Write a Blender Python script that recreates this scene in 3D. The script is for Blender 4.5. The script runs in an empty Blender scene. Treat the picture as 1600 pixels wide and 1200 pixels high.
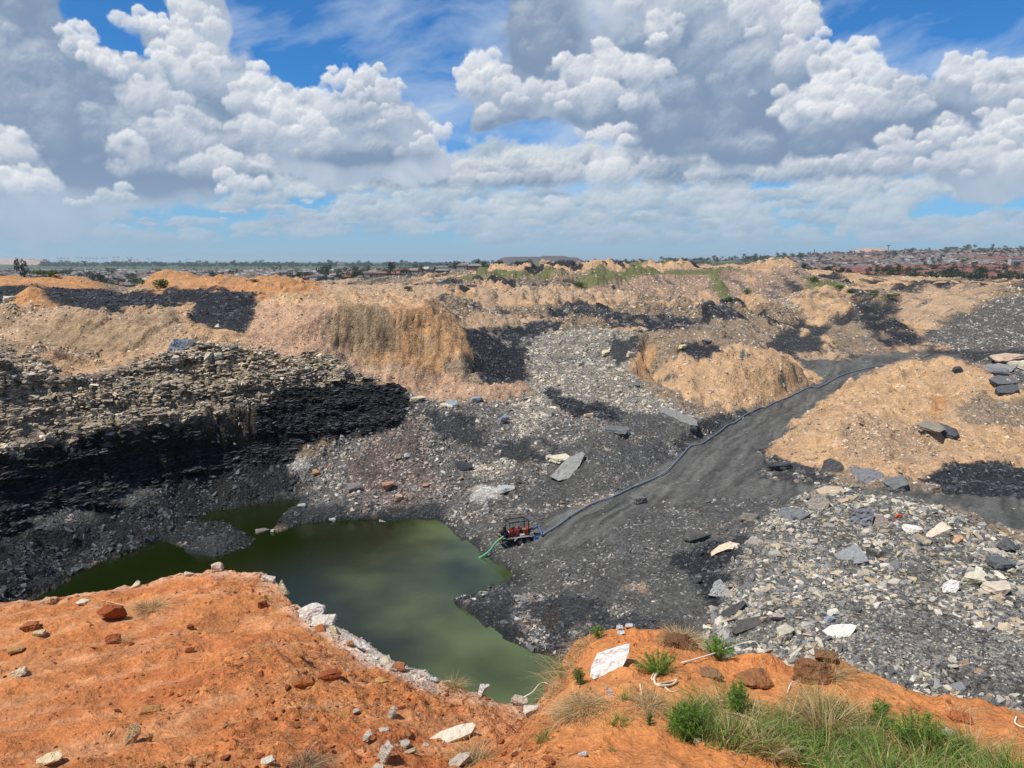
import bpy, math, random
import numpy as np
from mathutils import Vector, Matrix, geometry
R = math.radians
SC = bpy.context.scene
COL = SC.collection
rng = np.random.default_rng(7)
random.seed(7)

# ------------------------------------------------------------------ camera
EYE = 27.0                      # metres above the pond
HAZE = 0.000065
FPX, CX, CY = 1200.0, 800.0, 600.0
PITCH = math.atan((600 - 408) / FPX)
cam = bpy.data.cameras.new('camera')
cam.sensor_width = 36.0
cam.lens = 36.0 * FPX / 1600.0
cam.clip_start = 0.05
cam.clip_end = 60000
cam_ob = bpy.data.objects.new('camera', cam)
COL.objects.link(cam_ob)
cam_ob.location = (0, 0, EYE)
cam_ob.rotation_euler = (math.pi / 2 - PITCH, 0, 0)
SC.camera = cam_ob

# ------------------------------------------------------------------ sun
SUN_AZ, SUN_EL = -120.0, 60.0     # azimuth from the +Y axis, clockwise positive
sd = Vector((math.sin(R(SUN_AZ)) * math.cos(R(SUN_EL)), math.cos(R(SUN_AZ)) * math.cos(R(SUN_EL)), math.sin(R(SUN_EL))))
sun = bpy.data.lights.new('sun', 'SUN')
sun.energy = 5.0
sun.angle = R(0.55)
sun.color = (1.0, 0.95, 0.87)
sun_ob = bpy.data.objects.new('sun', sun)
COL.objects.link(sun_ob)
sun_ob.rotation_euler = (-sd).to_track_quat('-Z', 'Y').to_euler()
sun_ob.location = (0, 0, 100)

SC.view_settings.view_transform = 'Standard'
SC.view_settings.look = 'None'
SC.view_settings.gamma = 1.0
SC.view_settings.exposure = 0.15
SC.view_settings.use_curve_mapping = False
SC.render.engine = 'CYCLES'
SC.cycles.max_bounces = 5
SC.cycles.diffuse_bounces = 3
SC.cycles.volume_bounces = 1
SC.cycles.use_denoising = True


# ------------------------------------------------------------------ node expression helper
class S:
    """a float socket with arithmetic"""
    def __init__(self, nt, sock):
        self.nt, self.s = nt, sock

    def _m(self, op, *a, clamp=False):
        n = self.nt.nodes.new('ShaderNodeMath')
        n.operation = op
        n.use_clamp = clamp
        for k, v in enumerate((self,) + a):
            if isinstance(v, S):
                self.nt.links.new(v.s, n.inputs[k])
            else:
                n.inputs[k].default_value = float(v)
        return S(self.nt, n.outputs[0])

    def __add__(self, o): return self._m('ADD', o)
    __radd__ = __add__
    def __sub__(self, o): return self._m('SUBTRACT', o)
    def __rsub__(self, o): return (self * -1.0) + o
    def __mul__(self, o): return self._m('MULTIPLY', o)
    __rmul__ = __mul__
    def __truediv__(self, o): return self._m('DIVIDE', o)
    def max(self, o): return self._m('MAXIMUM', o)
    def min(self, o): return self._m('MINIMUM', o)
    def smax(self, o, k): return self._m('SMOOTH_MAX', o, k)
    def sqrt(self): return self._m('SQRT')
    def abs(self): return self._m('ABSOLUTE')
    def pow(self, o): return self._m('POWER', o)
    def clamp(self): return self._m('ADD', 0.0, clamp=True)

    def step(self, a, b, lo=0.0, hi=1.0):
        n = self.nt.nodes.new('ShaderNodeMapRange')
        n.interpolation_type = 'SMOOTHSTEP'
        self.nt.links.new(self.s, n.inputs[0])
        for k, v in enumerate((a, b, lo, hi)):
            n.inputs[k + 1].default_value = v
        return S(self.nt, n.outputs[0])

    def lin(self, a, b, lo=0.0, hi=1.0):
        n = self.nt.nodes.new('ShaderNodeMapRange')
        self.nt.links.new(self.s, n.inputs[0])
        for k, v in enumerate((a, b, lo, hi)):
            n.inputs[k + 1].default_value = v
        return S(self.nt, n.outputs[0])


def node(nt, typ, **kw):
    n = nt.nodes.new(typ)
    for k, v in kw.items():
        setattr(n, k, v)
    return n


def setin(nt, n, **kw):
    for k, v in kw.items():
        i = n.inputs[k.replace('_', ' ')] if k.replace('_', ' ') in n.inputs else n.inputs[k]
        if isinstance(v, S):
            nt.links.new(v.s, i)
        elif isinstance(v, bpy.types.NodeSocket):
            nt.links.new(v, i)
        else:
            i.default_value = v


def noise(nt, vec, scale, detail=4, rough=0.55, lac=2.0, dist=0.0, out=0):
    n = node(nt, 'ShaderNodeTexNoise')
    nt.links.new(vec, n.inputs['Vector'])
    setin(nt, n, Scale=scale, Detail=detail, Roughness=rough, Lacunarity=lac, Distortion=dist)
    return S(nt, n.outputs[0]) if out == 0 else n.outputs[1]


def voronoi(nt, vec, scale, detail=0, rough=0.5, feature='F1', out='Distance', smooth=0.3):
    n = node(nt, 'ShaderNodeTexVoronoi', feature=feature)
    nt.links.new(vec, n.inputs['Vector'])
    setin(nt, n, Scale=scale, Detail=detail, Roughness=rough)
    if feature == 'SMOOTH_F1':
        setin(nt, n, Smoothness=smooth)
    return S(nt, n.outputs[out]) if out != 'Color' else n.outputs[out]


def mixc(nt, f, a, b, mode='MIX'):
    n = node(nt, 'ShaderNodeMix', data_type='RGBA', blend_type=mode, clamp_result=False)
    for i, v in ((0, f), (6, a), (7, b)):
        if isinstance(v, S):
            nt.links.new(v.s, n.inputs[i])
        elif isinstance(v, bpy.types.NodeSocket):
            nt.links.new(v, n.inputs[i])
        elif i == 0:
            n.inputs[0].default_value = v
        else:
            n.inputs[i].default_value = (v[0], v[1], v[2], 1)
    return n.outputs[2]


def vmath(nt, op, a, b=None, s=None):
    n = node(nt, 'ShaderNodeVectorMath', operation=op)
    for i, v in ((0, a), (1, b)):
        if v is None:
            continue
        if isinstance(v, bpy.types.NodeSocket):
            nt.links.new(v, n.inputs[i])
        else:
            n.inputs[i].default_value = v
    if s is not None:
        n.inputs['Scale'].default_value = s
    return n.outputs[0]


def pix_dir(u, v):
    a, b = (u - CX) / FPX, (v - CY) / FPX
    c, s = math.cos(PITCH), math.sin(PITCH)
    return Vector((a, c - b * s, -s - b * c))


def azel(u, v):
    d = pix_dir(u, v).normalized()
    return math.atan2(d.x, d.y), math.asin(d.z)


# ------------------------------------------------------------------ numpy noise
_perm = np.random.default_rng(11).permutation(4096)
_ga = np.random.default_rng(12).uniform(0, 2 * math.pi, 4096)
_gx, _gy = np.cos(_ga).astype(np.float32), np.sin(_ga).astype(np.float32)
_vr = np.random.default_rng(13).uniform(0, 1, 4096).astype(np.float32)


def _h(ix, iy, seed):
    return _perm[(_perm[(ix + seed * 71) & 4095] + iy) & 4095]


def gn(x, y, seed=0):
    """gradient noise, about -0.7..0.7"""
    x0 = np.floor(x); y0 = np.floor(y)
    fx = (x - x0).astype(np.float32); fy = (y - y0).astype(np.float32)
    ix = x0.astype(np.int32); iy = y0.astype(np.int32)
    u = fx * fx * fx * (fx * (fx * 6 - 15) + 10)
    v = fy * fy * fy * (fy * (fy * 6 - 15) + 10)

    def g(i, j, a, b):
        h = _h(ix + i, iy + j, seed)
        return _gx[h] * a + _gy[h] * b
    n00, n10 = g(0, 0, fx, fy), g(1, 0, fx - 1, fy)
    n01, n11 = g(0, 1, fx, fy - 1), g(1, 1, fx - 1, fy - 1)
    a = n00 + u * (n10 - n00)
    b = n01 + u * (n11 - n01)
    return a + v * (b - a)


def fbm(x, y, oct=5, rough=0.5, seed=0, kind='fbm'):
    s = 0.0; a = 1.0; t = 0.0; f = 1.0
    for o in range(oct):
        n = gn(x * f + o * 17.3, y * f - o * 9.7, seed + o)
        if kind == 'billow':
            n = np.abs(n) * 2 - 0.5
        elif kind == 'ridge':
            n = 0.5 - np.abs(n) * 2
        s = s + n * a
        t += a
        a *= rough
        f *= 2.03
    return s / t


def cells(x, y, seed=0):
    """cell noise: nearest distance, second distance, random value of the cell"""
    x0 = np.floor(x).astype(np.int32); y0 = np.floor(y).astype(np.int32)
    d1 = np.full(x.shape, 9.0, np.float32); d2 = d1.copy(); val = np.zeros(x.shape, np.float32)
    for i in (-1, 0, 1):
        for j in (-1, 0, 1):
            h = _h(x0 + i, y0 + j, seed)
            px = x0 + i + _vr[h]; py = y0 + j + _vr[(h + 1234) & 4095]
            d = np.hypot(x - px, y - py).astype(np.float32)
            near = d < d1
            d2 = np.where(near, d1, np.minimum(d2, d))
            val = np.where(near, _vr[(h + 777) & 4095], val)
            d1 = np.where(near, d, d1)
    return d1, d2, val


def sstep(x, a, b):
    t = np.clip((x - a) / (b - a), 0, 1)
    return t * t * (3 - 2 * t)


# ------------------------------------------------------------------ clouds (worked out on a grid of azimuth and elevation)
def smax(a, b, k):
    h = np.clip(0.5 + 0.5 * (a - b) / k, 0, 1)
    return b + (a - b) * h + k * h * (1 - h)


def over(rgb, A, col, al):
    """paint col with cover al over what is there; in place"""
    al = al[..., None]
    nA = al[..., 0] + A * (1 - al[..., 0])
    rgb[...] = (col * al + rgb * A[..., None] * (1 - al)) / np.maximum(nA, 1e-4)[..., None]
    A[...] = nA


def lerp3(c0, c1, t):
    return np.array(c0, np.float32) * (1 - t[..., None]) + np.array(c1, np.float32) * t[..., None]


# big billows of the near clouds: x, y, radius, flattening, brightness
LOBES = [(-30, 150, 110, 1, .2), (60, 100, 70, .8, .45), (125, 75, 36, .9, .95), (160, 98, 34, .9, 1), (190, 112, 30, .9, .95), (215, 42, 34, .7, .9), (238, 38, 24, .8, 1),
         (300, 20, 32, 1, .85), (335, 45, 26, 1, .8), (285, 75, 40, 1, .85), (255, 95, 24, 1, 1), (340, 95, 38, 1, .5), (310, 120, 50, .9, .8), (350, 150, 50, .9, .3),
         (400, 135, 38, .9, .95), (445, 160, 42, .9, .9), (380, 165, 38, .9, .7), (490, 195, 36, .9, .9), (540, 130, 34, .9, 1), (575, 125, 32, .9, .9), (605, 150, 34, .9, .85),
         (550, 175, 40, .8, .65), (620, 185, 34, .8, .7), (500, 235, 48, .7, .6), (590, 230, 48, .7, .5), (230, 165, 60, .9, .7), (190, 200, 55, .8, .45), (260, 220, 70, .7, .7),
         (330, 235, 60, .7, .6), (410, 215, 60, .7, .65), (230, 260, 50, .6, .55), (320, 265, 60, .5, .7), (20, 240, 50, .9, .9), (50, 290, 50, .7, .95), (10, 285, 45, .7, .85), (90, 200, 60, .8, .2),
         (110, 150, 60, .8, .25), (20, 190, 70, .7, .2), (690, 210, 24, .9, .9), (665, 225, 24, .8, .75), (375, 290, 42, .6, .95), (130, 322, 24, .45, .7), (190, 310, 30, .6, .7),
         (750, 115, 44, 1, .9), (735, 140, 34, .9, .85), (790, 140, 44, .8, .8), (830, 150, 44, .8, .75), (845, 30, 60, 1.3, .3), (860, 70, 40, 1, .35), (905, 120, 46, .9, .95), (950, 110, 50, .9, .95),
         (1005, 120, 44, .9, .85), (940, 150, 60, .6, .8), (1040, 150, 50, .7, .5), (1000, 60, 36, 1, .45), (1035, 55, 40, 1, .75), (1070, 20, 50, 1, .6), (1025, 62, 18, .8, 1), (1120, 60, 60, 1, .5),
         (1170, 30, 50, 1, .7), (1225, 20, 46, 1, .95), (1255, 45, 40, 1, .95), (1190, 90, 54, .9, .6), (1240, 100, 46, .9, .8), (1310, 100, 42, 1, 1), (1350, 110, 42, 1, 1), (1300, 140, 50, .8, .95),
         (1380, 130, 34, 1, .9), (1415, 150, 30, 1, .7), (1350, 170, 54, .8, .75), (1270, 185, 60, .7, .95), (1240, 165, 40, .8, .85), (1150, 160, 60, .8, .25), (1100, 110, 70, .9, .3), (1080, 190, 60, .6, .2),
         (1400, 180, 44, .8, .55), (1490, 125, 40, .8, .9), (1530, 115, 36, .8, .95), (1545, 130, 30, .8, .8), (1460, 150, 34, .8, .6), (1600, 120, 44, .8, .95), (1580, 150, 50, .7, .7),
         (1485, 220, 40, .9, .8), (1470, 215, 26, .9, .95), (1560, 195, 34, .9, .9), (1595, 210, 40, 1, .9), (1530, 255, 46, .8, .85), (1480, 260, 40, .8, .7), (1600, 260, 50, .8, .8), (1410, 240, 50, .6, .75),
         (1350, 250, 44, .55, .7), (950, 215, 36, .8, .9), (985, 225, 30, .9, .5), (1640, 200, 60, 1, .9), (1700, 140, 70, .9, .9)]


def cloud_grid(az, el, step, seed):
    fold = np.abs(az)
    a = np.where(fold > math.pi / 2, np.sign(az) * (math.pi - fold), az)
    back = sstep(fold, 0.70, 1.0)
    outm = np.maximum(back, sstep(el, 0.5, 0.62))
    wx = a + fbm(a * 9, el * 9, 4, .55, 5) * 0.035
    wy = el + fbm(a * 9 + 31, el * 9, 4, .55, 8) * 0.028

    def blobs(lst, k=0.12):
        out = None
        for (u, v, ru, rv, *amp) in lst:
            a0, e0 = azel(u, v)
            g = 1 - np.sqrt(((wx - a0) / (ru / FPX)) ** 2 + ((wy - e0) / (rv / FPX)) ** 2)
            if amp:
                g = g - (1 - amp[0])
            out = g if out is None else smax(out, g, k)
        return np.maximum(out, -1.5)

    c1 = blobs([(-120, 60, 260, 190), (20, 180, 190, 170), (135, 120, 85, 70), (218, 46, 52, 32, .9), (312, 50, 56, 95),
                (330, 170, 95, 90), (430, 170, 85, 62), (510, 215, 100, 80), (578, 158, 76, 58), (620, 230, 100, 60),
                (220, 220, 170, 100), (60, 270, 170, 50), (770, 148, 80, 60), (850, 50, 80, 95, .95),
                (960, 120, 150, 90), (1090, 30, 160, 130), (1140, 160, 210, 100), (1290, 120, 120, 90), (1375, 150, 75, 65),
                (1490, 135, 85, 42), (1610, 135, 75, 50), (1560, 230, 110, 70), (1320, 210, 120, 36), (1240, 20, 70, 60),
                (1900, 0, 260, 200), (2250, 150, 260, 160), (-500, 100, 250, 200),
                (600, -480, 320, 200), (1300, -560, 300, 180), (100, -500, 200, 120)], 0.10)
    gap = blobs([(180, 28, 60, 36), (480, 40, 120, 90), (620, 30, 150, 90), (1400, 30, 120, 64), (700, 150, 36, 60), (810, 228, 120, 30), (1500, 60, 140, 46)], .1)
    wide = fbm(a * 3, el * 3, 4, .5, 90) * 2.2 - 0.05
    fine = fbm(wx * 14, wy * 15, 7, .58, 60, 'billow')
    soft = fbm(wx * 7, wy * 8, 5, .5, 77)
    c1 = c1 * (1 - outm) + (wide - 0.1) * outm
    D1 = c1 * 0.95 + fine * 0.34 + soft * 0.25 + 0.02 - np.clip(gap + 0.35, 0, 1) * 0.8 * (1 - outm)
    dark = blobs([(20, 60, 170, 120), (90, 190, 130, 80), (190, 280, 150, 34), (60, 180, 150, 90), (1120, 195, 170, 60), (1250, 235, 180, 24),
                  (1070, 100, 130, 80), (1000, 185, 150, 24, .8), (840, 50, 60, 90), (1340, 215, 120, 26), (560, 245, 130, 22, .7), (780, 190, 70, 14, .7),
                  (340, 200, 60, 70, .8), (1030, 280, 45, 75, .9), (1450, 190, 80, 36, .7)], 0.15)
    dk = sstep(dark * (1 - outm) + soft * .5 + wide * outm * .5, -0.35, 0.85)
    veil = blobs([(800, 110, 260, 190), (1000, 250, 500, 160), (640, 110, 120, 50, .6), (330, 20, 160, 60, .5), (1500, 90, 160, 50, .5), (930, 60, 120, 120)], .2)
    ci = fbm(wx * 4 + wy * 3, wy * 16 - wx * 5, 6, .6, 33)
    A = (np.clip(veil * 0.8 + ci * 1.4 + 0.02, 0, 0.75) * (1 - outm) + np.clip(ci * 1.3, 0, .4) * outm).astype(np.float32)
    rgb = np.empty(az.shape + (3,), np.float32)
    rgb[...] = (.56, .66, .80)

    grow = np.random.default_rng(seed)
    bill = [fbm(a * f, el * f, 6, .58, 300 + k, 'billow') for k, f in enumerate((26, 52, 105))]
    sh2 = []
    for k in range(3):
        b = fbm(a * (26, 52, 105)[k], el * (26, 52, 105)[k], (4, 4, 3)[k], .46, 300 + k, 'billow')
        gy, gx = np.gradient(b)
        px = 1.0 / step
        f = (26, 52, 105)[k]
        sh2.append(np.tanh((gx * 0.55 - gy * 0.83) * px / f * 0.9))
    az0, el0 = az[0, 0], el[0, 0]
    H, W = az.shape
    st_e = el[1, 0] - el[0, 0]

    def lobe(a0, e0, r, fl, br, haze, lowc, topc, soften=1.0):
        r_ = r * 1.5
        i0, i1 = int((a0 - r_ - az0) / step), int((a0 + r_ - az0) / step) + 2
        j0, j1 = int((e0 - r_ * fl - el0) / st_e), int((e0 + r_ * fl - el0) / st_e) + 2
        i0, i1, j0, j1 = max(i0, 0), min(i1, W), max(j0, 0), min(j1, H)
        if i1 - i0 < 2 or j1 - j0 < 2:
            return
        sl = (slice(j0, j1), slice(i0, i1))
        k = 0 if r > 0.028 else (1 if r > 0.012 else 2)
        x = (az[sl] - a0) / r
        y = (el[sl] - e0) / (r * fl)
        d = np.sqrt(x * x + y * y) - bill[k][sl] * 0.50 - bill[min(k + 1, 2)][sl] * .22 + 0.05
        al = sstep(1 - d, -0.02, 0.24 * soften) * sstep(y + bill[k][sl] * .5, -0.85, 0.15)
        s = 0.30 + 0.42 * y - 0.14 * x + 0.085 * sh2[k][sl] + 0.20 * soft[sl] - 0.10 * np.clip(1 - d, 0, 1)
        edge = sstep(1 - d, 0.32, 0.0) * np.clip(y + .4, 0, 1) * 0.30
        s = np.clip(s + edge + (br - 0.60) * 0.75, 0, 1)
        col = lerp3(lowc, topc, s)
        v = rgb[sl]; va = A[sl]
        over(v, va, col, al * haze)

    # far, low and flat
    n3 = int(1500 * (W * step) / 1.6)
    lst = [(grow.uniform(az0, az0 + W * step), (grow.uniform(0.0, 1) ** 1.25) * .105 + .022) for _ in range(n3)]
    lst.sort(key=lambda q: -q[1])
    for (p, e) in lst:
        q = e / 0.12
        if gn(np.array([p * 7.0]), np.array([e * 26.0]), 9)[0] < -0.22:
            continue
        lobe(p, e, grow.uniform(.012, .034) * (0.5 + 0.9 * q) * grow.choice([.6, 1, 1.7]), grow.uniform(.25, .6), grow.uniform(.30, .95), 0.7 + .25 * q, (.27, .39, .53), (.86, .88, .88), 1.6)
    n2 = int(900 * (W * step) / 1.6)
    lst = [(grow.uniform(az0, az0 + W * step), 0.10 + abs(grow.normal(0, 0.055))) for _ in range(n2)]
    lst.sort(key=lambda q: -q[1])
    for (p, e) in lst:
        if e > 0.25:
            continue
        i, j = int((p - az0) / step), int((e - el0) / st_e)
        if not (0 <= i < W and 0 <= j < H) or gap[j, i] > -0.35 and outm[j, i] < .5:
            continue
        lobe(p, e, grow.uniform(.018, .05) * (.6 + e * 3), grow.uniform(.45, .8), grow.uniform(.35, .9), 0.9, (.22, .31, .45), (.88, .90, .91), 1.3)
    # the body of the near clouds
    t = np.clip(0.60 + soft * 1.2 + fine * 0.45 - dk * 0.95, 0, 1)
    over(rgb, A, lerp3((.22, .31, .46), (.60, .67, .77), t), sstep(D1, -0.02, 0.13))
    # its billows
    near = []
    for (u, v, r, fl, br) in LOBES:
        a0, e0 = azel(u, v)
        near.append((a0, e0, r * .86 / FPX, fl, br))
        for _q in range(3):
            t_ = grow.uniform(-.6, 3.7)
            near.append((a0 + math.cos(t_) * r * .72 / FPX, e0 + math.sin(t_) * r * fl * .72 / FPX, r * grow.uniform(.28, .5) / FPX, .85, br))
    for _ in range(int(900 * (W * step) / 1.6)):
        p, e = grow.uniform(az0, az0 + W * step), grow.uniform(.12, min(el[-1, 0], 1.2))
        i, j = int((p - az0) / step), int((e - el0) / st_e)
        if 0 <= i < W and 0 <= j < H and D1[j, i] > 0.10:
            near.append((p, e, grow.uniform(.008, .036) * (1 + outm[j, i] * 2), grow.uniform(.6, .95),
                         float(np.clip(grow.uniform(.35, .9) - dk[j, i] * .55, .1, 1))))
    near.sort(key=lambda q: -q[1] + (0.03 if q[2] < .02 else 0))
    for (p, e, r, fl, br) in near:
        lobe(p, e, r, fl, br, 0.92 if br > .4 else .6, (.27, .36, .50), (.97, .975, .98), 1.1 if br > .6 else 3.0)
    return rgb, A


def cloud_maps():
    W1, H1 = 1840, 660                         # azimuth -46..46 degrees, elevation 0..33
    az, el = np.meshgrid(np.linspace(R(-46), R(46), W1), np.linspace(0, R(33), H1))
    m1 = cloud_grid(az, el, R(92) / W1, 4)
    W2, H2 = 1024, 256
    az2, el2 = np.meshgrid(np.linspace(-math.pi, math.pi, W2), np.linspace(0, math.pi / 2, H2))
    m2 = cloud_grid(az2, el2, 2 * math.pi / W2, 5)
    return m1, m2


def make_image(name, rgb, A):
    h, w = A.shape
    img = bpy.data.images.new(name, w, h, alpha=True, float_buffer=True)
    img.colorspace_settings.name = 'Non-Color'
    buf = np.empty((h, w, 4), np.float32)
    buf[..., :3] = rgb
    buf[..., 3] = A
    img.alpha_mode = 'CHANNEL_PACKED'
    img.pixels.foreach_set(buf.ravel())
    img.update()
    img.pack()
    return img


def build_sky():
    w = bpy.data.worlds.new('World')
    SC.world = w
    w.use_nodes = True
    nt = w.node_tree
    nt.nodes.clear()
    sky = node(nt, 'ShaderNodeTexSky', sky_type='NISHITA', sun_disc=False)
    sky.sun_elevation = R(SUN_EL)
    sky.sun_rotation = R(SUN_AZ)
    sky.altitude = 1500
    sky.air_density = 1.0
    sky.dust_density = 0.4
    sky.ozone_density = 3.0
    tc = node(nt, 'ShaderNodeTexCoord')
    d = vmath(nt, 'NORMALIZE', tc.outputs['Generated'])
    sep = node(nt, 'ShaderNodeSeparateXYZ')
    nt.links.new(d, sep.inputs[0])
    x, y, z = (S(nt, sep.outputs[i]) for i in range(3))
    az = x._m('ARCTAN2', y)
    el = z._m('ARCSINE')
    (c1, a1), (c2, a2) = cloud_maps()

    def tex(img, u, v):
        cb = node(nt, 'ShaderNodeCombineXYZ')
        setin(nt, cb, X=u, Y=v)
        t = node(nt, 'ShaderNodeTexImage', interpolation='Cubic', extension='EXTEND')
        t.image = img
        nt.links.new(cb.outputs[0], t.inputs[0])
        return t.outputs[0], S(nt, t.outputs[1])
    f_rgb, f_a = tex(make_image('clouds_ahead', c1, a1), az.lin(-R(46), R(46)), el.lin(0, R(33)))
    b_rgb, b_a = tex(make_image('clouds_all_round', c2, a2), az.lin(-math.pi, math.pi), el.lin(0, math.pi / 2))
    sel = az.abs().step(R(43), R(45.5)).max(el.step(R(30), R(32.5)))
    crgb = mixc(nt, sel, f_rgb, b_rgb)
    ca = (f_a * (1.0 - sel) + b_a * sel) * z.step(-0.01, 0.0)
    K = 9.0
    blue = mixc(nt, 1.0, sky.outputs[0], SKY_TINT, 'MULTIPLY')
    crgb10 = mixc(nt, 1.0, crgb, (K, K, K), 'MULTIPLY')
    c = mixc(nt, ca, blue, crgb10)
    hf = (1.0 - el.step(-0.01, 0.12)) * 0.86
    c = mixc(nt, hf, c, (0.34 * K, 0.48 * K, 0.63 * K))
    bg = node(nt, 'ShaderNodeBackground')
    nt.links.new(c, bg.inputs[0])
    bg.inputs[1].default_value = 0.1
    out = node(nt, 'ShaderNodeOutputWorld')
    nt.links.new(bg.outputs[0], out.inputs[0])
    w.cycles.sampling_method = 'MANUAL'
    w.cycles.sample_map_resolution = 1024


SKY_TINT = (0.26, 0.75, 1.15)
build_sky()

# ------------------------------------------------------------------ from pixels to places
def P(u, v, z):
    """where the sight line through a pixel meets the height z"""
    d = pix_dir(u, v)
    t = (z - EYE) / d.z
    return (d.x * t, d.y * t, z)


def Q(u, v, y):
    """the point of that sight line at the distance y"""
    d = pix_dir(u, v)
    t = y / d.y
    return (d.x * t, y, EYE + d.z * t)


def project(X, Y, Z):
    c, s = math.cos(PITCH), math.sin(PITCH)
    dz = Z - EYE
    dep = np.maximum(Y * c - dz * s, 1e-3)
    up = Y * s + dz * c
    return CX + FPX * X / dep, CY - FPX * up / dep, dep


def inpoly(u, v, poly):
    p = np.array(poly, float)
    m = (u >= p[:, 0].min()) & (u <= p[:, 0].max()) & (v >= p[:, 1].min()) & (v <= p[:, 1].max())
    res = np.zeros(u.shape, bool)
    if not m.any():
        return res
    a, b = u[m], v[m]
    r = np.zeros(a.shape, bool)
    n = len(p)
    for i in range(n):
        x1, y1 = p[i]
        x2, y2 = p[(i + 1) % n]
        if y1 == y2:
            continue
        c = ((y1 > b) != (y2 > b)) & (a < (x2 - x1) * (b - y1) / (y2 - y1) + x1)
        r ^= c
    res[m] = r
    return res


def tin(lines, xs, ys):
    """heights on the grid xs x ys from break lines (lists of 3-D points)"""
    pts, zs, edges = [], [], []
    for ln in lines:
        k0 = len(pts)
        for i, p in enumerate(ln):
            pts.append(Vector((p[0], p[1])))
            zs.append(p[2])
            if i:
                edges.append((k0 + i - 1, k0 + i))
    vo, eo, fo, ov, oe, of = geometry.delaunay_2d_cdt(pts, edges, [], 0, 0.02)
    V = np.array([(v.x, v.y) for v in vo])
    Z = np.zeros(len(vo))
    src = np.array([(p.x, p.y) for p in pts])
    zs = np.array(zs)
    for i, o in enumerate(ov):
        if o:
            Z[i] = np.mean([zs[k] for k in o])
        else:
            dd = np.hypot(*(src - V[i]).T)
            k = np.argsort(dd)[:3]
            wgt = 1 / (dd[k] + 1e-3)
            Z[i] = (zs[k] * wgt).sum() / wgt.sum()
    out = np.zeros((len(ys), len(xs)))
    for f in fo:
        for k in range(1, len(f) - 1):
            t = [f[0], f[k], f[k + 1]]
            (x0, y0), (x1, y1), (x2, y2) = V[t]
            i0, i1 = np.searchsorted(xs, (min(x0, x1, x2), max(x0, x1, x2)))
            j0, j1 = np.searchsorted(ys, (min(y0, y1, y2), max(y0, y1, y2)))
            if i1 <= i0 or j1 <= j0:
                continue
            i1, j1 = min(i1 + 1, len(xs)), min(j1 + 1, len(ys))
            det = (y1 - y2) * (x0 - x2) + (x2 - x1) * (y0 - y2)
            if abs(det) < 1e-9:
                continue
            gx, gy = xs[None, i0:i1], ys[j0:j1, None]
            a = ((y1 - y2) * (gx - x2) + (x2 - x1) * (gy - y2)) / det
            b = ((y2 - y0) * (gx - x2) + (x0 - x2) * (gy - y2)) / det
            c = 1 - a - b
            m = (a >= -1e-6) & (b >= -1e-6) & (c >= -1e-6)
            zz = a * Z[t[0]] + b * Z[t[1]] + c * Z[t[2]]
            sub = out[j0:j1, i0:i1]
            sub[m] = zz[m]
    return out


def blur(a, n=1):
    for _ in range(n):
        a = (a + np.roll(a, 1, 0) + np.roll(a, -1, 0)) / 3 if a.shape[0] > 3 else a
        a = (a + np.roll(a, 1, 1) + np.roll(a, -1, 1)) / 3
    return a


def grid_mesh(name, X, Y, Z, keep=None):
    ny, nx = X.shape
    me = bpy.data.meshes.new(name)
    co = np.stack([X, Y, Z], -1).reshape(-1, 3).astype(np.float32)
    idx = np.arange(nx * ny).reshape(ny, nx)
    q = np.stack([idx[:-1, :-1], idx[:-1, 1:], idx[1:, 1:], idx[1:, :-1]], -1).reshape(-1, 4)
    if keep is not None:
        q = q[keep.ravel()]
    me.vertices.add(len(co))
    me.vertices.foreach_set('co', co.ravel())
    me.loops.add(q.size)
    me.loops.foreach_set('vertex_index', q.ravel().astype(np.int32))
    me.polygons.add(len(q))
    me.polygons.foreach_set('loop_start', (np.arange(len(q)) * 4).astype(np.int32))
    me.polygons.foreach_set('use_smooth', np.ones(len(q), bool))
    me.update()
    me.validate()
    return me


def vcol(me, name, col):
    a = me.color_attributes.new(name, 'FLOAT_COLOR', 'POINT')
    c = np.ones((len(me.vertices), 4), np.float32)
    c[:, :col.shape[-1]] = col.reshape(-1, col.shape[-1])
    a.data.foreach_set('color', c.ravel())


def link(name, me, mat=None, parent=None):
    o = bpy.data.objects.new(name, me)
    COL.objects.link(o)
    if mat is not None and me is not None and not me.materials:
        me.materials.append(mat)
    if parent is not None:
        o.parent = parent
    return o


def spacing(a, b, s0, ratio, cap=None):
    r = [a]
    s = s0
    while r[-1] < b:
        s = max(s0, abs(r[-1]) * ratio)
        if cap:
            s = min(s, cap)
        r.append(r[-1] + s)
    return r


# ------------------------------------------------------------------ shape of the land: break lines
SHORE = [P(*q) for q in [(60, 930, 0), (110, 902, 0), (180, 870, 0), (240, 846, 0), (262, 832, 0), (330, 800, 0), (400, 787, 0), (466, 779, 0), (484, 790, 0), (440, 812, 0),
                         (410, 836, 0), (440, 833, 0), (480, 816, 0), (560, 811, 0), (620, 814, 0), (680, 811, 0), (722, 842, 0), (757, 868, 0), (785, 884, 0), (802, 900, 0), (768, 917, 0),
                         (705, 940, 0), (738, 955, 0), (790, 1002, 0), (830, 1022, 0), (872, 1030, 0), (900, 1062, 0)]] + [(6, 36, 0), (-10, 34, 0), (-28, 38, 0), (-42, 48, 0)]
SHORE.append(SHORE[0])
ISLE = [P(*q, 0) for q in [(256, 848), (290, 862), (340, 867), (385, 856), (397, 838), (352, 812), (300, 815), (268, 830), (256, 848)]]
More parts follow.
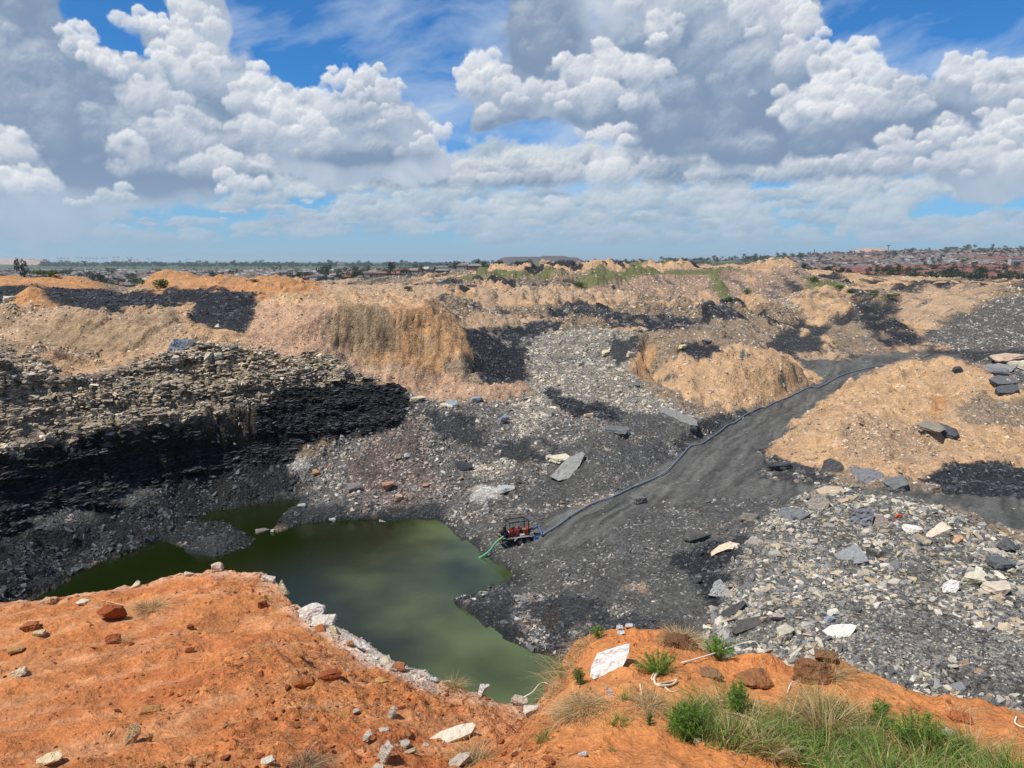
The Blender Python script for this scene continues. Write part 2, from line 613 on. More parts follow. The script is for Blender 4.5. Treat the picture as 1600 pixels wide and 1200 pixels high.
LINES = [
    SHORE, ISLE,
    [P(300, 840, 1.2), P(345, 830, 1.3)],
    # bottom of the pond
    [P(150, 905, -1.5), P(280, 880, -1.5), P(430, 860, -2), P(600, 860, -2), P(700, 870, -1.5)], [P(500, 960, -2.5), P(620, 950, -2.5), P(740, 1030, -1.5), P(830, 1060, -1.2)],
    [P(400, 800, -.6), P(450, 792, -.5)], [(0, 40, -1.5), (-25, 44, -2)],
    # left wall: foot, top of the black seam, rim
    [P(-160, 870, 4.5), P(-80, 835, 4.5), P(0, 800, 4.5), P(130, 770, 4), P(250, 738, 4), P(330, 715, 4.5), P(400, 700, 5), P(470, 692, 5.5), P(560, 682, 6), P(640, 668, 7)],
    [P(-160, 740, 9), P(-80, 728, 9), P(0, 712, 9), P(90, 692, 9), P(200, 675, 9), P(300, 656, 9.2), P(360, 640, 9.8), P(400, 628, 10.3), P(480, 608, 11), P(560, 600, 11), P(620, 606, 10.3)],
    [Q(-160, 566, 74), Q(-80, 566, 75), Q(0, 566, 76.5), Q(60, 583, 78), Q(110, 599, 80), Q(200, 577, 87), Q(300, 545, 93), Q(345, 547, 94), Q(400, 560, 95), Q(480, 570, 99), Q(540, 580, 102),
     P(600, 590, 11.8), P(640, 612, 10)],
    [Q(-160, 556, 82), Q(0, 556, 84), Q(100, 585, 86), Q(200, 566, 91), Q(300, 536, 96), Q(400, 550, 98)],
    # bank above it
    [P(-160, 480, 20), P(0, 480, 20), P(100, 480, 20), P(200, 478, 20.2), P(262, 480, 20), P(272, 500, 19)],
    [Q(-100, 540, 100), Q(0, 530, 101), Q(100, 545, 99), Q(170, 555, 98), Q(230, 545, 100), Q(290, 515, 111), Q(320, 490, 122)],
    [Q(190, 500, 106), Q(262, 492, 112)],
    # black pile and black row
    [Q(303, 512, 112), Q(350, 517, 111), Q(396, 510, 112)], [Q(320, 462, 131), Q(350, 456, 133), Q(390, 465, 131)], [Q(296, 490, 122), Q(300, 474, 134)], [Q(404, 495, 120), Q(404, 476, 130)],
    [Q(-60, 448, 150), Q(20, 447, 148), Q(100, 452, 146), Q(200, 455, 144), Q(300, 454, 142), Q(380, 456, 140), Q(400, 466, 138)],
    [Q(-60, 476, 132), Q(100, 479, 130), Q(200, 478, 132), Q(300, 473, 137)],
    [Q(-60, 462, 172), Q(100, 462, 170), Q(300, 461, 168), Q(400, 466, 162)],
    # small tan cone on the bank
    [P(15, 479, 20), P(55, 456, 22.6), P(98, 480, 20)],
    # orange mounds behind
    [Q(-100, 432, 205), Q(0, 430, 200), Q(35, 436, 200), Q(85, 428, 200), Q(120, 436, 198), Q(150, 447, 195), Q(165, 462, 190)],
    [Q(-100, 460, 180), Q(0, 452, 182), Q(80, 456, 180), Q(140, 458, 180)],
    [Q(215, 447, 185), Q(252, 421, 184), Q(290, 431, 182), Q(340, 433, 180), Q(420, 432, 176), Q(455, 442, 172), Q(480, 442, 168), Q(492, 458, 165)],
    [Q(215, 458, 172), Q(300, 457, 168), Q(400, 462, 160), Q(470, 472, 155), Q(500, 472, 158)],
    [Q(-200, 470, 240), Q(0, 468, 235), Q(150, 466, 240), Q(300, 468, 230), Q(500, 466, 225)],
    # bluff
    [Q(405, 478, 124), Q(430, 466, 126), Q(470, 468, 124), Q(520, 464, 122), Q(560, 461, 124), Q(620, 461, 128), Q(680, 468, 130), Q(702, 488, 128), Q(718, 515, 124), Q(738, 558, 119)],
    [Q(455, 475, 117), Q(522, 482, 112.5), Q(560, 480, 113.5), Q(608, 482, 116), Q(655, 484, 120), Q(690, 500, 121), Q(712, 535, 118), Q(730, 570, 114)],
    [Q(410, 520, 110), Q(440, 530, 106), Q(490, 545, 105.5), Q(524, 548, 109.5), Q(560, 556, 110.5), Q(610, 560, 112.5), Q(655, 576, 112), Q(700, 582, 111), Q(736, 582, 113)],
    [Q(415, 545, 101), Q(470, 555, 101), Q(530, 570, 103)],
    [Q(440, 455, 160), Q(560, 452, 165), Q(700, 462, 160)],
    # sand below the bluff
    [Q(560, 592, 105), Q(640, 600, 108), Q(700, 604, 111), Q(760, 600, 117), Q(835, 602, 117)], [Q(650, 628, 101), Q(700, 641, 97), Q(760, 640, 99), Q(832, 628, 106)],
    [Q(745, 592, 118), Q(780, 597, 118), Q(818, 590, 121)], [Q(715, 515, 140), Q(780, 519, 148), Q(830, 516, 152)],
    # slope of broken stone north of the pond
    [P(560, 795, .9), P(620, 796, .8), P(690, 797, .8)], [P(480, 770, 1.6), P(560, 760, 2), P(650, 755, 2.2), P(720, 760, 2.2), P(760, 790, 1.6)],
    [Q(640, 690, 92), Q(720, 680, 93), Q(800, 670, 95), Q(860, 665, 97)], [Q(840, 640, 103), Q(900, 650, 101), Q(1000, 660, 99), Q(1080, 668, 98)],
    [Q(820, 745, 85), Q(870, 700, 88), Q(930, 688, 89), Q(1000, 695, 90), Q(1040, 705, 91)],
    [P(700, 850, .5), P(760, 815, 1.2), P(830, 790, 1.8), P(880, 790, 2.1), P(950, 768, 2.6), P(1030, 734, 3.2), P(1075, 692, 4)],
    # ramp and road
    [P(770, 862, .6), P(810, 850, 1.1), P(840, 840, 1.4), P(900, 803, 1.9), P(960, 777, 2.5), P(1020, 752, 3.1), P(1075, 706, 3.9), P(1150, 665, 4.5), P(1200, 640, 4.9), P(1262, 612, 5.4), P(1300, 596, 5.8),
     P(1345, 580, 6.2), P(1405, 569, 6.5), P(1440, 560, 6.8), P(1445, 553, 7)],
    [P(820, 880, .9), P(900, 850, 1.9), P(960, 812, 2.8), P(1040, 790, 3.3), P(1110, 780, 3.6), P(1180, 776, 3.9), P(1240, 772, 4.2), P(1300, 772, 4.5), P(1400, 779, 4.8), P(1480, 796, 4.9), P(1600, 838, 4.9), P(1750, 880, 4.9)],
    [P(1200, 745, 4.1), P(1205, 712, 4.3), P(1222, 676, 4.8), P(1292, 630, 5.4), P(1352, 596, 6.1), P(1420, 580, 6.5), P(1520, 560, 7)],
    [P(1300, 757, 4.7), P(1400, 766, 5), P(1500, 772, 5.1), P(1600, 780, 5.2), P(1750, 790, 5.2)],
    # heap of mixed rubble on the right
    [P(1225, 800, 4.9), P(1290, 772, 6), P(1350, 776, 6.1), P(1450, 796, 6), P(1520, 826, 5.7), P(1600, 862, 5.5), P(1750, 920, 5.5)],
    [P(1130, 860, 3.6), P(1180, 850, 4.2), P(1200, 900, 4.1)], [P(1190, 960, 3.5), P(1300, 930, 4.6), P(1450, 930, 5.1), P(1600, 950, 5.1), P(1800, 990, 5.1)],
    [P(1180, 1020, 2.6), P(1300, 1020, 3.6), P(1450, 1040, 4), P(1600, 1060, 4), P(1800, 1100, 4)],
    [P(950, 870, 2.2), P(1030, 850, 2.9), P(1090, 825, 3.3)], [P(820, 940, .8), P(900, 920, 1.5), P(1000, 910, 2.1), P(1090, 920, 2.6)], [P(800, 975, .5), P(900, 990, .9), P(1000, 980, 1.5), P(1100, 970, 2.2)],
    [P(960, 1060, .3), P(1100, 1060, 1.2), P(1300, 1100, 2.5), P(1600, 1150, 3)], [(10, 28, -1), (60, 20, 3)],
    [(-200, 20, 20), (-60, 20, 10), (0, 20, -1), (40, 20, 2), (120, 20, 8), (300, 20, 20)],
    # tan mound on the right
    [P(1216, 712, 4.5), P(1300, 738, 4.7), P(1400, 750, 5), P(1500, 742, 5.2), P(1600, 735, 5.3), P(1750, 740, 5.3)],
    [Q(1225, 690, 89), Q(1290, 640, 101), Q(1330, 602, 112), Q(1372, 578, 116), Q(1415, 556, 119), Q(1455, 552, 118.5), Q(1490, 556, 117.5), Q(1530, 572, 113), Q(1565, 600, 105), Q(1640, 606, 104), Q(1750, 620, 104)],
    [Q(1372, 590, 123), Q(1430, 576, 127), Q(1490, 573, 126), Q(1545, 588, 120), Q(1590, 612, 112)],
    [Q(1340, 655, 92), Q(1400, 640, 97), Q(1450, 650, 95)], [Q(1450, 700, 84), Q(1520, 680, 89), Q(1600, 690, 89)], [Q(1440, 610, 108), Q(1500, 625, 103)], [Q(1545, 640, 96), Q(1600, 645, 96)],
    [P(1430, 574, 6.6), P(1500, 572, 6.8), P(1600, 580, 7), P(1750, 580, 7)],
    [Q(1500, 556, 150), Q(1600, 548, 148), Q(1750, 545, 150)],
    # right background
    [Q(1460, 525, 182), Q(1500, 530, 175), Q(1600, 535, 165), Q(1750, 540, 165)], [Q(1480, 500, 200), Q(1530, 480, 207), Q(1560, 470, 211), Q(1620, 462, 212), Q(1800, 455, 215)],
    [Q(1180, 468, 222), Q(1240, 467, 232), Q(1330, 466, 234), Q(1430, 461, 240), Q(1540, 461, 248)], [Q(1190, 495, 205), Q(1250, 506, 203), Q(1330, 520, 192), Q(1430, 514, 196), Q(1460, 508, 198)],
    [Q(1140, 505, 180), Q(1200, 508, 182), Q(1260, 520, 176), Q(1340, 535, 172), Q(1400, 548, 165)], [Q(1230, 555, 152), Q(1290, 566, 148), Q(1340, 565, 154), Q(1400, 556, 160)],
    [Q(1400, 530, 176), Q(1450, 542, 172)],
    # tan mound in the middle
    [Q(990, 540, 128), Q(1015, 519, 136), Q(1060, 508, 139), Q(1110, 511, 138), Q(1180, 534, 131), Q(1235, 562, 126), P(1278, 600, 6.0)],
    [P(1000, 575, 9), P(1030, 605, 7.2), P(1080, 632, 6), P(1130, 638, 5.7), P(1200, 626, 5.6), P(1280, 606, 5.6)], [Q(1080, 560, 125), Q(1150, 572, 122)],
    [P(1240, 590, 6.2), P(1320, 575, 6.5)],
    # pale rubble slope
    [Q(838, 520, 152), Q(900, 514, 158), Q(985, 520, 152)], [Q(840, 560, 132), Q(920, 572, 126), Q(985, 580, 121)], [Q(870, 610, 112), Q(930, 622, 108), Q(1030, 640, 103), Q(1100, 655, 101)],
    # middle field
    [Q(650, 470, 195), Q(700, 478, 185), Q(790, 488, 178), Q(900, 492, 176), Q(1010, 498, 172), Q(1120, 492, 186)], [Q(560, 460, 225), Q(700, 462, 228), Q(850, 470, 222), Q(1000, 478, 210), Q(1150, 478, 222)],
    [Q(520, 447, 260), Q(600, 446, 262), Q(680, 448, 262), Q(760, 452, 262)], [Q(700, 432, 330), Q(800, 425, 345), Q(880, 420, 350), Q(890, 440, 300)],
    [Q(500, 453, 290), Q(640, 449, 300)],
    [(-420, 335, 6), (-200, 330, 5), (-60, 345, 5), (5, 375, 8)],
    # long dump
    [Q(900, 462, 262), Q(1000, 470, 255), Q(1150, 474, 250), Q(1250, 470, 250), Q(1325, 460, 268)], [Q(905, 440, 292), Q(960, 432, 300), Q(1000, 426, 305), Q(1100, 424, 305), Q(1200, 420, 300), Q(1238, 418, 296), Q(1262, 428, 292), Q(1318, 456, 282)],
    [Q(950, 420, 380), Q(1100, 419, 380), Q(1200, 416, 360), Q(1240, 417, 330), Q(1290, 440, 320), Q(1340, 458, 310)],
    [Q(780, 419, 520), Q(900, 417, 560), Q(1050, 416, 560), Q(1180, 415, 560)], [Q(760, 417, 800), Q(1000, 416, 800), Q(1180, 418, 700)],
    [Q(1400, 452, 380), Q(1600, 450, 360), Q(1850, 450, 350)], [Q(1260, 458, 420), Q(1330, 452, 480), Q(1450, 446, 560), Q(1600, 444, 560), Q(1850, 445, 540)],
    # plain and town
    [(-700, 420, 4), (-300, 420, 3.5), (-100, 430, 3.5), (-10, 450, 5)], [(-900, 700, 1), (-300, 700, 1), (-20, 720, 2)],
    [(-1600, 1500, -2), (-700, 1500, -2), (-60, 1500, 0), Q(1000, 420, 1500)], [(-3200, 3200, -6), (-1200, 3200, -6), (50, 3200, -2)],
    [Q(-600, 410.5, 5200), Q(0, 410.5, 5200), Q(300, 411.5, 5200), Q(700, 412, 5200)],
    [Q(1260, 440, 900), Q(1400, 436, 900), Q(1600, 432, 900), Q(1900, 430, 900)], [Q(1200, 425, 1500), Q(1400, 418, 1500), Q(1600, 415, 1500), Q(1900, 410, 1500)],
    [Q(960, 412, 3000), Q(1100, 407, 3000), Q(1200, 401, 3000), Q(1300, 398, 2900), Q(1360, 395, 2900), Q(1440, 393, 2900), Q(1600, 388, 3000), Q(1900, 384, 3000)],
    [(1000, 4600, 5), (2600, 4600, 30), (4500, 4600, 40)],
    [(-16000, 8000, 0), (0, 9000, 0), (16000, 8000, 0)], [(-20000, 21000, 0), (20000, 21000, 0)], [(-20000, 20, 10), (-2000, 20, 15)], [(20000, 20, 40), (2000, 20, 20)], [(-400, 100, 20), (-300, 300, 16)],
    [(300, 100, 14), (400, 200, 14)],
]

def axis(mid, s0, growth, end):
    r = [0.0]
    s = s0
    while r[-1] < mid:
        r.append(r[-1] + s0)
    while r[-1] < end:
        s *= growth
        r.append(r[-1] + s)
    return np.array(r)


XR = axis(60, 0.27, 1.035, 19000)
XS = np.concatenate([-XR[::-1][:-1], XR])
YS = np.array(spacing(21, 520, 0.17, 0.005))
YF = [YS[-1]]
while YF[-1] < 19500:
    YF.append(YF[-1] * 1.03)
YS = np.concatenate([YS, YF[1:]])
GZ = tin(LINES, XS, YS)
GX, GY = np.meshgrid(XS, YS)
near = sstep(GY, 520, 380)
GZ = GZ + (blur(GZ, 1) - GZ) * near
# ------------------------------------------------------------------ what the land is made of
# name: albedo, rubble share, roughness of the relief (m), streaks down the slope, stone cover, largest stone (m), palette
LIGHT = [(.50, .44, .33), (.38, .345, .29), (.27, .255, .24), (.60, .55, .46), (.36, .27, .16), (.10, .105, .12), (.46, .36, .24), (.17, .17, .175), (.58, .52, .41)]
MIXED = [(.42, .38, .31), (.24, .22, .21), (.13, .13, .14), (.08, .085, .095), (.52, .48, .42), (.30, .20, .13), (.18, .17, .165)]
DARK = [(.035, .038, .045), (.06, .065, .075), (.09, .095, .105), (.022, .024, .03), (.13, .135, .14), (.05, .05, .05)]
GREY = [(.09, .09, .095), (.15, .15, .15), (.06, .062, .068), (.22, .215, .205), (.12, .115, .105), (.33, .31, .27)]
PINK = [(.38, .30, .26), (.28, .18, .13), (.22, .19, .18), (.48, .43, .37), (.12, .115, .115), (.32, .23, .18), (.26, .24, .22)]
BROWN = [(.36, .30, .22), (.29, .255, .205), (.40, .36, .29), (.23, .20, .16), (.27, .265, .24), (.45, .39, .30), (.33, .27, .17)]
TAN = [(.52, .40, .27), (.40, .30, .19), (.30, .22, .14), (.58, .50, .38), (.20, .17, .14)]
ZONE = {
    'soil':    ((.30, .22, .145), .6, .55, .3, .5, .7, MIXED),
    'sand':    ((.50, .318, .175), .25, .75, .7, .22, .7, TAN),
    'palesand': ((.47, .32, .20), .35, .60, .3, .15, .5, TAN),
    'pinksand': ((.50, .315, .20), .35, .75, .8, .26, .6, TAN),
    'orange':  ((.47, .235, .10), .2, .70, .8, .06, .4, TAN),
    'bank':    ((.45, .30, .185), .5, .85, .5, .5, .8, TAN),
    'face':    ((.37, .255, .15), .3, .28, 1.3, .05, .4, TAN),
    'faceor':  ((.47, .27, .13), .2, .40, 1.3, .05, .4, TAN),
    'strata':  ((.46, .375, .27), .7, .15, .1, .0, .5, BROWN),
    'brownface': ((.11, .08, .055), .8, .45, .8, .5, .5, BROWN),
    'coalface': ((.014, .0145, .018), .6, .20, .1, .0, .5, DARK),
    'coal':    ((.030, .032, .038), .8, .35, .0, .85, .8, DARK),
    'coalgrit': ((.052, .053, .055), .8, .24, .0, .45, .5, DARK + GREY[:2]),
    'road':    ((.100, .098, .090), .15, .04, .0, .04, .2, GREY),
    'grit':    ((.105, .103, .096), .65, .20, .0, .55, .5, GREY),
    'pinkrub': ((.175, .14, .122), .9, .30, .0, .9, .7, PINK),
    'mixrub':  ((.155, .145, .13), .9, .32, .0, .9, .8, MIXED),
    'light':   ((.30, .27, .22), .9, .28, .0, 1.1, 1.0, LIGHT),
    'heap':    ((.235, .22, .192), 1., .28, .0, 1.05, 1.1, LIGHT + GREY[2:4]),
    'spoil':   ((.34, .245, .15), .9, .75, .2, 1., 1.1, MIXED + TAN + DARK[:3]),
    'dump':    ((.38, .26, .18), .7, .55, 1.0, .7, .8, PINK + TAN),
    'green':   ((.14, .145, .06), .4, .30, .0, .10, .4, TAN),
    'field':   ((.050, .082, .034), .0, .4, .0, .0, .4, TAN),
    'town':    ((.055, .068, .034), .1, .3, .0, .0, .4, TAN),
    'gravel':  ((.235, .222, .20), 1., .18, .0, .9, .28, LIGHT + GREY),
    'talus':   ((.026, .026, .028), .9, .75, .0, .7, .9, DARK + GREY[:1]),
    'salt':    ((.50, .47, .43), .7, .16, .5, .3, .4, LIGHT),
}
ZN = list(ZONE)
AREAS = [
    ('soil', [(-900, 400), (2500, 400), (2500, 1600), (-900, 1600)]),
    ('spoil', [(640, 430), (900, 425), (2400, 440), (2400, 560), (1280, 560), (1180, 500), (1000, 520), (840, 510), (690, 500), (620, 460)]),
    ('palesand', [(490, 445), (560, 440), (640, 445), (700, 452), (680, 470), (560, 466), (480, 462)]),
    ('palesand', [(740, 468), (900, 452), (960, 470), (1000, 482), (900, 480), (760, 486)]),
    ('palesand', [(700, 500), (760, 492), (830, 498), (880, 507), (830, 520), (720, 512)]),
    ('dump', [(890, 455), (950, 428), (1010, 420), (1240, 414), (1280, 432), (1330, 462), (1300, 472), (1150, 478), (1000, 474), (900, 466)]),
    ('green', [(720, 432), (800, 424), (880, 424), (890, 438), (800, 442), (730, 444)]),
    ('green', [(900, 446), (930, 432), (1000, 430), (1160, 424), (1160, 430), (1000, 436), (925, 452), (905, 456)]),
    ('green', [(1108, 430), (1122, 430), (1135, 455), (1152, 472), (1128, 474), (1112, 455)]),
    ('green', [(1250, 436), (1270, 438), (1320, 456), (1330, 464), (1285, 468), (1255, 468), (1262, 452)]),
    ('coalgrit', [(1218, 425), (1262, 455), (1248, 462), (1230, 450)]),
    ('sand', [(980, 420), (1040, 414), (1090, 420), (1060, 426)]),
    ('sand', [(1180, 414), (1240, 412), (1250, 420), (1170, 426)]),
    # right background
    ('sand', [(1225, 472), (1260, 466), (1330, 466), (1328, 508), (1260, 500)]),
    ('coal', [(1326, 505), (1334, 472), (1352, 464), (1366, 475), (1370, 500), (1396, 470), (1404, 490), (1400, 515), (1430, 525), (1450, 545), (1380, 545), (1335, 530)]),
    ('palesand', [(1402, 480), (1450, 460), (1560, 462), (1500, 498), (1460, 520), (1430, 512), (1405, 510)]),
    ('sand', [(1398, 508), (1420, 510), (1450, 520), (1446, 524), (1410, 520)]),
    ('coal', [(1380, 448), (1500, 442), (1640, 452), (1640, 462), (1500, 458), (1400, 464)]),
    ('mixrub', [(1440, 530), (1500, 498), (1560, 468), (1700, 452), (1900, 460), (1900, 560), (1600, 548), (1500, 552)]),
    ('coalgrit', [(1250, 505), (1330, 520), (1400, 550), (1340, 572), (1240, 560), (1190, 540), (1230, 520)]),
    ('soil', [(1290, 520), (1330, 518), (1400, 552), (1360, 565), (1310, 552)]),
    ('sand', [(1282, 530), (1302, 527), (1300, 548), (1290, 552)]), ('sand', [(1247, 516), (1262, 514), (1264, 524), (1250, 526)]),
    ('palesand', [(1240, 546), (1310, 550), (1330, 562), (1300, 568), (1250, 562)]),
    ('road', [(1180, 560), (1260, 562), (1340, 562), (1400, 550), (1500, 552), (1560, 560), (1500, 575), (1300, 640), (1200, 640), (1290, 596)]),
    # left, above the wall
    ('orange', [(-300, 420), (150, 425), (170, 465), (-300, 470)]), ('orange', [(205, 450), (250, 416), (300, 425), (500, 430), (505, 475), (400, 475), (300, 462)]),
    ('palesand', [(150, 455), (220, 452), (230, 462), (150, 466)]),
    ('sand', [(255, 470), (330, 472), (330, 500), (410, 520), (400, 545), (300, 540), (230, 560), (110, 590), (60, 570), (200, 540), (290, 510)]),
    ('bank', [(-300, 478), (262, 474), (285, 500), (290, 520), (230, 548), (150, 562), (100, 562), (-300, 545)]),
    ('face', [(40, 515), (110, 500), (200, 500), (268, 482), (280, 505), (240, 535), (180, 560), (110, 548), (50, 530)]),
    ('coal', [(-300, 446), (20, 447), (110, 450), (200, 457), (290, 452), (400, 458), (405, 474), (300, 474), (180, 482), (90, 478), (-300, 478)]),
    ('coal', [(300, 508), (296, 490), (320, 465), (345, 452), (395, 458), (408, 480), (402, 515), (350, 520)]),
    ('orange', [(8, 482), (30, 464), (55, 452), (80, 468), (100, 484)]),
    # bluff
    ('pinksand', [(400, 470), (470, 464), (540, 478), (530, 570), (545, 600), (500, 590), (400, 560), (392, 530)]),
    ('sand', [(420, 462), (520, 460), (620, 458), (690, 470), (700, 486), (600, 486), (520, 484), (430, 476)]),
    ('face', [(520, 480), (608, 478), (625, 552), (620, 568), (560, 562), (524, 550)]),
    ('faceor', [(606, 478), (660, 480), (700, 486), (728, 520), (745, 575), (720, 590), (620, 572), (530, 562), (622, 556)]),
    ('soil', [(690, 560), (738, 560), (748, 588), (690, 585)]),
    ('pinksand', [(540, 560), (620, 575), (720, 592), (760, 600), (840, 598), (836, 622), (790, 632), (720, 618), (680, 632), (640, 612), (580, 600)]),
    ('coal', [(722, 512), (790, 512), (835, 505), (880, 508), (870, 520), (826, 540), (820, 600), (760, 600), (742, 580), (738, 545)]),
    # slope of pale broken stone
    ('light', [(826, 600), (822, 540), (850, 520), (920, 512), (985, 520), (1000, 545), (985, 560), (1000, 600), (1030, 630), (1100, 650), (1080, 668), (1000, 655), (940, 640), (860, 640), (835, 620)]),
    ('coalgrit', [(950, 530), (1000, 530), (985, 560), (960, 575)]),
    ('coal', [(832, 615), (868, 605), (875, 622), (930, 625), (975, 640), (960, 660), (900, 655), (850, 635)]),
    # tan mound in the middle
    ('sand', [(1000, 580), (1060, 525), (1120, 530), (1190, 540), (1240, 560), (1290, 596), (1270, 612), (1200, 632), (1130, 642), (1090, 632), (1040, 612)]),
    ('soil', [(985, 570), (1000, 525), (1060, 512), (1130, 515), (1160, 530), (1120, 545), (1060, 548), (1010, 600)]),
    ('coal', [(1050, 548), (1062, 534), (1120, 538), (1135, 555), (1090, 560)]),
    ('faceor', [(985, 580), (1002, 550), (1030, 545), (1012, 600), (996, 590)]),
    ('grit', [(640, 800), (700, 780), (800, 770), (900, 780), (860, 860), (800, 905), (740, 880), (690, 850)]),
    # north slope
    ('mixrub', [(600, 608), (650, 618), (700, 628), (840, 628), (880, 650), (960, 655), (1080, 668), (1110, 690), (1050, 740), (960, 770), (860, 800), (760, 820), (690, 812), (560, 812), (460, 800), (400, 780), (440, 740), (540, 690), (620, 660)]),
    ('coalgrit', [(660, 640), (740, 650), (760, 700), (690, 690)]), ('coalgrit', [(770, 690), (850, 680), (880, 720), (790, 730)]),
    ('pinkrub', [(590, 670), (660, 650), (680, 720), (700, 770), (640, 792), (560, 788), (540, 740)]),
    ('light', [(840, 610), (868, 640), (880, 660), (840, 670), (810, 690), (790, 650), (760, 634)]),
    ('light', [(730, 720), (800, 722), (790, 745), (740, 745)]),
    ('salt', [(728, 764), (760, 758), (790, 762), (780, 776), (740, 786)]), ('salt', [(425, 722), (470, 715), (486, 728), (450, 740)]),
    ('grit', [(870, 700), (930, 682), (1010, 690), (1060, 700), (1040, 735), (960, 765), (880, 785), (790, 790), (800, 770), (860, 750)]),
    ('grit', [(960, 640), (1100, 655), (1170, 650), (1120, 685), (1060, 690), (980, 680)]),
    ('coalgrit', [(390, 800), (470, 785), (560, 790), (700, 795), (700, 815), (560, 820), (430, 845)]),
    # walls
    ('strata', [(-400, 538), (0, 540), (70, 572), (112, 604), (190, 580), (250, 555), (300, 535), (400, 545), (520, 560), (560, 590), (620, 604), (500, 606), (400, 632), (300, 662), (200, 678), (90, 696), (0, 714), (-400, 740)]),
    ('coalface', [(-400, 738), (0, 712), (90, 694), (200, 677), (300, 659), (350, 646), (400, 630), (480, 604), (560, 597), (625, 603), (645, 640), (620, 664), (560, 690), (470, 702), (430, 730), (330, 800), (240, 850), (60, 935), (-400, 1150)]),
    ('brownface', [(300, 662), (345, 648), (400, 632), (395, 690), (350, 700), (310, 690)]),
    ('coalgrit', [(220, 875), (400, 880), (420, 850), (500, 800), (480, 770), (330, 780), (260, 820)]),
    ('talus', [(-300, 860), (0, 830), (130, 800), (250, 775), (330, 740), (440, 715), (470, 760), (330, 800), (240, 850), (60, 935), (-400, 1150)]),
    ('grit', [(30, 815), (90, 790), (150, 785), (160, 800), (110, 820), (60, 835)]), ('grit', [(150, 775), (230, 758), (260, 770), (200, 790)]),
    # right of the pond
    ('grit', [(700, 850), (830, 830), (900, 800), (960, 790), (1100, 780), (1230, 770), (1250, 800), (1240, 900), (1180, 960), (1100, 1000), (1000, 1100), (700, 1100), (690, 940), (760, 920)]),
    ('coalgrit', [(690, 935), (800, 925), (900, 930), (1000, 960), (1100, 1000), (1000, 1100), (850, 1040), (740, 1000)]),
    ('coal', [(1060, 870), (1120, 850), (1230, 820), (1245, 860), (1190, 920), (1130, 960), (1090, 930)]),
    ('soil', [(990, 918), (1010, 905), (1025, 922), (1010, 932)]),
    ('road', [(820, 838), (880, 800), (960, 770), (1020, 742), (1075, 690), (1150, 655), (1262, 602), (1340, 575), (1420, 562), (1450, 560), (1440, 580), (1350, 600), (1292, 632), (1215, 690), (1205, 730), (1215, 752), (1300, 756),
              (1400, 766), (1500, 772), (1640, 780), (1900, 790), (1900, 900), (1640, 850), (1590, 830), (1480, 794), (1400, 778), (1290, 770), (1200, 778), (1100, 782), (1000, 800), (900, 848), (860, 860)]),
    ('coalgrit', [(1105, 650), (1190, 640), (1140, 660), (1070, 700), (1050, 720), (1040, 700)]),
    ('coalgrit', [(1190, 745), (1195, 700), (1215, 690), (1290, 740), (1310, 756), (1260, 760)]),
    ('coal', [(1440, 748), (1500, 722), (1560, 715), (1700, 728), (1900, 730), (1900, 790), (1600, 780), (1480, 772)]),
    ('sand', [(1205, 700), (1290, 625), (1340, 590), (1420, 560), (1480, 558), (1560, 590), (1700, 610), (1900, 600), (1900, 725), (1600, 735), (1560, 716), (1500, 722), (1440, 745), (1400, 750), (1340, 745), (1300, 736), (1230, 720)]),
    ('bank', [(1300, 680), (1330, 650), (1380, 650), (1470, 690), (1470, 712), (1400, 722), (1330, 712)]),
    ('orange', [(1452, 612), (1480, 612), (1478, 640), (1466, 652), (1456, 638)]),
    ('soil', [(1490, 640), (1540, 618), (1700, 625), (1900, 640), (1900, 670), (1700, 665), (1540, 672)]),
    ('heap', [(1140, 880), (1190, 810), (1240, 775), (1290, 756), (1360, 768), (1450, 786), (1530, 815), (1600, 850), (1900, 960), (1900, 1300), (1200, 1300), (1080, 1040), (1110, 960)]),
    ('gravel', [(1290, 985), (1350, 950), (1500, 960), (1620, 1010), (1620, 1080), (1480, 1070), (1340, 1040)]),
    ('mixrub', [(1440, 1040), (1500, 1040), (1620, 1090), (1620, 1130), (1500, 1110)]),
    ('mixrub', [(1480, 558), (1560, 548), (1900, 540), (1900, 612), (1620, 612), (1570, 600), (1540, 574), (1500, 556)]),
    ('coalgrit', [(1440, 546), (1500, 548), (1620, 545), (1620, 556), (1520, 566), (1498, 553), (1445, 552)]),
]

GU, GV, GD = project(GX, GY, GZ)
wob = np.clip(GD, 30, 500)
wu = fbm(GX / 7, GY / 7, 4, .6, 201) * 1200 / wob * 2.8 + fbm(GX / 1.6, GY / 1.6, 3, .6, 211) * 1200 / wob * 1.3
wv = (fbm(GX / 7, GY / 7, 4, .6, 221) * 1200 / wob * 2.8 + fbm(GX / 1.6, GY / 1.6, 3, .6, 231) * 1200 / wob * 1.3) * 0.42
jit = np.random.default_rng(17).normal(size=(2,) + GX.shape)
wu = wu + jit[0] * np.clip(160 / wob, .5, 2.2)
wv = wv + jit[1] * np.clip(90 / wob, .25, 1.2)
ZI = np.zeros(GX.shape, np.int16)
for nm, poly in AREAS:
    ZI[inpoly(GU + wu, GV + wv, poly)] = ZN.index(nm)
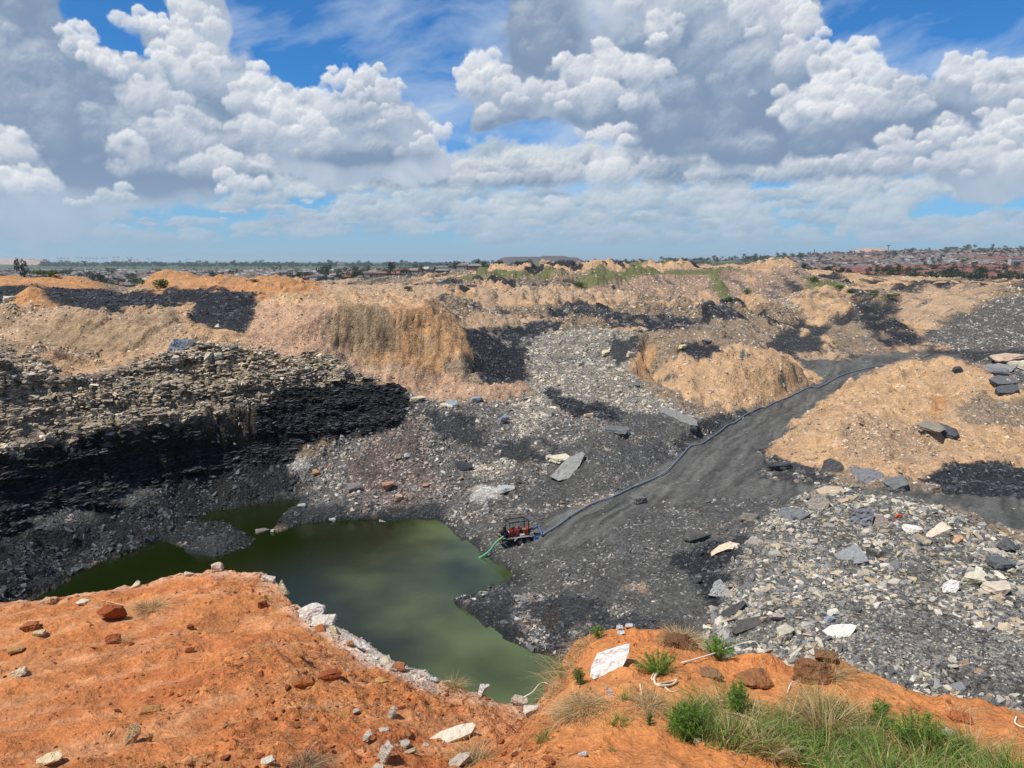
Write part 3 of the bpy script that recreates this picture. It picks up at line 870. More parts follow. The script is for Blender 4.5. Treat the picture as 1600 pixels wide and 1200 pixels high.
# far land by distance
farn = fbm(GX / 260, GY / 260, 4, .5, 240)
farm = GY > 620
ZI[farm] = ZN.index('field')
leftland = (GX < 0.08 * GY) & (GY > 330 + 60 * farn)
ZI[leftland] = ZN.index('town')
ZI[(GX > 0.2 * GY) & (GY > 600)] = ZN.index('town')
ZI[(GX < 0.12 * GY) & (GY > 2300)] = ZN.index('field')
ZI[(GX > 0.12 * GY) & (GY > 620) & (farn > .18)] = ZN.index('green')
fine1 = fbm(GX / 2.6, GY / 4, 4, .65, 243)
m = np.isin(ZI, [ZN.index(k) for k in ('sand', 'palesand', 'spoil', 'soil', 'bank', 'light')]) & (GY > 122) & (GY < 600) & (GX > -5)
ZI[m & (fine1 > .17)] = ZN.index('mixrub')
ZI[m & (fine1 < -.24)] = ZN.index('coalgrit')
m = (ZI == ZN.index('coalgrit')) & (GY < 112) & (GX > -22)
ZI[m & (fine1 > .07)] = ZN.index('mixrub')
ZI[(ZI == ZN.index('grit')) & (fine1 > .20)] = ZN.index('mixrub')
ZI[(ZI == ZN.index('heap')) & (fine1 < -.27)] = ZN.index('coalgrit')
slope_m = (ZI == ZN.index('town')) & (GY < 720) & (GZ > 5)
ZI[slope_m] = ZN.index('spoil')
ZI[slope_m & (farn > .05)] = ZN.index('green')
# spoil fields: tan and black heaps side by side
m = (ZI == ZN.index('spoil'))
_, _, hv = cells(GX / 11 + farn, GY / 11, 31)
ZI[m & (hv > .80)] = ZN.index('sand')
ZI[m & (hv < .32) & (hv > .12)] = ZN.index('coal')
ZI[m & (hv < .12)] = ZN.index('bank')
m = (ZI == ZN.index('spoil')) & (GY < 330)
_, _, hw = cells(GX / 4.5 + farn, GY / 6, 33)
ZI[m & (hw > .84)] = ZN.index('light')
ZI[m & (hw < .10)] = ZN.index('coalgrit')
m = (ZI == ZN.index('coal')) & (GY > 128) & (GX > -40)
bl = fbm(GX / 5, GY / 8, 4, .65, 242)
ZI[m & (bl > .13)] = ZN.index('mixrub')
ZI[m & (bl < -.20)] = ZN.index('soil')
dumpm = ZI == ZN.index('dump')
m = dumpm
dv = fbm(GX / 6, GY / 40, 3, .55, 241)
ZI[m & (dv > .16)] = ZN.index('pinkrub')
ZI[m & (dv < -.2)] = ZN.index('sand')
m = (ZI == ZN.index('soil')) & (GY > 300) & (GX > 40)
ZI[m & (hv > .6)] = ZN.index('sand')
ZI[m & (hv < .35)] = ZN.index('coal')
m = (GY > 320) & (GY <= 620) & (GX > -10)
ZI[m & (hv > .45)] = ZN.index('sand')
ZI[m & (hv <= .45) & (hv > .12)] = ZN.index('coal')
ZI[m & (hv < .07)] = ZN.index('green')
m = (ZI == ZN.index('sand')) | (ZI == ZN.index('bank'))
par = np.array([[*ZONE[n][0], *ZONE[n][1:6]] for n in ZN])
PR = par[ZI]                                   # per vertex: r g b rubble rough streak cover size
PR[..., 4] = blur(PR[..., 4], 2)
PR[..., 5] = blur(PR[..., 5], 1)
for k in (0, 1, 2, 3):
    PR[..., k] = PR[..., k] * .7 + blur(PR[..., k], 1) * .3

# relief
n1 = fbm(GX / 9, GY / 9, 5, .55, 250)
n2 = fbm(GX / 2.2, GY / 2.2, 4, .6, 260)
heaps = np.zeros_like(GX)
hm = sstep(GY, 150, 200) * (1 - sstep(GY, 560, 640)) * (GX > -15) * np.isin(ZI, [ZN.index(k) for k in ('spoil', 'sand', 'coal', 'bank', 'soil', 'palesand', 'green')])
hm = blur((hm * ~dumpm).astype(float), 3)
d1, d2, cv = cells(GX / 9 + n1 * .4, GY / 9, 77)
e1, e2, ev = cells(GX / 4.2 + n1, GY / 4.6, 78)
heaps = (sstep(1 - d1 * 1.2, -.1, .9) * (0.4 + cv) * 2.9 + sstep(1 - e1 * 1.2, 0, .9) * ev * 1.4) * hm
calm = sstep(GV, 1200, 400)
landm = (GY < 700)
rz = fbm(GX / 4.5, GY / 6, 4, .6, 255, 'ridge')
scarp = sstep(fbm(GX / 8, GY / 9, 3, .6, 256), .06, .11) + sstep(fbm(GX / 4, GY / 5, 3, .6, 257), .10, .14) * .6
farfade = 1 + sstep(GY, 150, 300) * .8
GZ = GZ + (n1 * PR[..., 4] * 1.5 * farfade + n2 * PR[..., 4] * 1.0 + rz * PR[..., 4] * .7 + (scarp - .5) * PR[..., 4] * .9 + heaps) * landm * np.where(GZ > -0.3, 1, .2)
GZ = GZ + np.where(GY > 700, farn * np.clip((GY - 700) / 300, 0, 6), 0)
# ledges in the wall
for nm, h in (('strata', 0.95), ('coalface', 1.2)):
    mk = blur((ZI == ZN.index(nm)).astype(float), 2)
    zz = GZ + fbm(GX / 14, GY / 14, 2, .5, 270) * 1.5
    fr = zz / h - np.floor(zz / h)
    GZ = GZ + mk * (sstep(fr, 0.35, 0.9) - fr) * h * 0.85
    d1, d2, cv = cells(GX / 1.7 + GZ * .3, GY / 1.7, 88)
    GZ = GZ + mk * (cv - .5) * 0.9 + mk * fbm(GX / 3.2, GY / 3.2, 3, .6, 275, 'ridge') * 1.1
# gullies down the bare faces
gul = fbm(GX / 1.6, GY / 9, 4, .6, 280, 'ridge')
gul2 = fbm(GX / .75, GY / 5, 3, .6, 281, 'ridge')
GZ = GZ + gul2 * blur((PR[..., 5] > .9).astype(float), 1) * .40
GZ = GZ + gul * blur(PR[..., 5], 2) * 0.45 * landm
# the wall itself: beds that stand out or fall back, upright cracks
def wall_shift(x, y, z):
    zz = z + fbm(x / 16, y / 16, 2, .5, 271) * 1.6
    k1 = np.floor(zz / .55).astype(int)
    lay = (_vr[(k1 * 37 + 900) & 4095] - .5) * .9
    _, _, blkv = cells(x / 1.5 + k1 * .37, zz / .55 + y * 0, 272)
    big = fbm(x / 5 + y / 9, z / 6, 4, .6, 273) * 1.5
    crack = np.clip(fbm(x / 2.2 + y / 4, z / 14, 3, .6, 274, 'ridge') - .12, 0, 1) * 2.2
    return lay + (blkv - .5) * .55 + big - crack


wallm = blur(np.isin(ZI, [ZN.index('strata'), ZN.index('coalface'), ZN.index('brownface')]).astype(float), 1) * (GY < 140)
WS = np.where(wallm > .01, wall_shift(GX, GY, GZ), 0) * wallm * sstep(GZ, 1.0, 3.5)
fm_ = blur(np.isin(ZI, [ZN.index('face'), ZN.index('faceor')]).astype(float), 1) * (GY < 140)
WS = WS + fm_ * (fbm(GX / .9, GZ / 7, 4, .6, 276, 'ridge') * .55 + fbm(GX / 4, GZ / 5, 3, .5, 277) * 1.6)
# keep the water line where it is
SH = np.array([(p[0], p[1]) for p in SHORE])


def inside_xy(X, Y, poly):
    return inpoly(X, Y, [tuple(q) for q in poly])


pond = inside_xy(GX, GY, SH) & ~inside_xy(GX, GY, [(p[0], p[1]) for p in ISLE])
edge = blur(pond.astype(float), 2)
GZ = np.where(pond & (edge > .8), np.minimum(GZ, -0.12), GZ)
GZ = np.where((edge < .2) & (GZ < 0.12) & (GY < 110), 0.12 + np.abs(n2) * .2, GZ)
GZ = np.where((GY > 620), GZ - 0.0, GZ)

tone = 1 + n1 * .35 + n2 * .22
ALB = np.clip(PR[..., :3] * tone[..., None], 0.004, .8)
sandy = blur(np.isin(ZI, [ZN.index(k) for k in ('sand', 'pinksand', 'bank', 'palesand', 'orange', 'soil', 'faceor', 'spoil')]).astype(float), 1)
mott = sstep(fbm(GX / 3.5, GY / 4.5, 4, .62, 291), .0, .30) * sandy
ALB = ALB * (1 - .45 * mott[..., None]) + np.array((.27, .20, .14)) * .45 * mott[..., None]
mott2 = sstep(fbm(GX / 6, GY / 7, 4, .62, 292), .12, .35) * sandy
ALB = ALB * (1 - .35 * mott2[..., None]) + np.array((.58, .43, .28)) * .35 * mott2[..., None]
# iron-yellow and red stains, damp shore
st = sstep(fbm(GX / 5, GY / 5, 3, .5, 290), .22, .4) * (PR[..., 3] > .5)
ALB = ALB * (1 - .35 * st[..., None]) + np.array((.20, .13, .06)) * .35 * st[..., None] * ALB.sum(-1)[..., None] * 2.2
wet = sstep(GZ, .7, 0.05) * (GY < 110) * (GX < 30)
ALB = ALB * (1 - .6 * wet[..., None])
# tyre tracks and dust on the road
rd = blur((ZI == ZN.index('road')).astype(float), 1)
trk = fbm((GX * .72 - GY * .45) / .7 + n1 * 3, (GX * .5 + GY * .8) / 14, 4, .6, 300)
ALB = ALB * (1 + rd[..., None] * trk[..., None] * 1.7)

keep = (np.abs(GX[:-1, :-1]) < GY[:-1, :-1] * 1.05 + 30)
ground_me = grid_mesh('ground', GX + WS * .62, GY - WS * .78, GZ, keep)
vcol(ground_me, 'Albedo', ALB)
bed = blur(np.isin(ZI, [ZN.index('strata'), ZN.index('coalface')]).astype(float), 1)
vcol(ground_me, 'Kind', np.stack([PR[..., 3], PR[..., 5], np.clip(wet, 0, 1), bed], -1))


def ground_material(name, fine=1.0, rubscale=1.0, relief=1.0):
    m = bpy.data.materials.new(name)
    m.use_nodes = True
    nt = m.node_tree
    b = nt.nodes['Principled BSDF']
    at = node(nt, 'ShaderNodeAttribute', attribute_name='Albedo')
    kd = node(nt, 'ShaderNodeAttribute', attribute_name='Kind')
    sp = node(nt, 'ShaderNodeSeparateColor')
    nt.links.new(kd.outputs['Color'], sp.inputs[0])
    rub, stk, wetn = (S(nt, sp.outputs[i]) for i in range(3))
    geo = node(nt, 'ShaderNodeNewGeometry')
    pos = geo.outputs['Position']
    flat = vmath(nt, 'MULTIPLY', pos, (1, 1, .18))
    v1 = noise(nt, pos, 0.5 * fine, 6, .65)
    v2 = noise(nt, pos, 4.5 * fine, 4, .6)
    vs = noise(nt, flat, 1.6 * fine, 5, .65)
    bedk = S(nt, kd.outputs['Alpha'])
    lay = vmath(nt, 'MULTIPLY', vmath(nt, 'ADD', pos, vmath(nt, 'SCALE', noise(nt, pos, .12, 2, .5, out=1), s=1.6)), (.22, .22, 2.6))
    vb = noise(nt, lay, 1.0, 6, .7)
    blk = vmath(nt, 'MULTIPLY', pos, (.9, .9, 3.2))
    vk = voronoi(nt, blk, 1.0)
    vkc = node(nt, 'ShaderNodeSeparateColor')
    nt.links.new(voronoi(nt, blk, 1.0, out='Color'), vkc.inputs[0])
    vkr = S(nt, vkc.outputs[0])
    cell = voronoi(nt, pos, 3.2 * rubscale, out='Color')
    celld = voronoi(nt, pos, 3.2 * rubscale)
    cell2 = voronoi(nt, pos, 9.0 * rubscale, out='Color')
    cell2d = voronoi(nt, pos, 9.0 * rubscale)
    s1, s2 = node(nt, 'ShaderNodeSeparateColor'), node(nt, 'ShaderNodeSeparateColor')
    nt.links.new(cell, s1.inputs[0])
    nt.links.new(cell2, s2.inputs[0])
    r1, r2 = S(nt, s1.outputs[0]), S(nt, s2.outputs[0])
    pebble = (r1 * 0.7 + 0.45) * (r2 * 1.1 + 0.35) * (1.15 - celld * .6)
    f = 1.0 + (pebble - 1.0) * rub
    f = f * (1.0 + bedk * ((vb - .5) * 1.5 + (vkr - .5) * .8 - vk * .15)).max(.25)
    f = f * ((v1 - .5) * 1.1 + 1.0) * ((v2 - .5) * .8 + 1.0) * (1.0 + (vs - .5) * stk * 1.4).max(.3)
    fc = node(nt, 'ShaderNodeCombineColor')
    setin(nt, fc, Red=f, Green=f, Blue=f)
    c = mixc(nt, 1.0, at.outputs['Color'], fc.outputs[0], 'MULTIPLY')
    nt.links.new(c, b.inputs['Base Color'])
    setin(nt, b, Roughness=0.93 - wetn * .55)
    b.inputs['Specular IOR Level'].default_value = 0.25
    h = v2 * .22 * (1 / fine) + v1 * .9 * (1 / fine) + (0.5 - celld) * rub * .22 * (1 / rubscale) + (0.5 - cell2d) * rub * .08 * (1 / rubscale) + vs * stk * .35 + bedk * (vb * 1.1 - vk * .30)
    bp = node(nt, 'ShaderNodeBump')
    setin(nt, bp, Strength=0.9, Distance=relief, Height=h)
    nt.links.new(bp.outputs[0], b.inputs['Normal'])
    return m


def tag(o, label=None, cat=None, group=None, kind=None):
    for k, v in (('label', label), ('category', cat), ('group', group), ('kind', kind)):
        if v:
            o[k] = v
    return o


def mat(name, col, rough=.8, metal=0.0, spec=.3, var=0.0, scale=3.0, bump=0.0, objcol=False, instcol=None):
    """a principled material with some procedural unevenness"""
    m = bpy.data.materials.new(name)
    m.use_nodes = True
    nt = m.node_tree
    b = nt.nodes['Principled BSDF']
    geo = node(nt, 'ShaderNodeNewGeometry')
    tc = node(nt, 'ShaderNodeTexCoord')
    src = tc.outputs['Object']
    n = noise(nt, src, scale, 5, .6)
    if objcol:
        oi = node(nt, 'ShaderNodeObjectInfo')
        base = oi.outputs['Color']
        src = vmath(nt, 'ADD', src, oi.outputs['Location'])
    elif instcol:
        at = node(nt, 'ShaderNodeAttribute', attribute_name=instcol, attribute_type='INSTANCER')
        base = at.outputs['Color']
    else:
        base = mixc(nt, 0.0, col, col)
    f = (n - .5) * (var * 2) + 1.0
    fc = node(nt, 'ShaderNodeCombineColor')
    setin(nt, fc, Red=f, Green=f, Blue=f)
    c = mixc(nt, 1.0, base, fc.outputs[0], 'MULTIPLY')
    nt.links.new(c, b.inputs['Base Color'])
    b.inputs['Roughness'].default_value = rough
    b.inputs['Metallic'].default_value = metal
    b.inputs['Specular IOR Level'].default_value = spec
    if bump:
        bp = node(nt, 'ShaderNodeBump')
        setin(nt, bp, Strength=0.7, Distance=bump, Height=n)
        nt.links.new(bp.outputs[0], b.inputs['Normal'])
    return m


M_GROUND = ground_material('ground_earth')
ground = link('ground', ground_me, M_GROUND)
tag(ground, kind='structure')

# water
wm = bpy.data.materials.new('pond_water')
wm.use_nodes = True
nt = wm.node_tree
b = nt.nodes['Principled BSDF']
geo = node(nt, 'ShaderNodeNewGeometry')
wp = geo.outputs['Position']
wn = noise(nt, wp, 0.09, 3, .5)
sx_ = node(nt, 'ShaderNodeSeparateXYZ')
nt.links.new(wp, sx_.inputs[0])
murk_and_sheen = (S(nt, sx_.outputs[0]) * .055 + (wn - .5) * 2.6 + .95).step(0.0, 1.3)
nt.links.new(mixc(nt, murk_and_sheen, (.007, .012, .0012), (.078, .104, .034)), b.inputs['Base Color'])  # murk, plus pale sky reflection right and dark wall reflection left, painted in
b.inputs['Roughness'].default_value = 0.04
b.inputs['IOR'].default_value = 1.40
wv2 = vmath(nt, 'MULTIPLY', wp, (1, 1.6, 1))
bp = node(nt, 'ShaderNodeBump')
setin(nt, bp, Strength=0.35, Distance=0.04, Height=noise(nt, wv2, 3.5, 4, .6))
nt.links.new(bp.outputs[0], b.inputs['Normal'])
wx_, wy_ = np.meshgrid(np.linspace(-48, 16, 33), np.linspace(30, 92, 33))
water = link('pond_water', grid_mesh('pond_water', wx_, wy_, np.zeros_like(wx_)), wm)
tag(water, kind='structure')
import bmesh


# ------------------------------------------------------------------ looking up the land
def ground_z(x, y, G=None):
    X0, Y0, Zg = G or (XS, YS, GZ)
    i = np.clip(np.searchsorted(X0, x) - 1, 0, len(X0) - 2)
    j = np.clip(np.searchsorted(Y0, y) - 1, 0, len(Y0) - 2)
    fx = (x - X0[i]) / (X0[i + 1] - X0[i])
    fy = (y - Y0[j]) / (Y0[j + 1] - Y0[j])
    return (Zg[j, i] * (1 - fx) + Zg[j, i + 1] * fx) * (1 - fy) + (Zg[j + 1, i] * (1 - fx) + Zg[j + 1, i + 1] * fx) * fy


def hit(u, v, G=None, t0=24.0, t1=900.0):
    """the place on the land that a pixel shows"""
    d = pix_dir(u, v)
    t = np.geomspace(t0, t1, 5000)
    x, y, z = d.x * t, d.y * t, EYE + d.z * t
    g = ground_z(x, y, G)
    k = np.nonzero((z < g))[0]
    k = k[0] if len(k) else len(t) - 1
    return Vector((float(x[k]), float(y[k]), float(g[k])))


# ------------------------------------------------------------------ stones
def rock_mesh(name, seed, sx=1, sy=1, sz=.6, n=13, sub=0, rough=.0, bevel=0.0, boxy=.6):
    r = np.random.default_rng(seed)
    bm = bmesh.new()
    for k in range(n):
        p = r.normal(size=3)
        p /= np.linalg.norm(p)
        p = np.sign(p) * np.abs(p) ** boxy
        p *= r.uniform(.82, 1.05)
        bm.verts.new((p[0] * sx * .62, p[1] * sy * .62, p[2] * sz * .62))
    bmesh.ops.convex_hull(bm, input=bm.verts)
    for v in [v for v in bm.verts if not v.link_faces]:
        bm.verts.remove(v)
    if bevel:
        bmesh.ops.bevel(bm, geom=list(bm.edges), offset=bevel, segments=1, affect='EDGES', clamp_overlap=True)
    if sub:
        bmesh.ops.triangulate(bm, faces=bm.faces)
        for _ in range(sub):
            bmesh.ops.subdivide_edges(bm, edges=bm.edges, cuts=1, use_grid_fill=True)
        co = np.array([v.co for v in bm.verts])
        bm.normal_update()
        n1_ = fbm(co[:, 0] * 3 + seed, co[:, 1] * 3 + co[:, 2] * 2, 4, .6, seed)
        led = np.floor(co[:, 2] / sz * 7 + n1_ * 2)
        n2_ = _vr[(led.astype(int) + seed * 13) & 4095] - .5
        for v, a, b_ in zip(bm.verts, n1_, n2_):
            k = 1 + a * rough
            v.co = Vector((v.co.x * (k + b_ * rough * .45), v.co.y * (k + b_ * rough * .45), v.co.z * (1 + a * rough)))
    bmesh.ops.recalc_face_normals(bm, faces=bm.faces)
    me = bpy.data.meshes.new(name)
    bm.to_mesh(me)
    bm.free()
    return me


M_ROCKI = mat('scattered_stone', None, .9, var=.28, scale=2.2, instcol='tint', bump=.12)
M_ROCKO = mat('loose_stone', None, .92, var=.55, scale=4.5, objcol=True, bump=.10, spec=.2)

bank_rocks = bpy.data.collections.new('stone_shapes')      # never linked to the scene: only shapes to draw from
SHAPES = []
for k in range(16):
    slab = k >= 8
    me = rock_mesh('stone_shape', 40 + k, 1.05, [.8, .62, 1, .7][k % 4], ([.26, .18, .34, .22] if slab else [.62, .48, .75, .55])[k % 4], 12 if not slab else 11, boxy=.5)
    me.materials.append(M_ROCKI)
    o = bpy.data.objects.new('stone_shape', me)
    bank_rocks.objects.link(o)
    SHAPES.append(me)
SHAPES_O = []
for me in SHAPES:
    c = me.copy()
    c.materials[0] = M_ROCKO
    SHAPES_O.append(c)


def instancer(coll, name='stone_scatter'):
    ng = bpy.data.node_groups.new(name, 'GeometryNodeTree')
    ng.interface.new_socket('Geometry', in_out='INPUT', socket_type='NodeSocketGeometry')
    ng.interface.new_socket('Geometry', in_out='OUTPUT', socket_type='NodeSocketGeometry')
    gi, go = ng.nodes.new('NodeGroupInput'), ng.nodes.new('NodeGroupOutput')
    ci = ng.nodes.new('GeometryNodeCollectionInfo')
    ci.inputs['Collection'].default_value = coll
    ci.inputs['Separate Children'].default_value = True
    ci.inputs['Reset Children'].default_value = True
    ip = ng.nodes.new('GeometryNodeInstanceOnPoints')
    ip.inputs['Pick Instance'].default_value = True

    def attr(nm, ty):
        a = ng.nodes.new('GeometryNodeInputNamedAttribute')
        a.data_type = ty
        a.inputs['Name'].default_value = nm
        return a.outputs['Attribute']
    L = ng.links.new
    L(gi.outputs[0], ip.inputs['Points'])
    L(ci.outputs[0], ip.inputs['Instance'])
    L(attr('pick', 'INT'), ip.inputs['Instance Index'])
    e2r = ng.nodes.new('FunctionNodeEulerToRotation')
    L(attr('turn', 'FLOAT_VECTOR'), e2r.inputs[0])
    L(e2r.outputs[0], ip.inputs['Rotation'])
    L(attr('grow', 'FLOAT_VECTOR'), ip.inputs['Scale'])
    L(ip.outputs[0], go.inputs[0])
    return ng


NG_ROCK = instancer(bank_rocks)


def stuff_points(name, pos, rot, scl, col, pick, ng, parent=None, label=None, cat=None):
    me = bpy.data.meshes.new(name)
    n = len(pos)
    me.vertices.add(n)
    me.vertices.foreach_set('co', np.ascontiguousarray(pos, np.float32).ravel())
    for nm, ty, arr in (('turn', 'FLOAT_VECTOR', rot), ('grow', 'FLOAT_VECTOR', scl)):
        me.attributes.new(nm, ty, 'POINT').data.foreach_set('vector', np.ascontiguousarray(arr, np.float32).ravel())
    me.attributes.new('pick', 'INT', 'POINT').data.foreach_set('value', np.ascontiguousarray(pick, np.int32))
    c = np.ones((n, 4), np.float32)
    c[:, :3] = col
    me.attributes.new('tint', 'FLOAT_COLOR', 'POINT').data.foreach_set('color', c.ravel())
    o = link(name, me, None, parent)
    md = o.modifiers.new('scatter', 'NODES')
    md.node_group = ng
    tag(o, label, cat, kind='stuff')
    return o


def scatter(n, cover, size, seed, X=XS, Y=YS, Zg=None, dist_pow=2.0, smin_k=.0017, smin=.05, expo=2.0):
    """n stones over the grid; cover weights the cells; returns position, radius, normal, cell index"""
    Zg = GZ if Zg is None else Zg
    r = np.random.default_rng(seed)
    gy, gx = np.gradient(Zg, Y, X)
    ax = np.gradient(X)[None, :] * np.gradient(Y)[:, None] * np.sqrt(1 + gx ** 2 + gy ** 2)
    XX, YY = np.meshgrid(X, Y)
    dist = np.sqrt(XX ** 2 + YY ** 2 + (Zg - EYE) ** 2)
    w = cover * ax / dist ** dist_pow
    w[(np.abs(XX) > YY * .74 + 4) & (np.abs(XX) > 8)] = 0
    cs = np.cumsum(w.ravel())
    k = np.searchsorted(cs, r.uniform(0, cs[-1], n))
    k = np.clip(k, 0, w.size - 1)
    j, i = np.unravel_index(k, w.shape)
    i = np.clip(i, 0, len(X) - 2)
    j = np.clip(j, 0, len(Y) - 2)
    x = X[i] + r.uniform(0, 1, n) * (X[i + 1] - X[i])
    y = Y[j] + r.uniform(0, 1, n) * (Y[j + 1] - Y[j])
    z = ground_z(x, y, (X, Y, Zg))
    d = np.sqrt(x ** 2 + y ** 2 + (z - EYE) ** 2)
    lo = np.maximum(smin, d * smin_k)
    hi = np.maximum(size.ravel()[np.ravel_multi_index((j, i), w.shape)], lo * 1.3)
    q = r.uniform(0, 1, n)
    s = (lo ** -expo + q * (hi ** -expo - lo ** -expo)) ** (-1 / expo)
    nrm = np.stack([-gx[j, i], -gy[j, i], np.ones(n)], -1)
    nrm /= np.linalg.norm(nrm, axis=1)[:, None]
    return np.stack([x, y, z], -1), s, nrm, (j, i), d


def eulers(nrm, r, tilt=.5, flat=None):
    """rotations that lay a stone on its slope, turned and tipped at random"""
    n = len(nrm)
    t = nrm + r.normal(0, tilt, (n, 3)) * .6
    if flat is not None:
        t = np.where(flat[:, None], np.array((0, 0, 1)) + r.normal(0, .10, (n, 3)), t)
    t /= np.linalg.norm(t, axis=1)[:, None]
    # z axis -> t as euler XYZ with yaw first about z
    yaw = r.uniform(0, 2 * math.pi, n)
    a = np.arctan2(t[:, 1], t[:, 0])
    b = np.arccos(np.clip(t[:, 2], -1, 1))
    # R = Rz(a) Ry(b) Rz(yaw)  -> matrix -> euler
    ca, sa, cb, sb, cy, sy = np.cos(a), np.sin(a), np.cos(b), np.sin(b), np.cos(yaw), np.sin(yaw)
    r00, r01 = ca * cb * cy - sa * sy, -ca * cb * sy - sa * cy
    r10, r11 = sa * cb * cy + ca * sy, -sa * cb * sy + ca * cy
    r20, r21, r22 = -sb * cy, sb * sy, cb
    return np.stack([np.arctan2(r21, r22), np.arcsin(np.clip(-r20, -1, 1)), np.arctan2(r10, r00)], -1)


PAL = [np.array(ZONE[n][6]) for n in ZN]
r0 = np.random.default_rng(51)
cov = par[:, 6][ZI] * (GY > 33) * (GY < 620) * (GZ > -.02)
cov = cov * (0.22 + 1.5 * sstep(fbm(GX / 3.5, GY / 3.5, 4, .6, 310), -.15, .25))
NSTONE = 135000
pos, siz, nrm, (cj, ci), dst = scatter(NSTONE, cov, par[:, 7][ZI] * .62, 52, expo=1.75)
zid = ZI[cj, ci]
col = np.empty((NSTONE, 3))
for k in range(len(ZN)):
    m = zid == k
    if m.any():
        col[m] = PAL[k][r0.integers(0, len(PAL[k]), m.sum())]
col *= r0.uniform(.75, 1.2, (NSTONE, 1))
# dust: stones take some of the colour of the ground around
col = col * .8 + ALB[cj, ci] * .2
rot = eulers(nrm, r0, .55)
scl = siz[:, None] * np.stack([r0.uniform(.8, 1.35, NSTONE), r0.uniform(.7, 1.1, NSTONE), r0.uniform(.6, 1.15, NSTONE)], -1) * 1.25
pick = r0.integers(0, 16, NSTONE)
pos = pos - nrm * siz[:, None] * .06
u_, v_, dep_ = project(pos[:, 0], pos[:, 1], pos[:, 2])
app = siz / dst * np.where((u_ > -10) & (u_ < 1610) & (v_ < 1200), 1, 0)
used = np.zeros(NSTONE, bool)


MARKS = [(885, 728, 'grey wedge shaped slab'), (1062, 648, 'beam like slab'), (1357, 744, 'large rounded boulder'), (1299, 766, 'tan topped slab'), (1242, 801, 'broad grey boulder on the heap'),
         (1347, 811, 'blue grey fractured block'), (1425, 827, 'white flat stone on the heap'), (1329, 866, 'wide pale grey slab on the heap'), (1133, 857, 'cream and orange slab'), (1087, 840, 'dark domed slab'),
         (1122, 919, 'pale four sided block'), (1487, 915, 'white boulder'), (1563, 921, 'wide pinkish cream slab'), (1563, 881, 'dark grey edge boulder'), (1402, 806, 'orange red stone'),
         (1225, 990, 'pale tan block'), (1312, 986, 'long white slab'), (1145, 955, 'long black slab'), (808, 835, 'pump trailer'), (998, 782, 'rounded grey rock by the pump track'), (610, 758, 'rusty red block'),
         (636, 710, 'upright pale grey stone'), (553, 760, 'purplish flat block'), (786, 655, 'blue grey split block'), (725, 727, 'black boulder above the salt patch'), (755, 770, 'white salt patch'), (947, 552, 'cream boulder on the rubble slope'),
         (985, 553, 'cream boulder on the central mound'), (1067, 543, 'yellow boulder'), (350, 515, 'black pile above the wall'), (350, 480, 'top of the black pile'), (1500, 725, 'black spoil under the right mound')]
BMARKS = [(948, 1033, 'big white slab on the hump'), (702, 1148, 'long cream layered slab'), (603, 1186, 'upright tan stone'), (236, 945, 'round straw tuft'), (177, 964, 'standing dark red clod'), (50, 981, 'red brown stone on the left'),
          (208, 1156, 'cracked upright tan stone'), (76, 1189, 'cream splinter'), (410, 946, 'dark clod by the shoulder'), (518, 1062, 'large dark red clod'), (597, 1065, 'ochre yellow stone'), (613, 1118, 'small grey upright stone'),
          (488, 953, 'large white stone on the lip'), (505, 976, 'broad cream stone'), (560, 1012, 'white elongated stone'), (580, 982, 'white block on the lip'), (632, 1028, 'last white stone of the band'), (420, 905, 'stone on the corner of the lobe'),
          (339, 890, 'pinkish boulder on the lip'), (756, 1076, 'white pointed stone'), (830, 1102, 'cream stone in the notch'), (478, 1180, 'greyish dry tuft'), (297, 1018, 'small dark clod in mid lobe'), (30, 1051, 'cream flat stone with shadow')]


def colour_word(c):
    m, s = max(c), (max(c) - min(c)) / max(max(c), 1e-3)
    if s > .6:
        return 'rust red' if m < .42 else 'ochre'
    if s > .38:
        return 'brown' if m < .3 else 'tan'
    if c[2] > c[0] * 1.02:
        return 'blue grey' if m > .07 else 'black'
    return 'black' if m < .07 else 'dark grey' if m < .16 else 'grey' if m < .30 else 'pale grey' if m < .42 else 'cream' if s > .18 else 'white'


LABELS_USED = set()


def own_label(u, v, c, k, noun, marks, reach=130):
    d, mu, mv, nm = min((math.hypot(u - m[0], (v - m[1]) * 1.4), m[0], m[1], m[2]) for m in marks)
    if d > reach:
        return None
    dx, dy = u - mu, v - mv
    side = ('right of' if dx > 0 else 'left of') if abs(dx) > abs(dy) * 1.2 else ('below' if dy > 0 else 'above')
    how = 'just' if d < 32 else 'a little way' if d < 75 else 'some way'
    for size in ('', 'smaller '):
        lab = '%s%s %s %s %s %s the %s' % (size, colour_word(c), 'flat' if k >= 8 else 'blocky', noun, how, side, nm)
        if lab not in LABELS_USED and len(lab.split()) <= 16:
            LABELS_USED.add(lab)
            return lab
    return None


def singles(mask, n, name, label, cat, group, shapes=SHAPES_O):
    k = np.nonzero(mask & ~used)[0]
    k = k[np.argsort(-app[k])][:n]
    used[k] = True
    for q in k:
        o = bpy.data.objects.new(name, shapes[pick[q]])
        COL.objects.link(o)
        o.location = pos[q]
        o.rotation_euler = rot[q]
        o.scale = scl[q]
        o.color = (*col[q], 1)
        tag(o, own_label(u_[q], v_[q], col[q], pick[q], 'lump' if 'coal' in name else 'stone', MARKS) or label, cat, group)


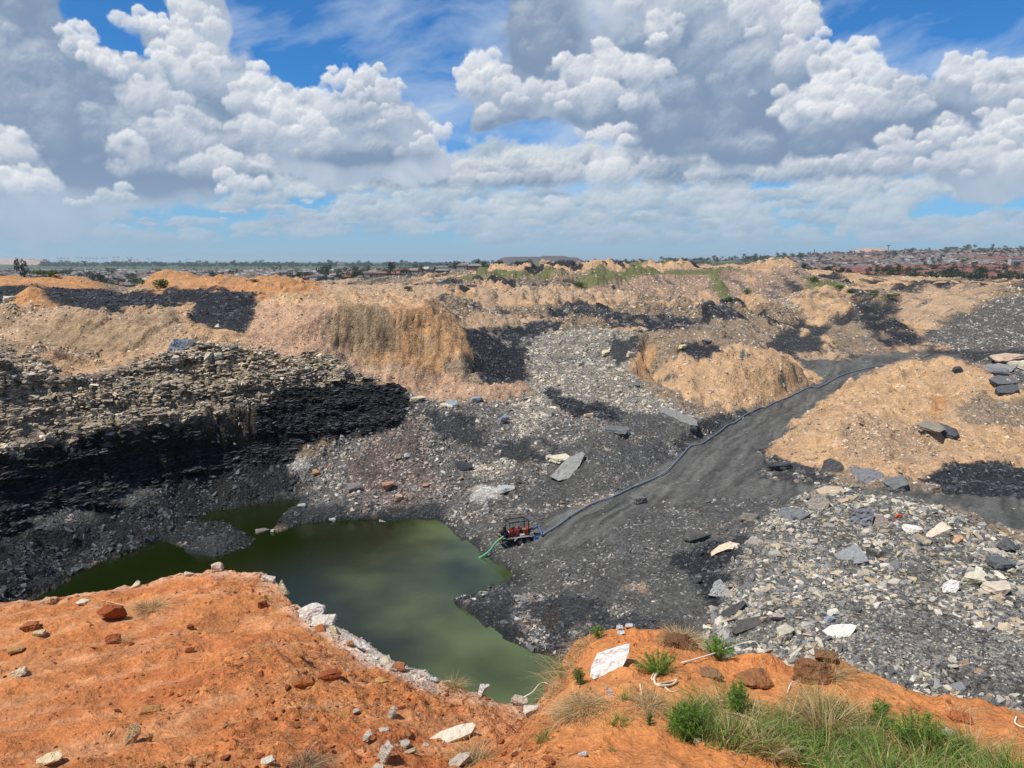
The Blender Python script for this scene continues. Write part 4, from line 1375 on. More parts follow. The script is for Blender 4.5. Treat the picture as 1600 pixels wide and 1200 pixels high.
dark = col.mean(1) < .11
inz = lambda *a: np.isin(zid, [ZN.index(k) for k in a])
singles(inz('heap') & ~dark, 120, 'rubble_stone', 'pale broken stone lying loose on the grey rubble heap beside the haul road', 'stone', 'pale stones loose on the rubble heap')
singles(inz('heap') & dark, 40, 'dark_rubble_stone', 'dark broken stone lying loose on the rubble heap beside the haul road', 'stone', 'dark stones loose on the rubble heap')
singles(inz('light'), 60, 'rubble_stone', 'pale flat stone lying on the pale rubble slope beside the central tan mound', 'stone', 'flat stones on the pale rubble slope')
singles(inz('mixrub', 'pinkrub', 'coalgrit') & (pos[:, 0] < 30) & (pos[:, 1] < 115), 60, 'rubble_stone', 'broken stone lying on the grey and reddish slope behind the pond', 'stone', 'stones on the slope behind the pond')
singles(inz('grit') & (pos[:, 0] > -8) & (pos[:, 1] < 75), 50, 'shale_stone', 'grey shale stone lying on the dark slope right of the pond', 'stone', 'grey stones on the dark slope right of the pond')
singles(inz('coal'), 50, 'coal_lump', 'black angular lump lying in a heap of black spoil', 'coal lump', 'black lumps in the heaps of spoil')
rest = ~used
stuff_points('loose_rubble', pos[rest], rot[rest], scl[rest], col[rest], pick[rest], NG_ROCK, label='broken stone and coal strewn over the floor and slopes of the pit', cat='rubble')

# ------------------------------------------------------------------ layered stones of the left wall
wall = np.isin(ZI, [ZN.index('strata'), ZN.index('coalface')]) & (GY < 140)
covw = wall * np.where(ZI == ZN.index('strata'), .75, .75)
gyg, gxg = np.gradient(GZ, YS, XS)
steep = sstep(np.hypot(gxg, gyg), .35, 1.0)
covw = covw * (.25 + .75 * steep) * (.35 + 1.2 * sstep(fbm(GX / 3, GZ / 2, 3, .5, 330), -.25, .25))
NW = 24000
pw, sw, nw, (wj, wi), dw = scatter(NW, covw, np.where(ZI == ZN.index('strata'), .60, .42), 61, smin_k=.0016, expo=1.3)
zw = ZI[wj, wi]
isw = zw == ZN.index('strata')
cw = np.where(isw[:, None], np.array(BROWN)[r0.integers(0, 7, NW)], np.array(DARK)[r0.integers(0, 6, NW)] * .62)
cw = cw * r0.uniform(.55, 1.25, (NW, 1)) * np.where(isw[:, None], np.array((1.25, 1.16, 1.08)), 1.0)
band = fbm(pw[:, 2] * 1.4 + fbm(pw[:, 0] / 12, pw[:, 1] / 12, 2, .5, 9) * 2, pw[:, 0] * .04, 3, .6, 320)
cw = np.where(isw[:, None], cw * (1 + band[:, None] * .9), cw)
yaw = np.arctan2(nw[:, 1], nw[:, 0]) + math.pi / 2 + r0.normal(0, .35, NW)
tipw = np.where(isw & (r0.uniform(size=NW) < .12), .35, .06)
rw = np.stack([r0.normal(0, 1, NW) * tipw + .03, r0.normal(.0, 1, NW) * tipw - .04, yaw], -1)
sc_w = sw[:, None] * np.stack([r0.uniform(1.2, 2.8, NW), r0.uniform(.8, 1.5, NW), r0.uniform(.6, 1.3, NW)], -1) * 1.0
pkw = r0.integers(8, 16, NW)
chunk = isw & (r0.uniform(size=NW) < .62)
pkw[chunk] = r0.integers(0, 8, chunk.sum())
sc_w[chunk] = sw[chunk][:, None] * np.stack([r0.uniform(.9, 1.7, chunk.sum()), r0.uniform(.8, 1.3, chunk.sum()), r0.uniform(.5, 1.15, chunk.sum())], -1)
rw[chunk, 0] += r0.normal(0, .16, chunk.sum())
rw[chunk, 1] += r0.normal(0, .16, chunk.sum())
pw = pw + nw * sw[:, None] * .10
ws_ = wall_shift(pw[:, 0], pw[:, 1], pw[:, 2]) * wallm[wj, wi] * sstep(pw[:, 2], 1.0, 3.5)
pw = pw + np.stack([ws_ * .62, -ws_ * .78, np.zeros(NW)], -1)
uw, vw, _d = project(pw[:, 0], pw[:, 1], pw[:, 2])
aw = sw / dw * ((uw > 0) & (uw < 1600)) * isw
k = np.argsort(-aw)[:300]
usedw = np.zeros(NW, bool)
usedw[k] = True
for q in k:
    o = bpy.data.objects.new('stone', SHAPES_O[pkw[q]])
    COL.objects.link(o)
    o.parent = ground
    o.location, o.rotation_euler, o.scale, o.color = pw[q], rw[q], sc_w[q], (*cw[q], 1)
stuff_points('wall_stones', pw[~usedw], rw[~usedw], sc_w[~usedw], cw[~usedw], pkw[~usedw], NG_ROCK, parent=ground)

# ------------------------------------------------------------------ boulders one can point at
BOULDERS = [  # x, y of the middle, width, height in the photo, colour, flatness, turn, tip, label
    (1401, 757, 36, 19, (.14, .14, .14), .55, 0, 0, 'smaller grey boulder right of the large rounded one by the road'),
    (1222, 728, 36, 20, (.06, .062, .07), .5, .3, 0, 'black boulder beside the haul road at the left foot of the tan mound'),
    (1087, 840, 42, 22, (.085, .083, .078), .45, -.2, .1, 'dark domed slab with a deep shadow under its edge on the slope'),
    (1170, 806, 26, 18, (.24, .21, .165), .5, .7, .2, 'small tan banded rock between the dark slope and the rubble heap'),
    (1455, 668, 32, 13, (.22, .19, .15), .3, -.6, .3, 'brown slab sticking out of the face of the right tan mound'),
    (1479, 675, 30, 16, (.07, .073, .08), .35, -.8, .4, 'dark grey slab beside the brown slab in the tan mound'),
    (1519, 905, 30, 20, (.52, .48, .36), .6, -.4, .2, 'cream boulder right of the white boulder on the rubble heap'),
    (1563, 921, 38, 18, (.50, .42, .34), .4, .1, .1, 'wide pinkish cream slab near the right edge of the rubble heap'),
    (1563, 881, 36, 22, (.10, .105, .112), .6, .1, .1, 'dark grey boulder at the right edge of the rubble heap'),
    (1575, 852, 28, 16, (.09, .09, .09), .4, .6, .4, 'dark leaning slab above the dark boulder at the right edge'),
    (1497, 842, 14, 10, (.50, .30, .18), .7, .6, .2, 'small rust and cream stone beside the pale stones of the rubble heap'),
    (1425, 827, 26, 13, (.66, .62, .54), .5, .2, .1, 'white flat stone right of the brown slab on the rubble heap'),
    (1466, 830, 30, 20, (.56, .47, .36), .7, .3, .3, 'cream and rust block by the road side of the rubble heap'),
    (1402, 806, 10, 8, (.62, .12, .03), .9, .2, .2, 'bright orange red stone on the top of the rubble heap'),
    (1225, 990, 32, 22, (.40, .36, .28), .6, .4, .2, 'pale tan block in the cluster at the lower end of the rubble heap'),
    (1262, 978, 22, 20, (.42, .39, .34), .6, .7, .3, 'pale upright stone between the tan block and the long white slab'),
    (1296, 967, 14, 13, (.24, .28, .33), .7, .3, .3, 'small blue grey stone above the long white slab'),
    (1214, 965, 16, 13, (.36, .30, .27), .8, .3, .3, 'small pinkish cube like stone left of the rubble cluster'),
    (1560, 582, 34, 10, (.16, .165, .17), .3, -.2, .1, 'grey slab in the middle of the slab pile by the right edge'),
    (1496, 578, 12, 11, (.05, .052, .058), .9, 0, 0, 'small black block on the right shoulder of the tan mound'),
    (1592, 572, 22, 16, (.60, .53, .40), .7, 0, 0, 'cream boulder at the right edge above the slab pile'),
    (1575, 560, 36, 12, (.42, .31, .22), .35, .3, .1, 'pinkish tan slab behind the cream boulder'),
    (791, 765, 28, 10, (.34, .345, .33), .35, .1, .1, 'pale grey lens shaped slab low on the slope behind the pump'),
    (786, 655, 18, 18, (.20, .215, .23), .8, .5, .3, 'blue grey split block near the top of the slope behind the pond'),
    (553, 760, 20, 20, (.20, .17, .17), .5, .6, .6, 'purplish flat block low on the slope above the pond'),
    (610, 758, 22, 15, (.36, .20, .13), .7, .3, .2, 'rusty red block in the pink part of the slope'),
    (622, 777, 14, 12, (.44, .30, .20), .7, .3, .2, 'tan and rust stone just below the rusty red block'),
    (495, 738, 12, 15, (.36, .22, .12), .6, .3, .6, 'small orange brown stone on the left part of the slope'),
    (636, 710, 10, 19, (.33, .34, .33), .4, .3, 1.2, 'upright pale grey stone in the middle of the slope'),
    (622, 713, 11, 14, (.26, .24, .17), .5, .6, 1.0, 'upright olive stone left of the pale upright one'),
    (665, 757, 10, 13, (.36, .20, .13), .6, .3, .8, 'small red stone right of the rusty red block'),
    (725, 727, 24, 14, (.045, .047, .055), .6, .2, .2, 'black boulder on the slope above the pale salt patch'),
    (703, 631, 22, 10, (.22, .25, .28), .5, .2, .2, 'blue grey boulder under the sand ledge'),
    (745, 625, 18, 12, (.24, .26, .28), .7, .2, .2, 'rounded grey boulder on the rim of the slope under the sand'),
    (652, 622, 24, 8, (.44, .38, .27), .35, .2, .1, 'cream slab under the dark hollow at the left of the slope'),
    (697, 634, 20, 8, (.52, .45, .33), .35, -.3, .1, 'cream flat stone below the blue grey boulder'),
    (600, 816, 14, 8, (.24, .22, .21), .6, .2, .1, 'grey stone sitting in the water by the far shore'),
    (519, 812, 10, 6, (.36, .35, .34), .6, .2, .1, 'small pale stone on the far shore of the pond'),
    (411, 832, 20, 10, (.18, .15, .13), .6, .2, .1, 'brown rock at the mouth of the dark inlet'),
    (472, 791, 12, 8, (.28, .30, .28), .6, .2, .1, 'pale grey rock beside the brown stained seep'),
    (724, 912, 14, 9, (.42, .42, .40), .7, .2, .1, 'pale stone on the tip of the dark spit', ),
    (770, 884, 0, 0, 0, 0, 0, 0, ''),
    (282, 541, 32, 17, (.17, .20, .245), .7, .2, .1, 'blue grey square block on the rim of the left wall'),
    (303, 536, 18, 13, (.13, .12, .115), .5, .6, .8, 'dark pointed slab standing behind the blue grey block'),
    (323, 540, 17, 16, (.20, .17, .14), .6, .2, .8, 'brown pointed stone right of the standing dark slab on the rim'),
    (325, 557, 18, 12, (.40, .36, .27), .7, .2, .0, 'cream block set in the top of the left wall'),
    (341, 557, 14, 10, (.42, .37, .30), .7, .4, .0, 'pinkish cream block right of the cream block in the wall top'),
    (276, 562, 16, 13, (.44, .38, .32), .8, .5, .2, 'cream cracked block below the blue grey block'),
    (16, 468, 15, 9, (.50, .46, .34), .8, .5, .2, 'cream boulder on the bank at the left edge, beside the tan cone'),
    (338, 511, 14, 7, (.55, .48, .34), .6, .5, .2, 'cream stone at the foot of the black pile'),
    (365, 543, 14, 8, (.10, .11, .12), .4, .5, .2, 'dark slab on the sand at the head of the left wall'),
    (985, 553, 14, 14, (.48, .42, .28), .8, .5, .2, 'round cream boulder on the left shoulder of the central tan mound'),
    (947, 552, 14, 14, (.52, .45, .30), .8, .5, .2, 'cream boulder on top of the pale rubble slope'),
    (1067, 543, 12, 9, (.56, .46, .24), .8, .5, .2, 'yellow boulder on the dark top of the central tan mound'),
    (1104, 533, 16, 9, (.14, .14, .14), .5, .8, .4, 'grey slab standing on the crest of the central tan mound'),
    (920, 650, 17, 8, (.50, .36, .24), .6, .2, .1, 'tan flat stone on the black patch above the grey slab'),
    (963, 672, 44, 10, (.13, .13, .13), .3, -.2, .1, 'broad dark slab half sunk in the slope above the pipe'),
    (876, 716, 28, 9, (.52, .46, .34), .35, .4, .2, 'cream splinter lying on the upper edge of the grey wedge slab'),
    (858, 714, 10, 8, (.5, .46, .4), .7, .4, .2, 'small cream stone left of the grey wedge slab'),
    (998, 782, 24, 14, (.13, .13, .125), .6, .3, .1, 'rounded grey rock at the lower edge of the pump track'),
    (1590, 606, 0, 0, 0, 0, 0, 0, ''),
]
for k, (u, v, w, h, c, fl, tz, tp, lab) in enumerate(BOULDERS):
    if not w:
        continue
    p = hit(u, v + h * .30)
    dd = (p - Vector((0, 0, EYE))).length
    W = w / FPX * dd
    me = rock_mesh('boulder', 300 + k, 1.0, .72, fl, 15, sub=3 if w > 18 else 2, rough=.30, boxy=.5)
    me.materials.append(M_ROCKO)
    o = link('boulder' if h > 13 else 'flat_rock' if fl < .45 else 'rock', me)
    o.color = (*c, 1)
    o.scale = (W * .92, W * .92, W * .92)
    o.rotation_euler = (tp * .8, -tz * .35 if fl < .5 else 0, tz)
    o.location = p + Vector((0, 0, h / FPX * dd * .22))
    tag(o, lab, 'boulder' if h > 13 else 'rock')


# ------------------------------------------------------------------ slabs with an outline of their own
def slab_outline(name, pts, c, thick, face, label, H=hit, cat='rock', grow=1.0, rough=1.0, m_=None):
    """a rock whose upper face has this outline; its own plane, size and thickness. face: how far that plane tips from level
    towards the viewer (0 level, 1 upright)"""
    us, vs = [p[0] for p in pts], [p[1] for p in pts]
    cu, cv = sum(us) / len(us), sum(vs) / len(vs)
    base = H(cu, max(vs) - (max(vs) - min(vs)) * .25)
    view = (base - Vector((0, 0, EYE))).normalized()
    hz_ = Vector((-view.x, -view.y, 0)).normalized()
    n = (Vector((0, 0, 1)) * (1 - face) + hz_ * face).normalized()
    dd = (base - Vector((0, 0, EYE))).length
    t = (thick * dd) / FPX
    o0 = base + n * t * .35
    cam0 = Vector((0, 0, EYE))
    top = []
    for (u, v) in pts:
        d = pix_dir(u, v)
        k = (o0 - cam0).dot(n) / d.dot(n)
        top.append(cam0 + d * k)
    cen = sum(top, Vector()) / len(top)
    rs = np.random.default_rng(int(cu * 7 + cv))
    bm = bmesh.new()
    ring = [bm.verts.new(p - cen) for p in top]
    low = [bm.verts.new((p - cen) * 1.0 + Vector((0, 0, 0)) - n * t * rs.uniform(.8, 1.2) + (p - cen) * rs.uniform(-.10, .08)) for p in top]
    bm.faces.new(ring)
    bm.faces.new(low[::-1])
    m = len(ring)
    for k in range(m):
        bm.faces.new((ring[k], low[k], low[(k + 1) % m], ring[(k + 1) % m]))
    bmesh.ops.recalc_face_normals(bm, faces=bm.faces)
    bmesh.ops.triangulate(bm, faces=bm.faces)
    size = max((p - cen).length for p in top)
    for _ in range(5):
        long_ = [e for e in bm.edges if e.calc_length() > size / 7]
        if not long_:
            break
        bmesh.ops.subdivide_edges(bm, edges=long_, cuts=1)
        bmesh.ops.triangulate(bm, faces=bm.faces)
    co = np.array([v.co for v in bm.verts])
    q = co / size
    a = fbm(q[:, 0] * 4 + cu, q[:, 1] * 4 + q[:, 2] * 3, 4, .6, int(cu))
    b_ = fbm(q[:, 1] * 4 + cv, q[:, 2] * 4 - q[:, 0] * 3, 4, .6, int(cv))
    nn = np.array(n)
    h = co @ nn
    lay = (_vr[(np.floor(h / t * 5 + a * 1.5).astype(int) + 50) & 4095] - .5)
    for v, x, y, l in zip(bm.verts, a, b_, lay):
        r_ = v.co - n * v.co.dot(n)
        v.co += n * (x * t * .45 * rough) + r_ * (y * .12 + l * .05) * rough
    me = bpy.data.meshes.new(name)
    bm.to_mesh(me)
    bm.free()
    me.materials.append(m_ or M_ROCKO)
    o = link(name, me)
    o.location = cen
    o.color = (*c, 1)
    tag(o, label, cat)
    return o


for pts, c, th, fc, lab in [
    ([(859, 744), (866, 738), (886, 716), (908, 706), (914, 708), (905, 728), (889, 747), (874, 750)], (.25, .25, .235), 9, .45, 'large grey wedge shaped slab propped on the rubble slope behind the pump'),
    ([(1030, 636), (1040, 636), (1088, 655), (1089, 664), (1078, 664), (1032, 643)], (.19, .19, .18), 9, .2, 'long narrow grey slab lying like a beam beside the haul road'),
    ([(1330, 732), (1338, 730), (1365, 733), (1380, 740), (1384, 754), (1372, 760), (1350, 753), (1334, 745)], (.17, .17, .18), 9, .5, 'large rounded grey boulder at the foot of the right tan mound'),
    ([(1281, 740), (1288, 720), (1298, 716), (1313, 722), (1327, 740), (1310, 744)], (.085, .08, .082), 8, .7, 'dark brown boulder left of the large grey boulder under the tan mound'),
    ([(1275, 765), (1290, 759), (1312, 760), (1322, 768), (1300, 776), (1282, 772)], (.42, .33, .23), 5, .15, 'flat tan topped slab on the crest of the right rubble heap'),
    ([(1259, 788), (1268, 777), (1286, 774), (1297, 785), (1294, 792), (1277, 803), (1264, 795)], (.26, .235, .20), 8, .6, 'grey and tan block just below the flat tan slab on the rubble heap'),
    ([(1216, 800), (1222, 792), (1250, 794), (1265, 803), (1250, 812), (1222, 812)], (.155, .16, .165), 10, .4, 'broad grey boulder at the left end of the right rubble heap'),
    ([(1326, 818), (1333, 797), (1352, 791), (1366, 798), (1362, 820), (1352, 831), (1338, 828)], (.165, .17, .185), 14, .75, 'big blue grey fractured block near the top of the rubble heap'),
    ([(1362, 824), (1370, 804), (1382, 808), (1396, 821), (1386, 827), (1366, 829)], (.24, .205, .175), 6, .6, 'brown flat slab leaning right of the blue grey block'),
    ([(1303, 866), (1335, 850), (1344, 856), (1358, 876), (1338, 880), (1316, 880)], (.23, .235, .24), 7, .35, 'wide pale grey slab lying tilted in the middle of the rubble heap'),
    ([(1111, 862), (1124, 852), (1140, 846), (1155, 850), (1153, 857), (1136, 858), (1120, 864), (1112, 869)], (.64, .50, .36), 6, .5, 'cream and orange slab lying on the dark slope'),
    ([(1107, 930), (1116, 910), (1125, 905), (1134, 915), (1139, 922), (1128, 933)], (.30, .305, .30), 10, .6, 'pale grey four sided block on the dark slope below the cream slab'),
    ([(1120, 968), (1128, 955), (1160, 938), (1166, 942), (1150, 958), (1126, 972)], (.06, .06, .062), 6, .4, 'long black slab leaning beside the lower rubble'),
    ([(1145, 985), (1160, 968), (1190, 962), (1200, 966), (1180, 980), (1150, 990)], (.08, .075, .07), 8, .35, 'dark brown slab lying just below the long black slab'),
    ([(1285, 986), (1300, 976), (1330, 975), (1338, 978), (1326, 998), (1302, 998)], (.60, .57, .52), 6, .4, 'long white slab at the lower end of the rubble heap'),
    ([(1472, 925), (1474, 912), (1486, 905), (1498, 908), (1498, 920), (1488, 931)], (.66, .60, .57), 9, .6, 'white boulder in the lower part of the rubble heap'),
    ([(1521, 572), (1560, 568), (1590, 570), (1580, 580), (1530, 582)], (.22, .21, .20), 5, .1, 'wide pale grey slab behind the crest of the right tan mound'),
    ([(1556, 606), (1570, 599), (1590, 601), (1593, 609), (1580, 614), (1560, 613)], (.08, .085, .092), 7, .3, 'dark rounded slab lying lowest beside the right tan mound'),
    ([(1545, 592), (1560, 586), (1586, 590), (1590, 598), (1560, 600)], (.11, .115, .12), 5, .2, 'dark flat slab behind the right tan mound, just above the lowest'),
]:
    slab_outline('flat_rock', pts, c, th, fc, lab)
# ------------------------------------------------------------------ the near bank of orange soil
LIP = [(-400, 990, 24.0), (-200, 965, 24.0), (-60, 950, 24.0), (0, 942, 24.0), (60, 934, 24.0), (100, 926, 24.02), (170, 916, 24.03), (240, 905, 24.05), (290, 896, 24.08), (340, 890, 24.1), (380, 894, 24.1), (412, 897, 24.08), (432, 912, 24.05), (455, 940, 24.0),
       (490, 962, 24.0), (530, 985, 24.0), (570, 1004, 23.98), (610, 1030, 23.98), (650, 1046, 24.0), (672, 1052, 24.03), (700, 1068, 24.0), (730, 1078, 23.98), (770, 1092, 23.95), (810, 1103, 23.9), (838, 1112, 23.88),
       (846, 1098, 24.0), (862, 1075, 24.15), (874, 1045, 24.28), (890, 1015, 24.36), (918, 990, 24.42), (955, 973, 24.5), (985, 971, 24.5), (1010, 978, 24.48), (1040, 978, 24.45), (1070, 985, 24.42), (1100, 1008, 24.4),
       (1140, 1020, 24.38), (1170, 1013, 24.42), (1205, 1012, 24.42), (1232, 1036, 24.32), (1262, 1026, 24.38), (1300, 1022, 24.42), (1330, 1045, 24.3), (1362, 1062, 24.26), (1400, 1075, 24.25), (1450, 1088, 24.2),
       (1480, 1082, 24.25), (1530, 1092, 24.22), (1600, 1118, 24.15), (1750, 1150, 24.1), (2000, 1200, 24.1)]
lipw = [P(*q) for q in LIP]
FL = [
    lipw,
    [P(0, 1200, 24.45), P(200, 1200, 24.42), P(400, 1200, 24.38), P(600, 1200, 24.30), P(720, 1200, 24.15), P(790, 1200, 24.3), P(900, 1200, 24.62), P(1050, 1200, 24.66), P(1300, 1200, 24.6), P(1600, 1200, 24.55)],
    [P(0, 1060, 24.2), P(200, 1040, 24.2), P(380, 1020, 24.22), P(500, 1060, 24.2), P(620, 1110, 24.15), P(740, 1150, 24.08)],
    [P(836, 1116, 23.88), P(800, 1150, 23.98), P(757, 1185, 24.1)],
    [P(855, 1112, 24.2), P(838, 1140, 24.32), P(805, 1180, 24.42)],
    [P(900, 1060, 24.42), P(950, 1040, 24.5), P(1000, 1060, 24.5), P(1080, 1040, 24.42)], [P(900, 1130, 24.5), P(1000, 1130, 24.55), P(1150, 1100, 24.42), P(1300, 1090, 24.35), P(1450, 1110, 24.3), P(1600, 1140, 24.3)],
    [P(1180, 1060, 24.32), P(1300, 1060, 24.33)],
    [(-40, 8, 24), (-40, -20, 24.6), (40, -20, 25), (40, 6, 24)], [(-5, 2, 24.9), (0, 2, 25.1), (5, 2, 25.1)], [(-5, 0, 25.3), (0, 0, 25.4), (5, 0, 25.4)],
]
# the drop beyond the lip
LW = np.array([(p[0], p[1], p[2]) for p in lipw])


def axis2(lo, a, b, hi, s0, g):
    mid = np.arange(a, b, s0)
    L, s, r = [], s0, a
    while r > lo:
        s *= g
        r -= s
        L.append(r)
    U, s, r = [], s0, mid[-1]
    while r < hi:
        s *= g
        r += s
        U.append(r)
    return np.concatenate([L[::-1], mid, U])


BX = axis2(-40, -5.6, 4.7, 40, .021, 1.09)
BY = axis2(-20, 3.0, 8.0, 22, .021, 1.08)
BZ = tin(FL, BX, BY)
bx, by = np.meshgrid(BX, BY)
lipy = np.interp(BX, LW[np.argsort(LW[:, 0]), 0], LW[np.argsort(LW[:, 0]), 1])
# signed distance to the lip line
sd = np.full(bx.shape, 99.0)
near_z = np.zeros(bx.shape)
for a_, b_ in zip(LW[:-1], LW[1:]):
    ex, ey = b_[0] - a_[0], b_[1] - a_[1]
    t = np.clip(((bx - a_[0]) * ex + (by - a_[1]) * ey) / (ex * ex + ey * ey), 0, 1)
    d_ = np.hypot(bx - a_[0] - t * ex, by - a_[1] - t * ey)
    c_ = d_ < sd
    sd = np.where(c_, d_, sd)
    near_z = np.where(c_, a_[2] + t * (b_[2] - a_[2]), near_z)
poly_in = inpoly(bx, by, [(p[0], p[1]) for p in lipw] + [(60, 4), (60, -40), (-60, -40), (-60, 7)])
sd = np.where(poly_in, -sd, sd)
BZ = np.where(poly_in, BZ, near_z)
BZ = blur(BZ, 2)
f1_ = fbm(bx * 1.1, by * 1.1, 4, .5, 401)
f2_ = fbm(bx * 6, by * 6, 4, .55, 402)
f3_ = fbm(bx * 22, by * 22, 3, .6, 403)
clod = np.clip(fbm(bx * 4, by * 4, 3, .5, 404) + .12, 0, 1)
hump = sstep(bx, 0.0, .5)
inn = sstep(sd, .0, -.25)
BZ = BZ + f1_ * .10 + f2_ * .045 + f3_ * .012 + clod * f2_ * .10
# gullies running down the left lobe, from the lower left to the upper right
gl = fbm((bx * .55 - by * .83) * 2.4, (bx * .83 + by * .55) * .55, 4, .55, 405, 'ridge')
BZ = BZ - gl * .06 * (1 - hump) * inn
# crumbly clods near the left lobe's right side
cl1, cl2, clv = cells(bx * 7 + f2_, by * 7, 410)
cmask = sstep(fbm(bx * 1.3 + 5, by * 1.3, 3, .5, 411) + sstep(bx, -3.2, -1.2) * (1 - hump) * .45, .12, .5)
BZ = BZ + np.clip(.42 - cl1, 0, 1) * .16 * clv * cmask * inn
drop = np.maximum(sd, 0)
BZ = BZ - np.where(sd > 0, drop * 2.6 + sstep(drop, 0, .1) * .05, 0) * (1 + .15 * f1_)
BZ = np.maximum(BZ, -2.0 + 3 * sstep(bx, 5, 20))
bgy, bgx = np.gradient(BZ, BY, BX)
# colour
orange = np.array((.52, .195, .062))
deep = np.array((.42, .125, .038))
ochre = np.array((.55, .26, .09))
pale = np.array((.54, .31, .17))
c_l = sstep(f1_ + f2_ * .5, -.15, .35)[..., None]
A_ = orange * (1 - c_l) + ochre * c_l * .55 + orange * c_l * .45
dk = sstep(fbm(bx * .9 - 7, by * 1.4, 4, .6, 420), -.05, .28)[..., None] * (1 - hump[..., None])
A_ = A_ * (1 - dk * .75) + deep * dk * .75
left_ = (1 - hump)[..., None] * .42
A_ = A_ * (1 - left_) + np.array((.40, .135, .045)) * left_
pl = sstep(gl, .12, .4)[..., None] * (1 - hump[..., None])
A_ = A_ * (1 - pl * .4) + pale * pl * .4
rim = (sstep(sd, -.28, -.03) * (1 - hump) * sstep(f2_, -.35, .2))[..., None]
A_ = A_ * (1 - rim * .6) + np.array((.58, .42, .30)) * rim * .6
whit = (sstep(sd + .10 * f2_, -.30, -.10) * sstep(bx, -1.95, -1.6) * (1 - sstep(bx, -.65, -.45)))[..., None]
A_ = A_ * (1 - whit * .85) + np.array((.60, .52, .44)) * whit * .85
face = sstep(sd, .0, .06)[..., None]
A_ = A_ * (1 - face * .3) + np.array((.30, .17, .09)) * face * .3
A_ = np.clip(A_ * (1 + f2_ * .25 + f3_ * .3)[..., None], .01, .8)
keepb = np.ones((len(BY) - 1, len(BX) - 1), bool)
bank_me = grid_mesh('near_bank', bx, by, BZ, keepb)
vcol(bank_me, 'Albedo', A_)
vcol(bank_me, 'Kind', np.stack([.25 + .2 * cmask, np.zeros_like(bx), np.zeros_like(bx), np.zeros_like(bx)], -1))
M_BANK = ground_material('bank_soil', fine=7.0, rubscale=9.0, relief=.6)
bank = link('near_ground', bank_me, M_BANK)
tag(bank, kind='structure')
BG = (BX, BY, BZ)


def bhit(u, v):
    return hit(u, v, BG, 2.0, 12.0)


M_SLAB = mat('white_slab_stone', None, .9, var=.16, scale=30, objcol=True, bump=.02, spec=.2)
# crumbs and stones of the bank
rb = np.random.default_rng(71)
NB = 36000
bcov = (.25 + 1.6 * cmask + 2.0 * rim[..., 0] + 3.5 * whit[..., 0]) * (sd < .03) * (by > 1.5)
bsize = np.where(whit[..., 0] > .4, .10, np.where(rim[..., 0] > .4, .055, .035 + .03 * cmask))
pb, sb_, nb_, (bj, bi), db = scatter(NB, bcov, bsize, 72, BX, BY, BZ, smin_k=.0010, smin=.003, expo=2.3)
wb = whit[..., 0][bj, bi]
rimb = rim[..., 0][bj, bi]
big_ = sb_ > .012
SOILC = np.array([(.42, .15, .05), (.34, .10, .035), (.50, .24, .08), (.28, .08, .03), (.46, .19, .07), (.38, .13, .045)])
STONEC = np.array([(.62, .50, .34), (.55, .36, .20), (.50, .22, .08), (.62, .56, .46), (.46, .30, .12), (.35, .12, .05)])
WHITEC = np.array([(.66, .60, .52), (.70, .66, .60), (.62, .48, .38), (.60, .50, .34), (.55, .40, .30)])
cb_ = SOILC[rb.integers(0, 6, NB)]
q_ = rb.uniform(size=NB)
m_ = q_ < .10 + .5 * rimb
cb_[m_] = STONEC[rb.integers(0, 6, m_.sum())]
m_ = (q_ < wb * 1.2)
cb_[m_] = WHITEC[rb.integers(0, 5, m_.sum())]
cb_ = cb_ * rb.uniform(.8, 1.15, (NB, 1))
rotb = eulers(nb_, rb, .4)
sclb = sb_[:, None] * np.stack([rb.uniform(.8, 1.3, NB), rb.uniform(.7, 1.1, NB), rb.uniform(.6, 1.1, NB)], -1) * 1.2
pkb = rb.integers(0, 16, NB)
pb = pb + nb_ * sb_[:, None] * .05
ub, vb, _d = project(pb[:, 0], pb[:, 1], pb[:, 2])
appb = sb_ / db * ((ub > 0) & (ub < 1600) & (vb < 1200))
usedb = np.zeros(NB, bool)


def bsingles(mask, n, name, label, cat, group):
    k = np.nonzero(mask & ~usedb)[0]
    k = k[np.argsort(-appb[k])][:n]
    usedb[k] = True
    for q in k:
        o = bpy.data.objects.new(name, SHAPES_O[pkb[q]])
        COL.objects.link(o)
        o.location, o.rotation_euler, o.scale, o.color = pb[q], rotb[q], sclb[q], (*cb_[q], 1)
        tag(o, own_label(ub[q], vb[q], cb_[q], pkb[q], 'clod' if 'clod' in name else 'stone', BMARKS) or label, cat, group)


lightb = cb_[:, 2] > .15
bsingles((wb > .4), 150, 'white_stone', 'white stone in the band of broken stone along the lip of the orange bank', 'stone', 'white stones along the lip of the near bank')
bsingles(lightb & (wb <= .4), 80, 'pale_stone', 'small pale stone lying loose on the orange bank', 'stone', 'pale stones loose on the orange bank')
bsingles(~lightb & (ub < 850), 150, 'soil_clod', 'small red brown clod of soil on the orange bank', 'clod', 'red brown clods on the orange bank')
stuff_points('bank_crumbs', pb[~usedb], rotb[~usedb], sclb[~usedb], cb_[~usedb], pkb[~usedb], NG_ROCK, label='crumbs of orange soil and grit covering the near bank', cat='soil crumbs')

